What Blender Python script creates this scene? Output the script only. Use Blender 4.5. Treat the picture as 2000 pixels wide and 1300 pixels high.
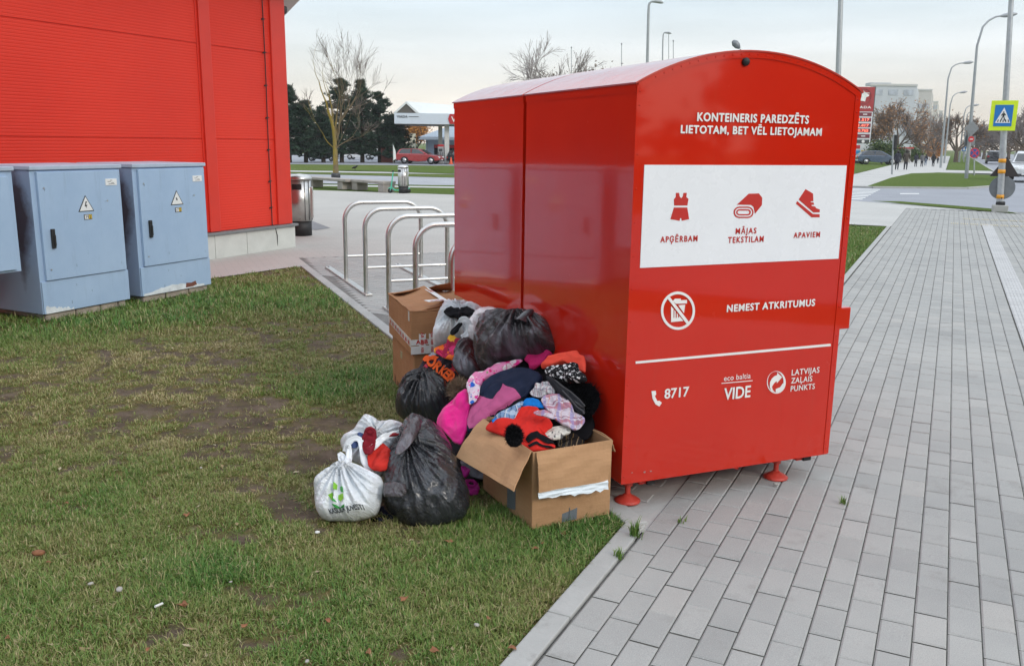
import bpy, bmesh, math, random
import numpy as np
from mathutils import Matrix, Vector
random.seed(7)
rng = np.random.default_rng(11)
PI = math.pi
scene = bpy.context.scene
for o_ in list(bpy.data.objects):
    bpy.data.objects.remove(o_, do_unlink=True)
col = scene.collection

# ------------------------------------------------------------------ camera
F, PITCH, ROLL, HC = 1734.73, .2113, .0131, 1.6
cp, sp, cr, sr = math.cos(PITCH), math.sin(PITCH), math.cos(ROLL), math.sin(ROLL)
FW = np.array([0, cp, -sp]); _up = np.array([0, sp, cp]); _ri = np.array([1., 0, 0])
RI = cr * _ri + sr * _up; UP = -sr * _ri + cr * _up
EYE = np.array([0, 0, HC])
cam = bpy.data.cameras.new('camera'); cam_o = bpy.data.objects.new('camera', cam); col.objects.link(cam_o)
cam.sensor_width = 36; cam.lens = F / 2000 * 36; cam.clip_start = .05; cam.clip_end = 3000
cam_o.matrix_world = Matrix(((RI[0], UP[0], -FW[0], 0), (RI[1], UP[1], -FW[1], 0), (RI[2], UP[2], -FW[2], HC), (0, 0, 0, 1)))
scene.camera = cam_o

# ------------------------------------------------------------------ world, sun, exposure
SUN_DIR = Vector((0.62, -0.62, 0.48)).normalized()        # from the scene towards the sun (behind the camera, to the right)
elev = math.asin(SUN_DIR.z); azim = math.atan2(SUN_DIR.x, SUN_DIR.y)
world = bpy.data.worlds.new('World'); scene.world = world; world.use_nodes = True
wt = world.node_tree; wn = wt.nodes; wl = wt.links; wn.clear()
w_out = wn.new('ShaderNodeOutputWorld'); w_bg = wn.new('ShaderNodeBackground'); w_bg.inputs['Strength'].default_value = .1
w_sky = wn.new('ShaderNodeTexSky'); w_sky.sky_type = 'NISHITA'; w_sky.sun_disc = False
w_sky.sun_elevation = elev; w_sky.sun_rotation = azim; w_sky.air_density = 1.2; w_sky.dust_density = 2.5
w_tc = wn.new('ShaderNodeTexCoord'); w_sep = wn.new('ShaderNodeSeparateXYZ')
wl.new(w_tc.outputs['Generated'], w_sep.inputs[0])
w_ramp = wn.new('ShaderNodeValToRGB'); wl.new(w_sep.outputs['Z'], w_ramp.inputs[0])
cr_ = w_ramp.color_ramp
cr_.elements[0].position = 0.0; cr_.elements[0].color = (1.0, .88, .74, 1)
cr_.elements[1].position = 1.0; cr_.elements[1].color = (1.5, 1.63, 1.8, 1)
for p_, c_ in ((.045, (1.0, .94, .83, 1)), (.10, (.91, .955, .96, 1)), (.18, (.71, .87, .98, 1)), (.30, (.82, .93, 1.02, 1)), (.5, (1.15, 1.25, 1.36, 1))):
    e_ = cr_.elements.new(p_); e_.color = c_
w_map = wn.new('ShaderNodeMapping'); w_map.inputs['Scale'].default_value = (1.0, 1.6, 9.0); w_map.inputs['Rotation'].default_value = (0.05, .06, .3)
wl.new(w_tc.outputs['Generated'], w_map.inputs['Vector'])
w_noise = wn.new('ShaderNodeTexNoise'); w_noise.inputs['Scale'].default_value = 1.7; w_noise.inputs['Detail'].default_value = 5; w_noise.inputs['Roughness'].default_value = .55
wl.new(w_map.outputs[0], w_noise.inputs['Vector'])
w_cl = wn.new('ShaderNodeMapRange'); w_cl.inputs['From Min'].default_value = .38; w_cl.inputs['From Max'].default_value = .66
w_cl.inputs['To Min'].default_value = .70; w_cl.inputs['To Max'].default_value = 1.0
wl.new(w_noise.outputs['Fac'], w_cl.inputs[0])
w_scale = wn.new('ShaderNodeVectorMath'); w_scale.operation = 'SCALE'; w_scale.inputs['Scale'].default_value = 10.5
wl.new(w_ramp.outputs[0], w_scale.inputs[0])
w_mix = wn.new('ShaderNodeMix'); w_mix.data_type = 'RGBA'
wl.new(w_cl.outputs[0], w_mix.inputs['Factor']); wl.new(w_sky.outputs[0], w_mix.inputs['A']); wl.new(w_scale.outputs[0], w_mix.inputs['B'])
wl.new(w_mix.outputs['Result'], w_bg.inputs['Color']); wl.new(w_bg.outputs[0], w_out.inputs['Surface'])
sun = bpy.data.lights.new('sun', 'SUN'); sun.energy = 1.15; sun.angle = math.radians(14); sun.color = (1, .93, .83)
sun_o = bpy.data.objects.new('sun', sun); col.objects.link(sun_o)
sun_o.rotation_euler = SUN_DIR.to_track_quat('Z', 'Y').to_euler()
vs = scene.view_settings; vs.view_transform = 'Standard'; vs.look = 'None'; vs.exposure = 0.10; vs.gamma = 1; vs.use_curve_mapping = False
scene.cycles.max_bounces = 5; scene.cycles.transparent_max_bounces = 8

# ------------------------------------------------------------------ frames: street (lat, along), container (x, y)
YA = .4516; TH = .3923
SN = np.array([math.cos(YA), -math.sin(YA)]); SA = np.array([math.sin(YA), math.cos(YA)])
CO = np.array([.4927, 3.7108]); CX = np.array([math.cos(TH), math.sin(TH)]); CY = np.array([-math.sin(TH), math.cos(TH)])
def S(lat, al, z=0.): p = SN * lat + SA * al; return np.array([p[0], p[1], z])
def C(x, y, z=0.): p = CO + CX * x + CY * y; return np.array([p[0], p[1], z])
def ray(px, py): return FW + (px - 1000) / F * RI - (py - 650) / F * UP
def gnd(px, py, z=0.): d = ray(px, py); return EYE + d * ((z - HC) / d[2])
def at(px, py, Y): d = ray(px, py); return EYE + d * (Y / d[1])
def onplane(px, py, o, n): d = ray(px, py); return EYE + d * (((o - EYE) @ n) / (d @ n))
def hgt(py, base, px): return at(px, py, base[1])[2] - base[2]

# ------------------------------------------------------------------ numpy noise
_perm = np.random.default_rng(3).permutation(512)
_grad = np.random.default_rng(5).uniform(-1, 1, (512, 2))
def noise2(x, y, seed=0):
    x = np.asarray(x, float) + seed * 17.31; y = np.asarray(y, float) - seed * 9.17
    xi = np.floor(x).astype(int); yi = np.floor(y).astype(int); xf = x - xi; yf = y - yi
    u = xf * xf * xf * (xf * (xf * 6 - 15) + 10); v = yf * yf * yf * (yf * (yf * 6 - 15) + 10)
    def g(a, b, fx, fy):
        h = _perm[(_perm[a & 511] + b) & 511]; return _grad[h, 0] * fx + _grad[h, 1] * fy
    n00 = g(xi, yi, xf, yf); n10 = g(xi + 1, yi, xf - 1, yf); n01 = g(xi, yi + 1, xf, yf - 1); n11 = g(xi + 1, yi + 1, xf - 1, yf - 1)
    return (n00 * (1 - u) + n10 * u) * (1 - v) + (n01 * (1 - u) + n11 * u) * v
def fbm(x, y, seed=0, oct=3):
    s = 0; a = 1.
    for i in range(oct): s = s + a * noise2(x * 2 ** i, y * 2 ** i, seed + i); a *= .5
    return s
def ridge(x, y, seed=0): return 1 - np.minimum(1, np.abs(noise2(x, y, seed)) * 2.6)

# ------------------------------------------------------------------ object helpers
def tag(o, label=None, cat=None, group=None, kind=None):
    if label: o['label'] = label
    if cat: o['category'] = cat
    if group: o['group'] = group
    if kind: o['kind'] = kind
    return o
def thing(name, label, cat, loc=(0, 0, 0), rz=0., group=None):
    o = bpy.data.objects.new(name, None); o.empty_display_size = .1; col.objects.link(o)
    o.location = tuple(loc); o.rotation_euler = (0, 0, rz)
    return tag(o, label, cat, group)
def link(name, me, parent=None, loc=None, rot=None):
    o = bpy.data.objects.new(name, me); col.objects.link(o)
    if parent is not None: o.parent = parent
    if loc is not None: o.location = tuple(loc)
    if rot is not None: o.rotation_euler = rot
    return o
def copy_tree(o, parent=None):
    c = o.copy(); col.objects.link(c)
    if parent is not None: c.parent = parent
    for ch in [k for k in o.children]: copy_tree(ch, c)
    return c
def reparent_keep(o, parent):
    # the mesh is in world coordinates: give it the inverse of the thing's placement
    o.parent = parent
    o.matrix_parent_inverse = (Matrix.Translation(parent.location) @ parent.rotation_euler.to_matrix().to_4x4()).inverted()
    return o

class MB:
    """collects shapes; build() links them as one mesh object"""
    def __init__(s): s.v = []; s.f = []; s.m = []; s.sm = []
    def add(s, verts, faces, mi=0, smooth=False):
        b = len(s.v); s.v += [tuple(float(c) for c in q) for q in verts]
        for f in faces: s.f.append(tuple(b + i for i in f)); s.m.append(mi); s.sm.append(smooth)
        return s
    def box(s, c, d, rz=0., mi=0, mat=None, taper=1.):
        hx, hy, hz = d[0] / 2, d[1] / 2, d[2] / 2; q = []
        for z in (-1, 1):
            t = taper if z > 0 else 1.
            for x, y in ((-1, -1), (1, -1), (1, 1), (-1, 1)):
                p = Vector((x * hx * t, y * hy * t, z * hz))
                if mat is not None: p = mat @ p
                elif rz: p = Matrix.Rotation(rz, 3, 'Z') @ p
                q.append((p.x + c[0], p.y + c[1], p.z + c[2]))
        return s.add(q, [(3, 2, 1, 0), (4, 5, 6, 7), (0, 1, 5, 4), (1, 2, 6, 5), (2, 3, 7, 6), (3, 0, 4, 7)], mi)
    def tube(s, pts, rad, n=8, mi=0, caps=True, smooth=True):
        pts = [Vector(p) for p in pts]
        if not hasattr(rad, '__len__'): rad = [rad] * len(pts)
        prev = None; rings = []
        for i, p in enumerate(pts):
            t = (pts[min(i + 1, len(pts) - 1)] - pts[max(i - 1, 0)])
            if t.length < 1e-9: t = Vector((0, 0, 1))
            t.normalize()
            if prev is None:
                a = Vector((0, 0, 1)) if abs(t.z) < .9 else Vector((1, 0, 0)); x = t.cross(a).normalized()
            else:
                x = (prev - t * prev.dot(t))
                x = x.normalized() if x.length > 1e-6 else t.orthogonal().normalized()
            prev = x; y = t.cross(x)
            rings.append([p + (x * math.cos(2 * PI * k / n) + y * math.sin(2 * PI * k / n)) * rad[i] for k in range(n)])
        b = [q for r in rings for q in r]; fs = []
        for i in range(len(pts) - 1):
            for k in range(n): fs.append((i * n + k, i * n + (k + 1) % n, (i + 1) * n + (k + 1) % n, (i + 1) * n + k))
        s.add(b, fs, mi, smooth)
        if caps: s.add(rings[0], [tuple(range(n - 1, -1, -1))], mi); s.add(rings[-1], [tuple(range(n))], mi)
        return s
    def lathe(s, prof, n=24, c=(0, 0, 0), mi=0, smooth=True, sx=1., sy=1.):
        q = []; fs = []
        for r, z in prof:
            for k in range(n): q.append((c[0] + r * sx * math.cos(2 * PI * k / n), c[1] + r * sy * math.sin(2 * PI * k / n), c[2] + z))
        for i in range(len(prof) - 1):
            for k in range(n): fs.append((i * n + k, i * n + (k + 1) % n, (i + 1) * n + (k + 1) % n, (i + 1) * n + k))
        fs.append(tuple(range(n - 1, -1, -1))); fs.append(tuple((len(prof) - 1) * n + k for k in range(n)))
        return s.add(q, fs, mi, smooth)
    def prism(s, poly, o, ex, ey, t, mi=0):
        """poly: 2-D outline; o origin; ex, ey axes; extruded by t along ex x ey (from 0 to t)"""
        o, ex, ey = Vector(o), Vector(ex), Vector(ey); nz = ex.cross(ey).normalized(); n = len(poly)
        a = sum(poly[i][0] * poly[(i + 1) % n][1] - poly[(i + 1) % n][0] * poly[i][1] for i in range(n))
        if a < 0: poly = list(poly)[::-1]
        q = [o + ex * x + ey * y for x, y in poly] + [o + ex * x + ey * y + nz * t for x, y in poly]
        fs = [tuple(range(n - 1, -1, -1)), tuple(range(n, 2 * n))] + [(i, (i + 1) % n, n + (i + 1) % n, n + i) for i in range(n)]
        if t < 0: fs = [f[::-1] for f in fs]
        return s.add(q, fs, mi)
    def quad(s, a, b, c, d, mi=0): return s.add([a, b, c, d], [(0, 1, 2, 3)], mi)
    def grid(s, fn, nu, nv, mi=0, smooth=True):
        q = [fn(i / nu, j / nv) for j in range(nv + 1) for i in range(nu + 1)]
        return s.add(q, [(j * (nu + 1) + i, j * (nu + 1) + i + 1, (j + 1) * (nu + 1) + i + 1, (j + 1) * (nu + 1) + i) for j in range(nv) for i in range(nu)], mi, smooth)
    def mesh(s, name, mats):
        me = bpy.data.meshes.new(name); me.from_pydata(s.v, [], s.f)
        for m in (mats if isinstance(mats, (list, tuple)) else [mats]): me.materials.append(m)
        me.polygons.foreach_set('material_index', s.m); me.polygons.foreach_set('use_smooth', s.sm); me.update()
        return me
    def build(s, name, mats, parent=None, bevel=0., loc=None, rot=None, seg=2):
        o = link(name, s.mesh(name, mats), parent, loc, rot)
        if bevel:
            b = o.modifiers.new('bevel', 'BEVEL'); b.width = bevel; b.segments = seg; b.limit_method = 'ANGLE'; b.angle_limit = math.radians(40)
        return o
def npmesh(name, V, Fq, mats, smooth=False, attr=None, uv=None):
    """fast mesh from numpy arrays: Fq = list of (m,k) index arrays"""
    me = bpy.data.meshes.new(name); V = np.asarray(V, np.float32)
    me.vertices.add(len(V)); me.vertices.foreach_set('co', V.ravel())
    tot = np.concatenate([np.full(len(f), f.shape[1]) for f in Fq]); idx = np.concatenate([f.ravel() for f in Fq])
    me.loops.add(len(idx)); me.loops.foreach_set('vertex_index', idx.astype(np.int32))
    me.polygons.add(len(tot)); me.polygons.foreach_set('loop_start', np.concatenate([[0], np.cumsum(tot)[:-1]]).astype(np.int32))
    me.polygons.foreach_set('use_smooth', np.full(len(tot), bool(smooth)))
    if attr is not None:
        for an, av in attr.items():
            a = me.attributes.new(an, 'FLOAT', 'POINT'); a.data.foreach_set('value', np.asarray(av, np.float32))
    if uv is not None:
        l = me.uv_layers.new(name='UVMap'); l.data.foreach_set('uv', np.asarray(uv, np.float32)[idx].ravel())
    for m in (mats if isinstance(mats, (list, tuple)) else [mats]): me.materials.append(m)
    me.update(calc_edges=True); me.validate()
    return me

# ------------------------------------------------------------------ materials
_mats = {}
class N:
    """small node-tree wrapper"""
    def __init__(s, name):
        s.m = bpy.data.materials.new(name); s.m.use_nodes = True; s.t = s.m.node_tree; s.n = s.t.nodes; s.l = s.t.links
        s.b = s.n['Principled BSDF']
    def new(s, typ, **kw):
        x = s.n.new(typ)
        for k, v in kw.items(): setattr(x, k, v)
        return x
    def coord(s, which='Object', scale=None, rot=None):
        c = s.new('ShaderNodeTexCoord').outputs[which]
        if scale is not None or rot is not None:
            mp = s.new('ShaderNodeMapping'); s.l.new(c, mp.inputs['Vector'])
            if scale is not None: mp.inputs['Scale'].default_value = scale
            if rot is not None: mp.inputs['Rotation'].default_value = rot
            c = mp.outputs[0]
        return c
    def noise(s, vec, scale, detail=4, rough=.6, dist=0.):
        x = s.new('ShaderNodeTexNoise'); x.inputs['Scale'].default_value = scale; x.inputs['Detail'].default_value = detail
        x.inputs['Roughness'].default_value = rough; x.inputs['Distortion'].default_value = dist
        if vec is not None: s.l.new(vec, x.inputs['Vector'])
        return x.outputs['Fac']
    def ramp(s, fac, stops, const=False):
        r = s.new('ShaderNodeValToRGB'); s.l.new(fac, r.inputs[0]); c = r.color_ramp
        if const: c.interpolation = 'CONSTANT'
        while len(c.elements) < len(stops): c.elements.new(.5)
        for e, (p, k) in zip(c.elements, stops): e.position = p; e.color = (*k, 1) if len(k) == 3 else k
        return r.outputs[0]
    def mix(s, fac, a, b, mode='MIX'):
        x = s.new('ShaderNodeMix', data_type='RGBA', blend_type=mode)
        for sock, v in ((x.inputs['Factor'], fac), (x.inputs['A'], a), (x.inputs['B'], b)):
            if hasattr(v, 'is_output'): s.l.new(v, sock)
            elif isinstance(v, (int, float)): sock.default_value = v
            else: sock.default_value = (*v, 1) if len(v) == 3 else v
        return x.outputs['Result']
    def math(s, op, a, b=0., clamp=False):
        x = s.new('ShaderNodeMath', operation=op, use_clamp=clamp)
        for sock, v in ((x.inputs[0], a), (x.inputs[1], b)):
            if hasattr(v, 'is_output'): s.l.new(v, sock)
            else: sock.default_value = v
        return x.outputs[0]
    def bump(s, h, strength=.3, dist=.01, chain=None):
        x = s.new('ShaderNodeBump'); x.inputs['Strength'].default_value = strength; x.inputs['Distance'].default_value = dist
        s.l.new(h, x.inputs['Height'])
        if chain is not None: s.l.new(chain, x.inputs['Normal'])
        return x.outputs[0]
    def set(s, **kw):
        for k, v in kw.items():
            sock = s.b.inputs[k.replace('_', ' ')]
            if hasattr(v, 'is_output'): s.l.new(v, sock)
            elif isinstance(v, (tuple, list)) and len(v) == 3 and sock.type == 'RGBA': sock.default_value = (*v, 1)
            else: sock.default_value = v
        return s
def M(name, base, rough=.6, metal=0., var=.12, vs=6., bump=0., bs=40., coat=0., cr=.1, spec=.5, dirt=None, attr=None, coords='Object', bd=.01):
    if name in _mats: return _mats[name]
    k = N(name); v = k.coord(coords); b = Vector(base)
    c = k.ramp(k.noise(v, vs, 5, .65), [(.3, tuple(b * (1 - var))), (.7, tuple(b * (1 + var)))])
    if dirt is not None:        # (colour, scale, threshold)
        f = k.ramp(k.noise(v, dirt[1], 6, .7), [(dirt[2], (0, 0, 0)), (dirt[2] + .12, (1, 1, 1))])
        c = k.mix(f, c, dirt[0])
    if attr is not None:        # per-part tone stored on the mesh: multiplies the colour between the two factors
        a = k.new('ShaderNodeAttribute', attribute_name='tone').outputs['Fac']
        c = k.mix(1., c, k.ramp(a, [(0, (attr[0],) * 3 if not hasattr(attr[0], '__len__') else attr[0]), (1, (attr[1],) * 3 if not hasattr(attr[1], '__len__') else attr[1])]), 'MULTIPLY')
    r = k.ramp(k.noise(v, vs * 1.7, 3), [(.3, (max(0, rough - .07),) * 3), (.7, (min(1, rough + .07),) * 3)])
    k.set(Base_Color=c, Roughness=r, Metallic=metal, Specular_IOR_Level=spec, Coat_Weight=coat, Coat_Roughness=cr)
    if bump: k.set(Normal=k.bump(k.noise(v, bs, 4), bump, bd))
    _mats[name] = k.m; return k.m

m_red = None
def red_paint():
    k = N('red_gloss_paint'); v = k.coord()
    c = k.ramp(k.noise(v, 1.3, 5, .6), [(.3, (.52, .0135, .003)), (.7, (.58, .018, .004))])
    sc = k.noise(k.coord('Object', (60, 60, 9)), 1.0, 3)
    c = k.mix(k.ramp(sc, [(.74, (0, 0, 0)), (.80, (.35, .35, .35))]), c, (.55, .12, .08))
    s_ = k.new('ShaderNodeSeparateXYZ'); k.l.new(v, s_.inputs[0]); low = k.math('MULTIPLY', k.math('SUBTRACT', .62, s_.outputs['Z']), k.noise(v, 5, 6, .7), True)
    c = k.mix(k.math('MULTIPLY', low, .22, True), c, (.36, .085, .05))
    drip = k.noise(k.coord('Object', (22, 22, .9)), 1., 4, .6); c = k.mix(k.ramp(drip, [(.60, (0,) * 3), (.78, (.12,) * 3)]), c, (.40, .06, .035))
    r = k.ramp(k.noise(v, 3, 5), [(.3, (.16,) * 3), (.75, (.30,) * 3)])
    wob = k.noise(v, 1.6, 2)
    k.set(Base_Color=c, Roughness=r, Specular_IOR_Level=.12, Coat_Weight=1., Coat_Roughness=.05, Coat_IOR=1.5,
          Normal=k.bump(wob, .09, .012), Coat_Normal=k.bump(wob, .09, .012))
    return k.m
m_red = red_paint()
m_roof = M('red_roof_sheet', (.52, .05, .035), .22, var=.08, coat=.8, cr=.12)
m_white_sign = M('white_vinyl', (.80, .81, .84), .28, var=.02, coat=.3, cr=.1)
m_sign_red = M('sign_red', (.50, .025, .018), .4, var=.04)
m_letter = M('white_lettering', (.80, .77, .75), .4, var=.05)
m_black = M('black_rubber', (.012, .012, .013), .6)
m_dark = M('dark_grey_metal', (.06, .062, .066), .5, metal=.3)
m_steel = M('brushed_steel', (.60, .59, .57), .34, metal=1., var=.1, vs=14)
m_galv = M('galvanised_steel', (.42, .44, .46), .42, metal=.7, var=.15, vs=9)
m_lamp = M('lamp_post_grey', (.33, .35, .37), .5, metal=.3)
m_card = None
def cardboard(name, a, b):
    k = N(name); v = k.coord()
    c = k.ramp(k.noise(v, 5, 6, .7), [(.3, a), (.7, b)])
    flute = k.noise(k.coord('Object', (6, 6, 90)), 1.0, 2)
    c = k.mix(.25, c, k.ramp(flute, [(.3, tuple(Vector(a) * .8)), (.7, b)]))
    st = k.ramp(k.noise(v, 11, 5), [(.66, (0, 0, 0)), (.74, (1, 1, 1))])
    c = k.mix(k.math('MULTIPLY', st, .35), c, tuple(Vector(a) * .45))
    k.set(Base_Color=c, Roughness=.82, Specular_IOR_Level=.25, Normal=k.bump(k.noise(v, 7, 4), .6, .014, k.bump(k.noise(v, 160, 2), .08, .002)))
    return k.m
m_card = cardboard('brown_cardboard', (.40, .225, .115), (.47, .275, .145))
m_card2 = cardboard('dark_brown_cardboard', (.36, .18, .085), (.43, .225, .11))
m_card_in = cardboard('inner_cardboard', (.33, .19, .10), (.38, .23, .125))
m_tape_grey = M('grey_duct_tape', (.14, .16, .18), .35, var=.15, bump=.3, bs=30)
m_tape_white = M('white_packing_tape', (.74, .72, .70), .25, var=.06, coat=.3)
m_paperwhite = M('torn_white_liner', (.66, .72, .76), .6, var=.08, bump=.4, bs=25)

def text_px(s, mp, h=1., w=None, bold=.0, align='LEFT', spacing=1., shear=0.):
    """triangulated glyph outlines of a word, fitted to the unit box and passed through mp(u, v)"""
    cu = bpy.data.curves.new('word', 'FONT'); cu.body = s; cu.size = 1; cu.offset = bold; cu.space_character = spacing; cu.shear = shear
    cu.resolution_u = 3
    to = bpy.data.objects.new('word', cu); col.objects.link(to)
    bpy.context.view_layer.update()
    me = bpy.data.meshes.new_from_object(to.evaluated_get(bpy.context.evaluated_depsgraph_get()))
    V = np.array([v.co[:] for v in me.vertices]); Fs = [tuple(p.vertices) for p in me.polygons]
    bpy.data.objects.remove(to); bpy.data.curves.remove(cu); bpy.data.meshes.remove(me)
    lo = V.min(0); hi = V.max(0)
    U = (V[:, 0] - lo[0]) / (hi[0] - lo[0]); W = V[:, 1] / .73    # cap height ~ .73
    return [mp(u, w_) for u, w_ in zip(U, W)], Fs

# ================================================================== THE SETTING
def poly_sheet(name, pts, z, mat, kind='structure', parent=None):
    v = [(p[0], p[1], z) for p in pts]
    me = bpy.data.meshes.new(name); bm = bmesh.new()
    f = bm.faces.new([bm.verts.new(q) for q in v])
    bm.normal_update()
    if f.normal.z < 0: f.normal_flip()
    bmesh.ops.triangulate(bm, faces=[f]); bm.to_mesh(me); bm.free(); me.materials.append(mat)
    o = link(name, me, parent)
    if kind: o['kind'] = kind
    return o
def turf_mat(name, a, b, c, sc=2.):
    k = N(name); v = k.coord()
    g = k.ramp(k.noise(v, sc, 8, .75), [(.3, a), (.5, b), (.68, c)])
    g = k.mix(.5, g, k.ramp(k.noise(v, sc * 22, 4, .8), [(.3, tuple(Vector(a) * .5)), (.7, tuple(Vector(c) * 1.25))]))
    k.set(Base_Color=g, Roughness=.95, Specular_IOR_Level=.1, Normal=k.bump(k.noise(v, sc * 30, 5, .8), .9, .04))
    return k.m
m_turf = turf_mat('far_turf', (.075, .115, .022), (.105, .15, .03), (.15, .18, .045), 1.2)
m_turf2 = turf_mat('green_turf', (.06, .115, .018), (.09, .145, .024), (.13, .17, .035), 2.)
def asphalt(name, base, sc=60):
    k = N(name); v = k.coord(); b = Vector(base)
    c = k.ramp(k.noise(v, .5, 5, .65), [(.3, tuple(b * .85)), (.7, tuple(b * 1.15))])
    c = k.mix(.35, c, k.ramp(k.noise(v, sc, 3), [(.3, tuple(b * .6)), (.7, tuple(b * 1.35))]))
    k.set(Base_Color=c, Roughness=.8, Normal=k.bump(k.noise(v, sc, 3), .3, .004)); return k.m
m_road = asphalt('road_asphalt', (.27, .28, .31)); m_road2 = asphalt('far_road_asphalt', (.34, .345, .37))
m_path = asphalt('concrete_path', (.46, .45, .43), 30)
m_line = M('road_paint', (.70, .70, .68), .6, var=.12, vs=3)
def paving_tex(name, rot, bw, bh, a, b, mortar):
    k = N(name); v = k.coord('Object', None, (0, 0, rot))
    br = k.new('ShaderNodeTexBrick', offset=.5); k.l.new(v, br.inputs['Vector'])
    br.inputs['Color1'].default_value = (*a, 1); br.inputs['Color2'].default_value = (*b, 1); br.inputs['Mortar'].default_value = (*mortar, 1)
    br.inputs['Scale'].default_value = 1; br.inputs['Brick Width'].default_value = bw; br.inputs['Row Height'].default_value = bh
    br.inputs['Mortar Size'].default_value = .004; br.inputs['Mortar Smooth'].default_value = .3
    c = k.mix(.5, br.outputs['Color'], k.ramp(k.noise(v, .6, 6, .7), [(.3, tuple(Vector(a) * .85)), (.7, tuple(Vector(b) * 1.12))]))
    c = k.mix(k.ramp(k.noise(v, .25, 3), [(.45, (0, 0, 0)), (.7, (.4, .4, .4))]), c, tuple(Vector(a) * 1.15))
    k.set(Base_Color=c, Roughness=.8, Normal=k.bump(br.outputs['Fac'], -.5, .004)); return k.m
m_plaza = paving_tex('plaza_paving', -TH, .2, .1, (.40, .385, .36), (.44, .42, .39), (.22, .21, .19))
m_crosspave = paving_tex('corner_paving', YA, .2, .1, (.43, .425, .40), (.47, .46, .44), (.26, .255, .25))
m_joint = M('joint_dirt', (.14, .135, .12), .95, var=.5, vs=9, dirt=((.07, .095, .035), 2.3, .58))
m_kerb = M('kerb_concrete', (.37, .37, .355), .8, var=.1, vs=4, bump=.25, bs=60, dirt=((.28, .275, .26), 5, .58))
def paver_mat():
    k = N('grey_concrete_pavers'); v = k.coord(); t = k.new('ShaderNodeAttribute', attribute_name='tone').outputs['Fac']
    c = k.ramp(t, [(0, (.255, .255, .245)), (.5, (.33, .33, .315)), (.85, (.38, .375, .355)), (1, (.41, .39, .36))])
    c = k.mix(.5, c, k.ramp(k.noise(v, 1.1, 6, .7), [(.3, (.265, .265, .257)), (.7, (.41, .405, .385))]))
    sp_ = k.noise(v, 260, 2, .5); c = k.mix(k.ramp(sp_, [(.35, (.45,) * 3), (.5, (0,) * 3)]), c, (.20, .20, .205))
    c = k.mix(k.ramp(sp_, [(.62, (0,) * 3), (.72, (.5,) * 3)]), c, (.55, .54, .53))
    st = k.ramp(k.noise(v, 3.1, 5, .75), [(.56, (0,) * 3), (.72, (.6,) * 3)]); c = k.mix(st, c, (.21, .20, .185)); st2 = k.ramp(k.noise(v, .45, 4, .7), [(.45, (0,) * 3), (.7, (.35,) * 3)]); c = k.mix(st2, c, (.43, .42, .39))
    k.set(Base_Color=c, Roughness=.72, Specular_IOR_Level=.35, Normal=k.bump(k.noise(v, 140, 4), .25, .003)); return k.m
m_paver = paver_mat()

# ---- ground to the horizon
gm = MB(); gm.quad((-420, -100, -.07), (420, -100, -.07), (420, 620, -.07), (-420, 620, -.07)); g_o = gm.build('ground', m_turf); g_o['kind'] = 'structure'

# ---- lawn with worn soil
LUSH = [(40, 640, .5, 1.3), (180, 625, .5, 1.2), (330, 600, .5, 1.2), (450, 560, .6, .8), (560, 590, .6, .8), (640, 590, .5, .8), (720, 740, .4, .8), (660, 770, .2, .7),
        (1150, 1000, .16, 1.5), (1200, 1020, .12, 1.4), (1090, 1050, .2, 1.1), (1000, 1060, .2, .9), (930, 1040, .2, .7), (1010, 1010, .15, .7), (380, 1120, .14, .9), (45, 1165, .14, 1.2), (540, 765, .12, .7),
        (1130, 1090, .16, .8), (1170, 1060, .15, 1.2), (1030, 1200, .3, .5), (900, 1250, .4, .5), (560, 1080, .3, .35), (200, 1050, .4, .4), (300, 1250, .4, .4), (100, 960, .5, .5)]
BARE = [(520, 765, .5, 1.1), (600, 780, .35, 1.), (430, 720, .3, .7), (450, 830, .4, .9), (520, 880, .35, .9), (620, 860, .3, .7), (340, 800, .35, .6), (560, 1010, .2, .9), (510, 1110, .25, 1.), (440, 1140, .2, .8),
        (1130, 1130, .16, 1.0), (1100, 1150, .12, .9), (980, 1090, .1, .8), (160, 1130, .25, .7), (290, 1160, .15, .5), (750, 1130, .15, .5), (690, 1000, .25, .3), (590, 1200, .2, .5), (960, 1180, .2, .6), (480, 940, .5, .5), (150, 900, .5, .4), (780, 1250, .15, .4)]
_l = [(gnd(a, b)[:2], r, w) for a, b, r, w in LUSH]; _b = [(gnd(a, b)[:2], r, w) for a, b, r, w in BARE]
def cfx(x, y): return (x - CO[0]) * CX[0] + (y - CO[1]) * CX[1]
def cfy(x, y): return (x - CO[0]) * CY[0] + (y - CO[1]) * CY[1]
def lat_(x, y): return x * SN[0] + y * SN[1]
def al_(x, y): return x * SA[0] + y * SA[1]
def lush(x, y):
    s = 0.
    for p, r, w in _l: s = s + w * np.exp(-((x - p[0]) ** 2 + (y - p[1]) ** 2) / (2 * r * r))
    return s
def dens(x, y):
    d = .40 + .40 * fbm(x * 1.3, y * 1.3, 2, 3) + 1.25 * fbm(x * 4.1, y * 4.1, 9, 3) + 1.0 * noise2(x * 12, y * 12, 31) + .9 * lush(x, y)
    for p, r, w in _b: d = d - .17 * w * np.exp(-((x - p[0]) ** 2 + (y - p[1]) ** 2) / (2 * r * r))
    return np.clip(d, 0.05, 1.6)
def in_lawn(x, y, m=0.):
    la, al = lat_(x, y), al_(x, y)
    return (la < -1.12 + m) & (cfx(x, y) < -.055 + m) & (la > -7.46 - (9.26 - al) * .138 - m)
def lawn_z(x, y): return -.014 + .010 * fbm(x * 2.2, y * 2.2, 4, 3)
nx, ny = 240, 330
gx = np.linspace(-8.5, .75, nx); gy = np.linspace(-1.5, 12.2, ny); X, Y = np.meshgrid(gx, gy); X = X.ravel(); Y = Y.ravel()
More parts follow.
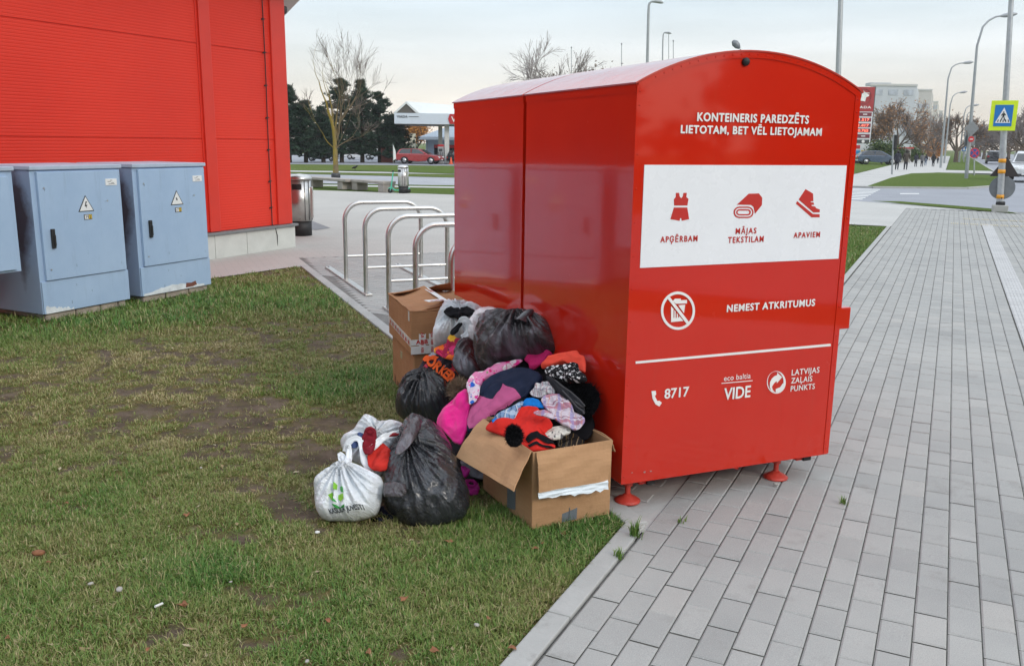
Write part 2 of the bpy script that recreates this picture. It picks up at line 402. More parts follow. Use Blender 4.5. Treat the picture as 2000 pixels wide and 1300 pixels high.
ii = (np.arange(ny - 1)[:, None] * nx + np.arange(nx - 1)[None]).ravel()
quads = np.stack([ii, ii + 1, ii + nx + 1, ii + nx], 1)
cxm = X[quads].mean(1); cym = Y[quads].mean(1); quads = quads[in_lawn(cxm, cym, .06)]
def soil_mat():
    k = N('worn_soil'); v = k.coord(); t = k.new('ShaderNodeAttribute', attribute_name='tone').outputs['Fac']
    soil = k.ramp(k.noise(v, 5, 7, .75), [(.28, (.060, .045, .033)), (.5, (.115, .086, .063)), (.72, (.20, .155, .118))])
    moss = k.ramp(k.noise(v, 14, 6, .8), [(.28, (.065, .085, .020)), (.48, (.125, .125, .038)), (.62, (.185, .125, .05)), (.75, (.24, .20, .09))])
    f = k.math('ADD', t, k.math('MULTIPLY', k.math('SUBTRACT', k.noise(v, 9, 6, .8), .5), 1.5))
    c = k.mix(k.ramp(f, [(.02, (0,) * 3), (.42, (.9,) * 3)]), soil, moss)
    straw = k.ramp(k.noise(k.coord('Object', (70, 22, 1), (0, 0, .6)), 1., 3, .7), [(.63, (0,) * 3), (.70, (.5,) * 3)])
    c = k.mix(straw, c, (.27, .22, .13))
    h = k.noise(v, 60, 6, .8)
    k.set(Base_Color=c, Roughness=.95, Specular_IOR_Level=.12, Normal=k.bump(h, .8, .018)); return k.m
Zl = lawn_z(X, Y); Dn = dens(X, Y)
lawn = link('lawn', npmesh('lawn', np.stack([X, Y, Zl], 1), [quads], soil_mat(), True, {'tone': Dn})); lawn['kind'] = 'structure'

def grass_field(name, n_t, xr, yr, mask, lo, hi, blades, z0, densf, tonef, wmul=1.):
    x = rng.uniform(*xr, n_t); y = rng.uniform(*yr, n_t)
    ok = mask(x, y) & (rng.uniform(0, 1, n_t) < densf(x, y)); x, y = x[ok], y[ok]
    # keep only what the camera's surroundings can see
    k = np.repeat(np.arange(len(x)), blades); d0 = densf(x, y); L0 = lush(x, y)
    ang = rng.uniform(0, 2 * PI, len(k)); r = rng.uniform(.0, .022, len(k)) * wmul
    bx = x[k] + np.cos(ang) * r; by = y[k] + np.sin(ang) * r
    m = mask(bx, by); k, ang, bx, by = k[m], ang[m], bx[m], by[m]; nb = len(k)
    L = rng.uniform(lo, hi, nb) * (.75 + .4 * np.minimum(d0[k], 1.2) + .55 * np.minimum(L0[k], 1.3)) * rng.choice([1, 1, 1, 1.35], nb)
    lean = rng.uniform(.35, 1.5, nb); w = rng.uniform(.0010, .0020, nb) * wmul
    az = ang + rng.normal(0, .7, nb); dx, dy = np.cos(az), np.sin(az); px_, py_ = -dy, dx
    bz = z0(bx, by) - .003
    h1 = L * .55 * np.cos(lean * .5); o1 = L * .55 * np.sin(lean * .5); h2 = h1 + L * .5 * np.cos(lean * 1.25); o2 = o1 + L * .5 * np.sin(lean * 1.25)
    h2 = np.maximum(h2, .004)
    V = np.empty((nb, 5, 3))
    V[:, 0] = np.stack([bx - px_ * w, by - py_ * w, bz], 1); V[:, 1] = np.stack([bx + px_ * w, by + py_ * w, bz], 1)
    V[:, 2] = np.stack([bx + dx * o1 + px_ * w * .8, by + dy * o1 + py_ * w * .8, bz + h1], 1); V[:, 3] = np.stack([bx + dx * o1 - px_ * w * .8, by + dy * o1 - py_ * w * .8, bz + h1], 1)
    V[:, 4] = np.stack([bx + dx * o2, by + dy * o2, bz + h2], 1)
    b = np.arange(nb)[:, None] * 5
    tone = np.clip(tonef(x, y)[k] + rng.normal(0, .16, nb), 0, 1); tone = np.where(rng.uniform(0, 1, nb) < .13, rng.uniform(0, .2, nb), tone)
    return V.reshape(-1, 3), b + np.array([[0, 1, 2, 3]]), b + np.array([[3, 2, 4]]), np.repeat(tone, 5)
def merge_fields(fs):
    V = []; Q = []; T = []; A = []; o = 0
    for v, q, t, a in fs: V.append(v); Q.append(q + o); T.append(t + o); A.append(a); o += len(v)
    return np.concatenate(V), [np.concatenate(Q), np.concatenate(T)], np.concatenate(A)
def grass_mat():
    k = N('grass_blades'); t = k.new('ShaderNodeAttribute', attribute_name='tone').outputs['Fac']
    c = k.ramp(t, [(0, (.44, .36, .21)), (.2, (.30, .26, .115)), (.42, (.195, .22, .062)), (.7, (.125, .215, .042)), (1, (.065, .165, .030))])
    k.set(Base_Color=c, Roughness=.55, Specular_IOR_Level=.3); return k.m
m_grass = grass_mat()
tone_l = lambda x, y: np.clip(.36 + .45 * fbm(x * 1.7, y * 1.7, 21, 2) + .34 * np.minimum(lush(x, y), 1.2), .05, 1)
near = lambda x, y: in_lawn(x, y) & (y < 4.6) & (np.abs(x) < .62 * y + .5)
mid = lambda x, y: in_lawn(x, y) & (y >= 4.6) & (y < 7.2) & (np.abs(x) < .62 * y + .5)
far = lambda x, y: in_lawn(x, y) & (y >= 7.2) & (np.abs(x) < .62 * y + .5)
fl = [grass_field('g', 72000, (-3.4, .7), (1.7, 4.6), near, .012, .027, 8, lawn_z, lambda x, y: np.minimum(dens(x, y), 1), tone_l),
      grass_field('g', 38000, (-5.2, .5), (4.6, 7.2), mid, .015, .031, 7, lawn_z, lambda x, y: np.minimum(dens(x, y), 1), tone_l, 1.35),
      grass_field('g', 26000, (-8, .2), (7.2, 12.2), far, .018, .038, 6, lawn_z, lambda x, y: np.minimum(dens(x, y), 1), tone_l, 2.1)]
V_, F_, A_ = merge_fields(fl)
gr = link('grass', npmesh('grass', V_, F_, m_grass, False, {'tone': A_})); tag(gr, 'short worn green and straw grass growing over the bare soil lawn', 'grass', kind='stuff')

# second lawn behind the container, beside the right pavement
L2 = [S(-1.10, 8.2), S(-1.10, 20.1), S(-1.9, 19.75), S(-7.2, 19.9)]
poly_sheet('back_lawn', L2, -.012, m_turf2)
def in_l2(x, y):
    la, al = lat_(x, y), al_(x, y)
    return (la < -1.12) & (al < 19.75) & (al > 8.2) & (la > -1.1 - (al - 8.2) * .52)
fl2 = [grass_field('g', 16000, (2, 9), (8, 19.6), in_l2, .03, .06, 5, lambda x, y: x * 0 - .012, lambda x, y: x * 0 + .9, lambda x, y: x * 0 + .72, 2.6)]
V_, F_, A_ = merge_fields(fl2)
gr2 = link('grass', npmesh('grass', V_, F_, m_grass, False, {'tone': A_})); tag(gr2, 'dense green grass on the lawn triangle behind the container', 'grass', kind='stuff')

# ---- pavements
def pavers(name, cx, cy, ex, ey, hx, hy, mat, tone):
    """cx, cy: centres (world); ex, ey unit axes; half sizes; chamfered tops"""
    n = len(cx); ch = .0055; zb = -.0042
    dz = rng.normal(0, .0006, n); tx = rng.normal(0, .006, n); ty = rng.normal(0, .006, n)
    V = np.empty((n, 8, 3)); sg = [(-1, -1), (1, -1), (1, 1), (-1, 1)]
    for i, (a, b) in enumerate(sg):
        for j, (ix, iy, z) in enumerate(((hx, hy, zb), (hx - ch, hy - ch, 0.))):
            u = a * ix; v = b * iy
            V[:, j * 4 + i, 0] = cx + ex[0] * u + ey[0] * v; V[:, j * 4 + i, 1] = cy + ex[1] * u + ey[1] * v
            V[:, j * 4 + i, 2] = z + dz + (tx * u + ty * v if j else 0)
    b = np.arange(n)[:, None] * 8
    Q = np.concatenate([b + np.array([[4, 5, 6, 7]])] + [b + np.array([[i, (i + 1) % 4, 4 + (i + 1) % 4, 4 + i]]) for i in range(4)])
    o = link(name, npmesh(name, V.reshape(-1, 3), [Q], mat, False, {'tone': np.repeat(tone, 8)})); o['kind'] = 'structure'; return o
RW, RL = .1055, .211
rows = []; LAT0 = -1.015
for i in range(44):
    la = LAT0 + (i + .5) * RW
    al = np.arange(1.2, 26.2, RL) + (i % 2) * RL * .5
    rows.append(np.stack([np.full_like(al, la), al + rng.normal(0, .0015, len(al))], 1))
rows = np.concatenate(rows); rows = rows[~((rows[:, 0] > .68) & (rows[:, 0] < .89) & (rows[:, 1] > 4.9) & (rows[:, 1] < 21.75))]; P_ = rows[:, :1] * SN[None] + rows[:, 1:] * SA[None]
tone = np.clip(rng.normal(.5, .22, len(P_)), 0, 1)
poly_sheet('pavement_base', [S(-1.02, 1), S(3.65, 1), S(3.65, 26.4), S(-1.02, 26.4)], -.0075, m_joint)
pavers('pavement', P_[:, 0], P_[:, 1], SN, SA, RW / 2 - .0020, RL / 2 - .0029, m_paver, tone)
# ribbed tactile strip
tb = MB()
for j in range(78):
    a0 = 4.95 + j * .2145
    c_ = S(.7855, a0 + .1065, .0005); tb.box(c_, (.204, .209, .006), -YA)
    for q in range(6): c_ = S(.7855 - .085 + q * .034, a0 + .1065, .0035); tb.box(c_, (.016, .2, .006), -YA)
m_tact = M('pale_tactile_slab', (.47, .465, .46), .8, var=.1, vs=3)
t_o = tb.build('tactile_strip', m_tact); t_o['kind'] = 'structure'
m_tact_y = M('tan_tactile_slab', (.46, .41, .30), .8, var=.1, vs=3)
tb = MB()
for k_ in range(2):
    for j in range(11):
        for q in range(4):
            tb.box(S(.1 + j * .19 + q * .04 + k_ * .25, 21.6 + k_ * 1.6, .003), (.02, .35, .008), -YA)
t_o = tb.build('tactile_bars', m_tact_y); t_o['kind'] = 'structure'
# rack paving (rows square to the container) and the wide plaza beyond
gyr, gxr = np.meshgrid(np.arange(0, 100), np.arange(0, 40))
la_r = LAT0 - .08 - .105 - gxr.ravel() * .211 + (gyr.ravel() % 2) * .1055 - .1055; al_r = 2.6 + gyr.ravel() * RW
PW = la_r[:, None] * SN[None] + al_r[:, None] * SA[None]; qx_, qy_ = cfx(PW[:, 0], PW[:, 1]), cfy(PW[:, 0], PW[:, 1])
keep = (qx_ > .115) & (qy_ < 9.2) & (qx_ < 3.0) & (la_r < LAT0 - .11); PW = PW[keep]
pavers('rack_paving', PW[:, 0], PW[:, 1], SA, -SN, RW / 2 - .0026, RL / 2 - .0024, m_paver, np.clip(rng.normal(.6, .2, len(PW)), 0, 1))
poly_sheet('rack_paving_base', [C(.05, -.25), C(.05, 9.3), C(2.9, 9.3), C(2.9, 5.3), S(-1.02, 7.4), S(-1.02, 3.3)], -.0065, M('rack_joint_dirt', (.17, .165, .155), .95, var=.3, vs=9))
poly_sheet('paving_infill', [C(-.02, -.36), C(.05, 1.3), S(-1.0, 5), S(-1.0, 3.1)], -.0062, m_kerb)
PZ = [C(.05, 8.45), C(-2, 9.0), S(-7.46, 9.28), S(-8.0, 5.35), S(-8.9, -1.2), S(-9.05, -1.2), S(-9.05, 10.7), S(-24, 10.7), S(-24, 22.6), S(-18.1, 23.5), S(-13.7, 24.1), S(-10, 24.2), S(-7.2, 19.95), C(5.6, 9.6), C(2.85, 5.3), C(2.85, 9.2), C(.1, 9.2)]
PZ = [S(-7.46, 9.28), S(-8.0, 5.35), S(-8.9, -1.2), S(-9.05, -1.2), S(-9.05, 10.7), S(-24, 10.7), S(-24, 22.6), S(-18.1, 23.5), S(-13.7, 24.1), S(-10, 24.2), S(-7.2, 19.95), C(4.4, 9.2), C(.06, 9.2), C(.06, 8.5)]
poly_sheet('plaza', PZ, -.003, m_plaza)
# crossing corner on the right
poly_sheet('corner_pavement', [S(-9, 20.08), S(-1.02, 20.08), S(-1.02, 26.4), S(3.65, 26.4), S(3.65, 26.6), S(1.6, 26.2), S(-2.2, 28.6), S(-3., 29.5), S(-9, 29.5)], -.004, m_crosspave)
# kerbs
def kerb(name, a, b, w, zt, h, mat=m_kerb, seg=1.0):
    a, b = np.array(a[:2]), np.array(b[:2]); d = b - a; L = np.linalg.norm(d); d /= L; n = max(1, round(L / seg)); k = MB()
    for i in range(n):
        c_ = a + d * (L * (i + .5) / n); k.box((c_[0], c_[1], zt - h / 2), (L / n - .004, w, h), math.atan2(d[1], d[0]))
    o = k.build(name, mat, bevel=.006); o['kind'] = 'structure'; return o
kerb('lawn_kerb', S(-1.070, 0.9), S(-1.070, 3.46), .088, .004, .1)
kerb('lawn_kerb', C(.005, -.15), C(.005, 8.45), .1, .003, .1)
kerb('lawn_kerb', C(.005, 8.45), S(-7.50, 9.0), .06, -.001, .1)
kerb('lawn_kerb', S(-1.068, 7.4), S(-1.068, 20.05), .07, .003, .1)
# streets
rd = [S(-60, 36.8), S(-27, 29.7), S(-16, 29.6), S(-3, 29.52), S(-1.9, 28.95), S(1.6, 26.65), S(6, 24.2), S(6, -40), S(22, -40), S(22, 400), S(2.4, 400), S(2.4, 52), S(2.0, 46), S(0.6, 42.5), S(-2.9, 39.6), S(-14, 39.2), S(-30, 39.2), S(-60, 46)]
rd = [S(-16, 29.6), S(-3, 29.52), S(-1.9, 28.95), S(1.6, 26.65), S(4.5, 24.6), S(5.2, 22), S(5.2, -40), S(16, -40), S(16, 400), S(2.6, 400), S(2.6, 52), S(2.15, 46), S(.6, 41.6), S(-2.9, 39.6), S(-16, 39.6)]
poly_sheet('road', rd, -.05, m_road)
kerb('road_kerb', S(-9, 29.55), S(-3, 29.55), .15, .0, .1); kerb('road_kerb', S(-2.3, 28.75), S(1.6, 26.5), .12, .0, .1)
for a, b in ((S(-9, 39.7), S(-2.9, 39.7)), (S(-2.9, 39.7), S(.6, 41.7)), (S(.6, 41.7), S(2.2, 46.2)), (S(2.2, 46.2), S(2.7, 52)), (S(2.7, 52), S(2.7, 62)), (S(2.7, 62), S(-1, 66)), (S(2.7, 74), S(2.7, 200))): kerb('island_kerb', a, b, .15, .02, .12)
poly_sheet('grass_strip', [gnd(1700, 393), gnd(1760, 394), gnd(1850, 401), gnd(1935, 408), gnd(1990, 418), gnd(1950, 415), gnd(1860, 407), gnd(1780, 400)], .012, m_turf2)
poly_sheet('island_lawn', [S(-3.1, 39.8), S(-2.8, 39.8), S(.5, 41.8), S(2.1, 46.3), S(2.6, 52), S(2.6, 61.8), S(-.6, 66), S(-2.3, 62), S(-2.9, 52)], .015, m_turf2)
poly_sheet('island_lawn', [S(-.4, 74), S(2.6, 74), S(2.6, 200), S(-.6, 200)], .015, m_turf2)
poly_sheet('far_pavement', [S(-5.4, 39.7), S(-3.0, 39.7), S(-2.8, 52), S(-2.2, 62), S(-.6, 66.3), S(2.5, 66.3), S(2.5, 73.9), S(-.45, 73.9), S(-.7, 200), S(-4.6, 200), S(-5.2, 60)], .008, m_path)
poly_sheet('totem_lawn', [S(-5.5, 39.8), S(-5.3, 60), S(-4.7, 120), S(-30, 120), S(-30, 39.8)], .004, m_turf2)
zb = MB()
for i in range(8): zb.quad(S(-6.4, 30.6 + i * 1.08, -.046), S(-2.5, 30.6 + i * 1.08, -.046), S(-2.5, 31.1 + i * 1.08, -.046), S(-6.4, 31.1 + i * 1.08, -.046))
for a in range(6): zb.quad(S(9.0, 44 + a * 14, -.046), S(9.15, 44 + a * 14, -.046), S(9.15, 49 + a * 14, -.046), S(9.0, 49 + a * 14, -.046))
zb.quad(gnd(1758, 379, -.046), gnd(1795, 379, -.046), gnd(1795, 377.5, -.046), gnd(1758, 377.5, -.046))
zo = zb.build('road_markings', m_line); zo['kind'] = 'structure'
# street and lawns at the far left, seen between the building and the container
def strip(name, y0, y1, z, mat, x0=540, x1=960, dy0=0, dy1=0):
    return poly_sheet(name, [gnd(x0 - 30, y0, z), gnd(x1, y0 + dy0, z), gnd(x1, y1 + dy1, z), gnd(x0 - 30, y1, z)], z, mat)
strip('verge_lawn', 370, 357.5, -.02, m_turf2, dy0=11.5, dy1=5.5)
strip('road', 356.5, 338, -.03, m_road2, dy0=6.5, dy1=11)
strip('far_verge', 337.5, 317, -.025, m_turf, dy0=11, dy1=5)
strip('far_path', 334.5, 332, -.015, m_path, dy0=7, dy1=7)
strip('side_path', 361.5, 359, -.012, m_path, dy0=7, dy1=6.5)
poly_sheet('station_forecourt', [gnd(500, 319.5), gnd(960, 324), gnd(960, 300), gnd(500, 300)], -.02, m_road)

# ================================================================== CLOTHING CONTAINERS
FN = np.array([*(-CY), 0.])
def cfront(px, py):
    p = onplane(px, py, C(0, 0), FN); return (p[:2] - CO) @ CX, p[2]
CW, CD, ZB, ZE, ZA = 1.1534, 1.135, .1205, 1.8387, 1.9872
def arch(x0, x1, ze, za, n=28):
    w = (x1 - x0) / 2; h = za - ze; r = (w * w + h * h) / (2 * h); cx = (x0 + x1) / 2; cz = za - r; a = math.asin(w / r)
    return [(cx + r * math.sin(-a + 2 * a * i / n), cz + r * math.cos(-a + 2 * a * i / n)) for i in range(n + 1)]
def container_shell(t):
    # body: one closed arched shell, with a turned-in lower rim
    top = arch(0, CW, ZE, ZA)
    b = MB(); b.prism([(0, ZB), (CW, ZB)] + top[::-1], (0, CD, 0), (1, 0, 0), (0, 0, 1), CD)
    b.build('body', m_red, t, bevel=.004)
    # corner angle strips with rivets
    zs = [ZE - .03, ZE - .085, ZE - .28] + [ZE - .28 - .14 * i for i in range(1, 11)]
    for x in (.0125, CW - .0125):
        k = MB(); k.box((x, -.0018, (ZB + ZE) / 2), (.03, .003, ZE - ZB - .012))
        for z in zs: k.tube([(x, -.002, z), (x, -.0065, z)], [.0055, .0035], 8)
        k.build('corner_strip', m_red, t)
    # roof sheet with rim turned over the ends
    a0 = arch(-.012, CW + .012, ZE + .004, ZA + .006); a1 = arch(-.010, CW + .010, ZE - .002, ZA - .0005)
    r = MB(); n = len(a0); r.prism([*a0, *a1[::-1]], (0, CD + .006, 0), (1, 0, 0), (0, 0, 1), CD + .014)
    r.build('roof', m_roof, t)
    e0 = arch(0.0, CW, ZE + .001, ZA + .0025); e1 = arch(.012, CW - .012, ZE - .022, ZA - .026)
    r = MB(); r.prism([*e0, *e1[::-1]], (0, -.0005, 0), (1, 0, 0), (0, 0, 1), .0035)
    for i in range(2, 27):
        x, z = e0[i]; x2, z2 = e1[i]; x, z = (x + x2) / 2, (z + z2) / 2; r.tube([(x, -.003, z), (x, -.007, z)], [.0045, .003], 8)
    r.build('roof_trim', m_red, t)
    # side edge trim under the eaves
    s_ = MB(); s_.box((-.002, CD / 2, ZE - .018), (.004, CD - .002, .034)); s_.build('eaves_strip', m_red, t)
    # adjustable feet
    for x in (.085, CW - .235):
        for y in (.085, CD - .12):
            f = MB(); f.tube([(x, y, .03), (x, y, .09)], .0125, 12); f.tube([(x, y, .078), (x, y, ZB + .04)], .021, 12)
            fo = f.build('leg', m_foot, t)
            p = MB(); p.lathe([(.058, 0), (.06, .006), (.05, .014), (.024, .028), (.016, .036)], 24, (x, y, .001)); p.build('base_plate', m_foot, fo)
    # forklift channel ends
    for x in (.165, CW - .10):
        f = MB(); f.box((x, .09 + CD / 2 - .09, ZB - .017), (.07, CD - .12, .04)); fo = f.build('fork_channel', m_red, t)
        q = MB(); q.box((x + .02, .052, ZB - .019), (.044, .012, .038)); q.build('end_cap', m_black, fo)
    f = MB(); f.prism([(.58, ZB + .002), (.645, ZB + .002), (.66, ZB - .025), (.645, ZB - .025)], (0, .09, 0), (1, 0, 0), (0, 0, 1), .05); f.build('floor_bracket', m_red, t)
m_foot = M('red_foot_paint', (.50, .045, .028), .5, var=.2, vs=14, bump=.2, bs=40, dirt=((.3, .12, .09), 18, .62))
t = thing('clothing_container', 'glossy red clothes donation container with the white pictogram panel and lettering on its arched front', 'donation bin', C(0, 0), TH, 'red clothing containers standing back to back')
container_shell(t); main_bin = t
def fl(px, py, y): x, z = cfront(px, py); return (x, y, z)
# white panel, its rim, icons and words
x0, z1 = cfront(1258, 322); x1, _ = cfront(1653.3, 322); _, z0 = cfront(1249.7, 523); x0 = .047; x1 = 1.111
b = MB(); b.box(((x0 + x1) / 2, -.0015, (z0 + z1) / 2), (x1 - x0, .002, z1 - z0)); panel = b.build('sign_panel', m_white_sign, t)
def word(s, pts, mat, parent, bold=.015, y=-.0032, name='lettering', spacing=1., shear=0.):
    """pts: pixel corners of the word on the front: baseline left, baseline right, cap height (px)"""
    (ax, az), (bx, bz) = cfront(*pts[0]), cfront(*pts[1]); h = pts[2]
    cz = cfront(pts[0][0], pts[0][1] - h)[1] - az; zb_ = (az + bz) / 2
    V, Fc = text_px(s, lambda u, w: (ax + (bx - ax) * u, y, zb_ + cz * w), bold=min(bold, .006), spacing=spacing, shear=shear)
    k = MB(); e = bold * cz * 1.15          # heavy strokes: layered copies, each a hair in front of the other
    for i, (dx, dz) in enumerate(((0, 0), (e, 0), (-e, 0), (0, e * .7), (0, -e * .7)) if bold > .008 else ((0, 0),)): k.add([(p[0] + dx, p[1] - i * .00025, p[2] + dz) for p in V], Fc)
    return k.build(name, mat, parent)
word('KONTEINERIS PAREDZĒTS', ((1361, 238), (1578, 240), 17), m_letter, t, .045, spacing=1.12)
word('LIETOTAM, BET VĒL LIETOJAMAM', ((1329, 261), (1603, 264), 16), m_letter, t, .045, spacing=1.12)
word('APĢĒRBAM', ((1289, 473), (1361, 471), 12), m_sign_red, panel, .035, spacing=1.25)
word('MĀJAS', ((1436, 456), (1476, 456), 11.5), m_sign_red, panel, .035, spacing=1.25)
word('TEKSTILAM', ((1421, 474), (1490, 472), 12), m_sign_red, panel, .035, spacing=1.25)
word('APAVIEM', ((1549, 464), (1600, 463), 11), m_sign_red, panel, .035, spacing=1.25)
word('NEMEST ATKRITUMUS', ((1419, 607), (1590, 598), 14), m_letter, t, .045, spacing=1.14)
word('8717', ((1297, 777), (1344, 773), 19.5), m_letter, t, .025)
word('eco baltia', ((1413, 743), (1465, 738), 11), m_letter, t, .004, spacing=1.05)
word('VIDE', ((1413, 779), (1464, 775), 23.5), m_letter, t, .022)
word('LATVIJAS', ((1545, 732), (1599, 727), 11.5), m_letter, t, .012, spacing=1.08)
word('ZAĻAIS', ((1544, 747.5), (1585, 744), 11), m_letter, t, .012, spacing=1.08)
word('PUNKTS', ((1543, 763), (1590, 759), 11), m_letter, t, .012, spacing=1.08)
def icon(polys, mat, parent, name='pictogram', y=-.0028, d=.0008):
    k = MB()
    for i, pl in enumerate(polys): k.prism([cfront(*p) for p in pl], (0, y, 0), (1, 0, 0), (0, 0, 1), -d if False else d)
    return k.build(name, mat, parent)
def z2(pts): return [(1200 + x / 3.823, 80 + y / 3.823) for x, y in pts]
def z3(pts): return [(1200 + x / 3.421, 480 + y / 3.421) for x, y in pts]
icon([z2([(456, 1134), (480, 1134), (484, 1160), (496, 1175), (508, 1160), (512, 1134), (538, 1134), (534, 1165), (550, 1180), (541, 1228), (443, 1228), (441, 1182), (455, 1165)]),
      z2([(441, 1243), (541, 1243), (555, 1330), (500, 1342), (496, 1322), (488, 1322), (484, 1342), (415, 1330)])], m_sign_red, panel)
def ringpoly(cx, cy, rx, ry, k, n=40): return [(cx + rx * math.cos(2 * PI * i / n) * k, cy + ry * math.sin(2 * PI * i / n) * k) for i in range(n)]
def ring(cx, cy, rx, ry, k, n=40):
    o, i_ = ringpoly(cx, cy, rx, ry, 1), ringpoly(cx, cy, rx, ry, k); return [[o[j], o[(j + 1) % n], i_[(j + 1) % n], i_[j]] for j in range(n)]
def stadium(x0, y0, x1, y1, n=8):
    r = (y1 - y0) / 2; cy = (y0 + y1) / 2
    return [(x1 - r + r * math.sin(PI * i / n), cy - r * math.cos(PI * i / n)) for i in range(n + 1)] + [(x0 + r - r * math.sin(PI * i / n), cy + r * math.cos(PI * i / n)) for i in range(n + 1)]
def band(o, i_): n = len(o); return [[o[j], o[(j + 1) % n], i_[(j + 1) % n], i_[j]] for j in range(n)]
icon([z2([(912, 1222), (1000, 1140), (1075, 1138), (1100, 1170), (1098, 1225), (1046, 1290), (1036, 1240), (1018, 1224)])] +
     [z2(q) for q in band(stadium(886, 1236, 1036, 1322), stadium(897, 1246, 1026, 1312))] +
     [z2(q) for q in band(stadium(906, 1256, 1016, 1302), stadium(916, 1266, 1004, 1292))], m_sign_red, panel)
icon([z2([(1424, 1106), (1480, 1140), (1482, 1195), (1462, 1198), (1463, 1204), (1484, 1206), (1488, 1222), (1468, 1224), (1470, 1232), (1496, 1236), (1502, 1248), (1531, 1258), (1529, 1278), (1482, 1280), (1372, 1184)]),
      z2([(1362, 1196), (1478, 1292), (1529, 1294), (1529, 1316), (1468, 1316), (1352, 1214)])], m_sign_red, panel)
# no-waste sign
icon([z3(q) for q in band(ringpoly(422, 432, 114, 128, 1), ringpoly(422, 432, 114, 128, .86))] +
     [z3([(352, 350), (366, 338), (494, 506), (480, 520)])] +
     [z3([(388, 368), (402, 352), (440, 352), (442, 362), (482, 360), (482, 384), (408, 386)]), z3([(424, 396), (470, 392), (462, 448)]),
      z3([(376, 402), (392, 420), (392, 480), (398, 480), (398, 428), (406, 438), (406, 480), (414, 480), (414, 448), (422, 458), (422, 478), (430, 478), (430, 466), (458, 500), (376, 508)])], m_letter, t)
icon([z3([(139, 770), (1441, 652), (1443, 668), (140, 786)])], m_letter, t, 'dividing_line')
icon([z3([(245, 968), (274, 966), (276, 990), (268, 1002), (284, 1034), (298, 1032), (314, 1046), (298, 1071), (272, 1056), (252, 1018)])], m_letter, t, 'phone_pictogram')
icon([z3([(713, 914), (920, 896), (920, 901), (713, 919)])], m_letter, t, 'dividing_line')
# two arrows in a ring
ze = lambda p: [(1480 + x / 9.8, 700 + y / 9.8) for x, y in p]
icon([ze(q) for q in band(ringpoly(347, 450, 180, 215, 1), ringpoly(333, 441, 152, 199, 1))] + [ze(q) for q in ([(365, 265), (455, 350), (360, 465), (350, 425), (362, 312)], [(362, 312), (350, 425), (300, 470), (262, 535), (222, 540), (225, 450), (260, 380), (310, 332)], [(222, 540), (262, 535), (275, 590), (320, 634), (250, 612)], [(335, 578), (420, 545), (470, 470), (488, 470), (470, 560), (420, 620), (338, 636)])], m_letter, t, 'arrow_emblem')
# camera-like knob, latch
x, z = cfront(1455, 121); k = MB(); k.lathe([(.017, 0), (.017, .01), (.012, .018), (.004, .021)], 16)
k.build('round_lock', m_black, t, loc=(x, -.001, z), rot=(PI / 2, 0, 0))
x, z = cfront(1644, 622); k = MB(); k.box((CW + .03, .03, z), (.07, .06, .105)); lt = k.build('latch_box', m_red, t, bevel=.005)
k = MB(); k.box((CW + .012, .022, z - .075), (.014, .014, .05)); k.build('padlock_shackle', m_black, lt)
# scuffs of bare metal
k = MB()
for px, py, r in ((1259, 921, 5), (1271, 919, 4), (1234, 922, 3)):
    k = MB(); x, z = cfront(px, py); k.add([(x + .0032 * r * .35 * math.cos(a) * (1 + .5 * math.sin(3 * a + r)), -.0022, z + .003 * r * .4 * math.sin(a) * (1 + .4 * math.cos(2 * a))) for a in np.linspace(0, 2 * PI, 14)[:-1]], [tuple(range(13))])
    k.build('paint_scuff', M('bare_primer', (.30, .20, .18), .6), t)
t2 = thing('clothing_container', 'plain red clothes donation container standing behind the lettered one, nearer the bike racks', 'donation bin', C(0.0, CD + .034), TH, 'red clothing containers standing back to back')
container_shell(t2)
# ================================================================== POWER CABINETS
def blue_cab():
    k = N('pale_blue_cabinet_paint'); v = k.coord()
    c = k.ramp(k.noise(v, 1.7, 5, .7), [(.3, (.30, .42, .59)), (.7, (.36, .485, .65))])
    run = k.noise(k.coord('Object', (14, 14, 1.6)), 1.0, 4, .7)
    c = k.mix(k.ramp(run, [(.55, (0,) * 3), (.75, (.35,) * 3)]), c, (.22, .29, .40))
    scf = k.noise(k.coord('Object', (30, 30, 12), (0, .5, 0)), 1., 3); c = k.mix(k.ramp(scf, [(.70, (0,) * 3), (.74, (.7,) * 3)]), c, (.12, .15, .2))
    k.set(Base_Color=c, Roughness=.42, Normal=k.bump(k.noise(v, 90, 2), .06, .002)); return k.m
def soot_cab(cy, cz):
    k = N('sooty_cabinet_side'); v = k.coord()
    c = k.ramp(k.noise(v, 2, 5, .7), [(.3, (.27, .36, .51)), (.7, (.31, .40, .55))])
    s = k.new('ShaderNodeSeparateXYZ'); k.l.new(v, s.inputs[0])
    dy = k.math('ABSOLUTE', k.math('SUBTRACT', s.outputs['X'], cy)); dz = k.math('ABSOLUTE', k.math('SUBTRACT', s.outputs['Z'], cz))
    d = k.math('ADD', k.math('MULTIPLY', dy, 4.2), k.math('MULTIPLY', dz, 1.45)); d = k.math('ADD', d, k.math('MULTIPLY', k.math('SUBTRACT', k.noise(v, 6, 5, .7), .5), .9))
    c = k.mix(k.ramp(d, [(.45, (.95,) * 3), (1.15, (.12,) * 3)]), c, (.055, .04, .05))
    k.set(Base_Color=c, Roughness=.6); return k.m
m_cab = blue_cab(); m_soot = soot_cab(-.20, .90)
m_cablid = M('cabinet_lid', (.38, .45, .55), .45, var=.08)
m_plate = M('white_plate', (.72, .73, .73), .35, var=.03); m_yel = M('yellow_plate', (.65, .45, .04), .4)
m_stone = M('rough_footing_stone', (.36, .31, .26), .9, var=.25, vs=9, bump=.6, bs=18)
m_peel = M('peeled_pale_primer', (.62, .66, .68), .7, var=.2, vs=12); m_rust = M('brown_rust', (.17, .06, .04), .85, var=.3, vs=30)
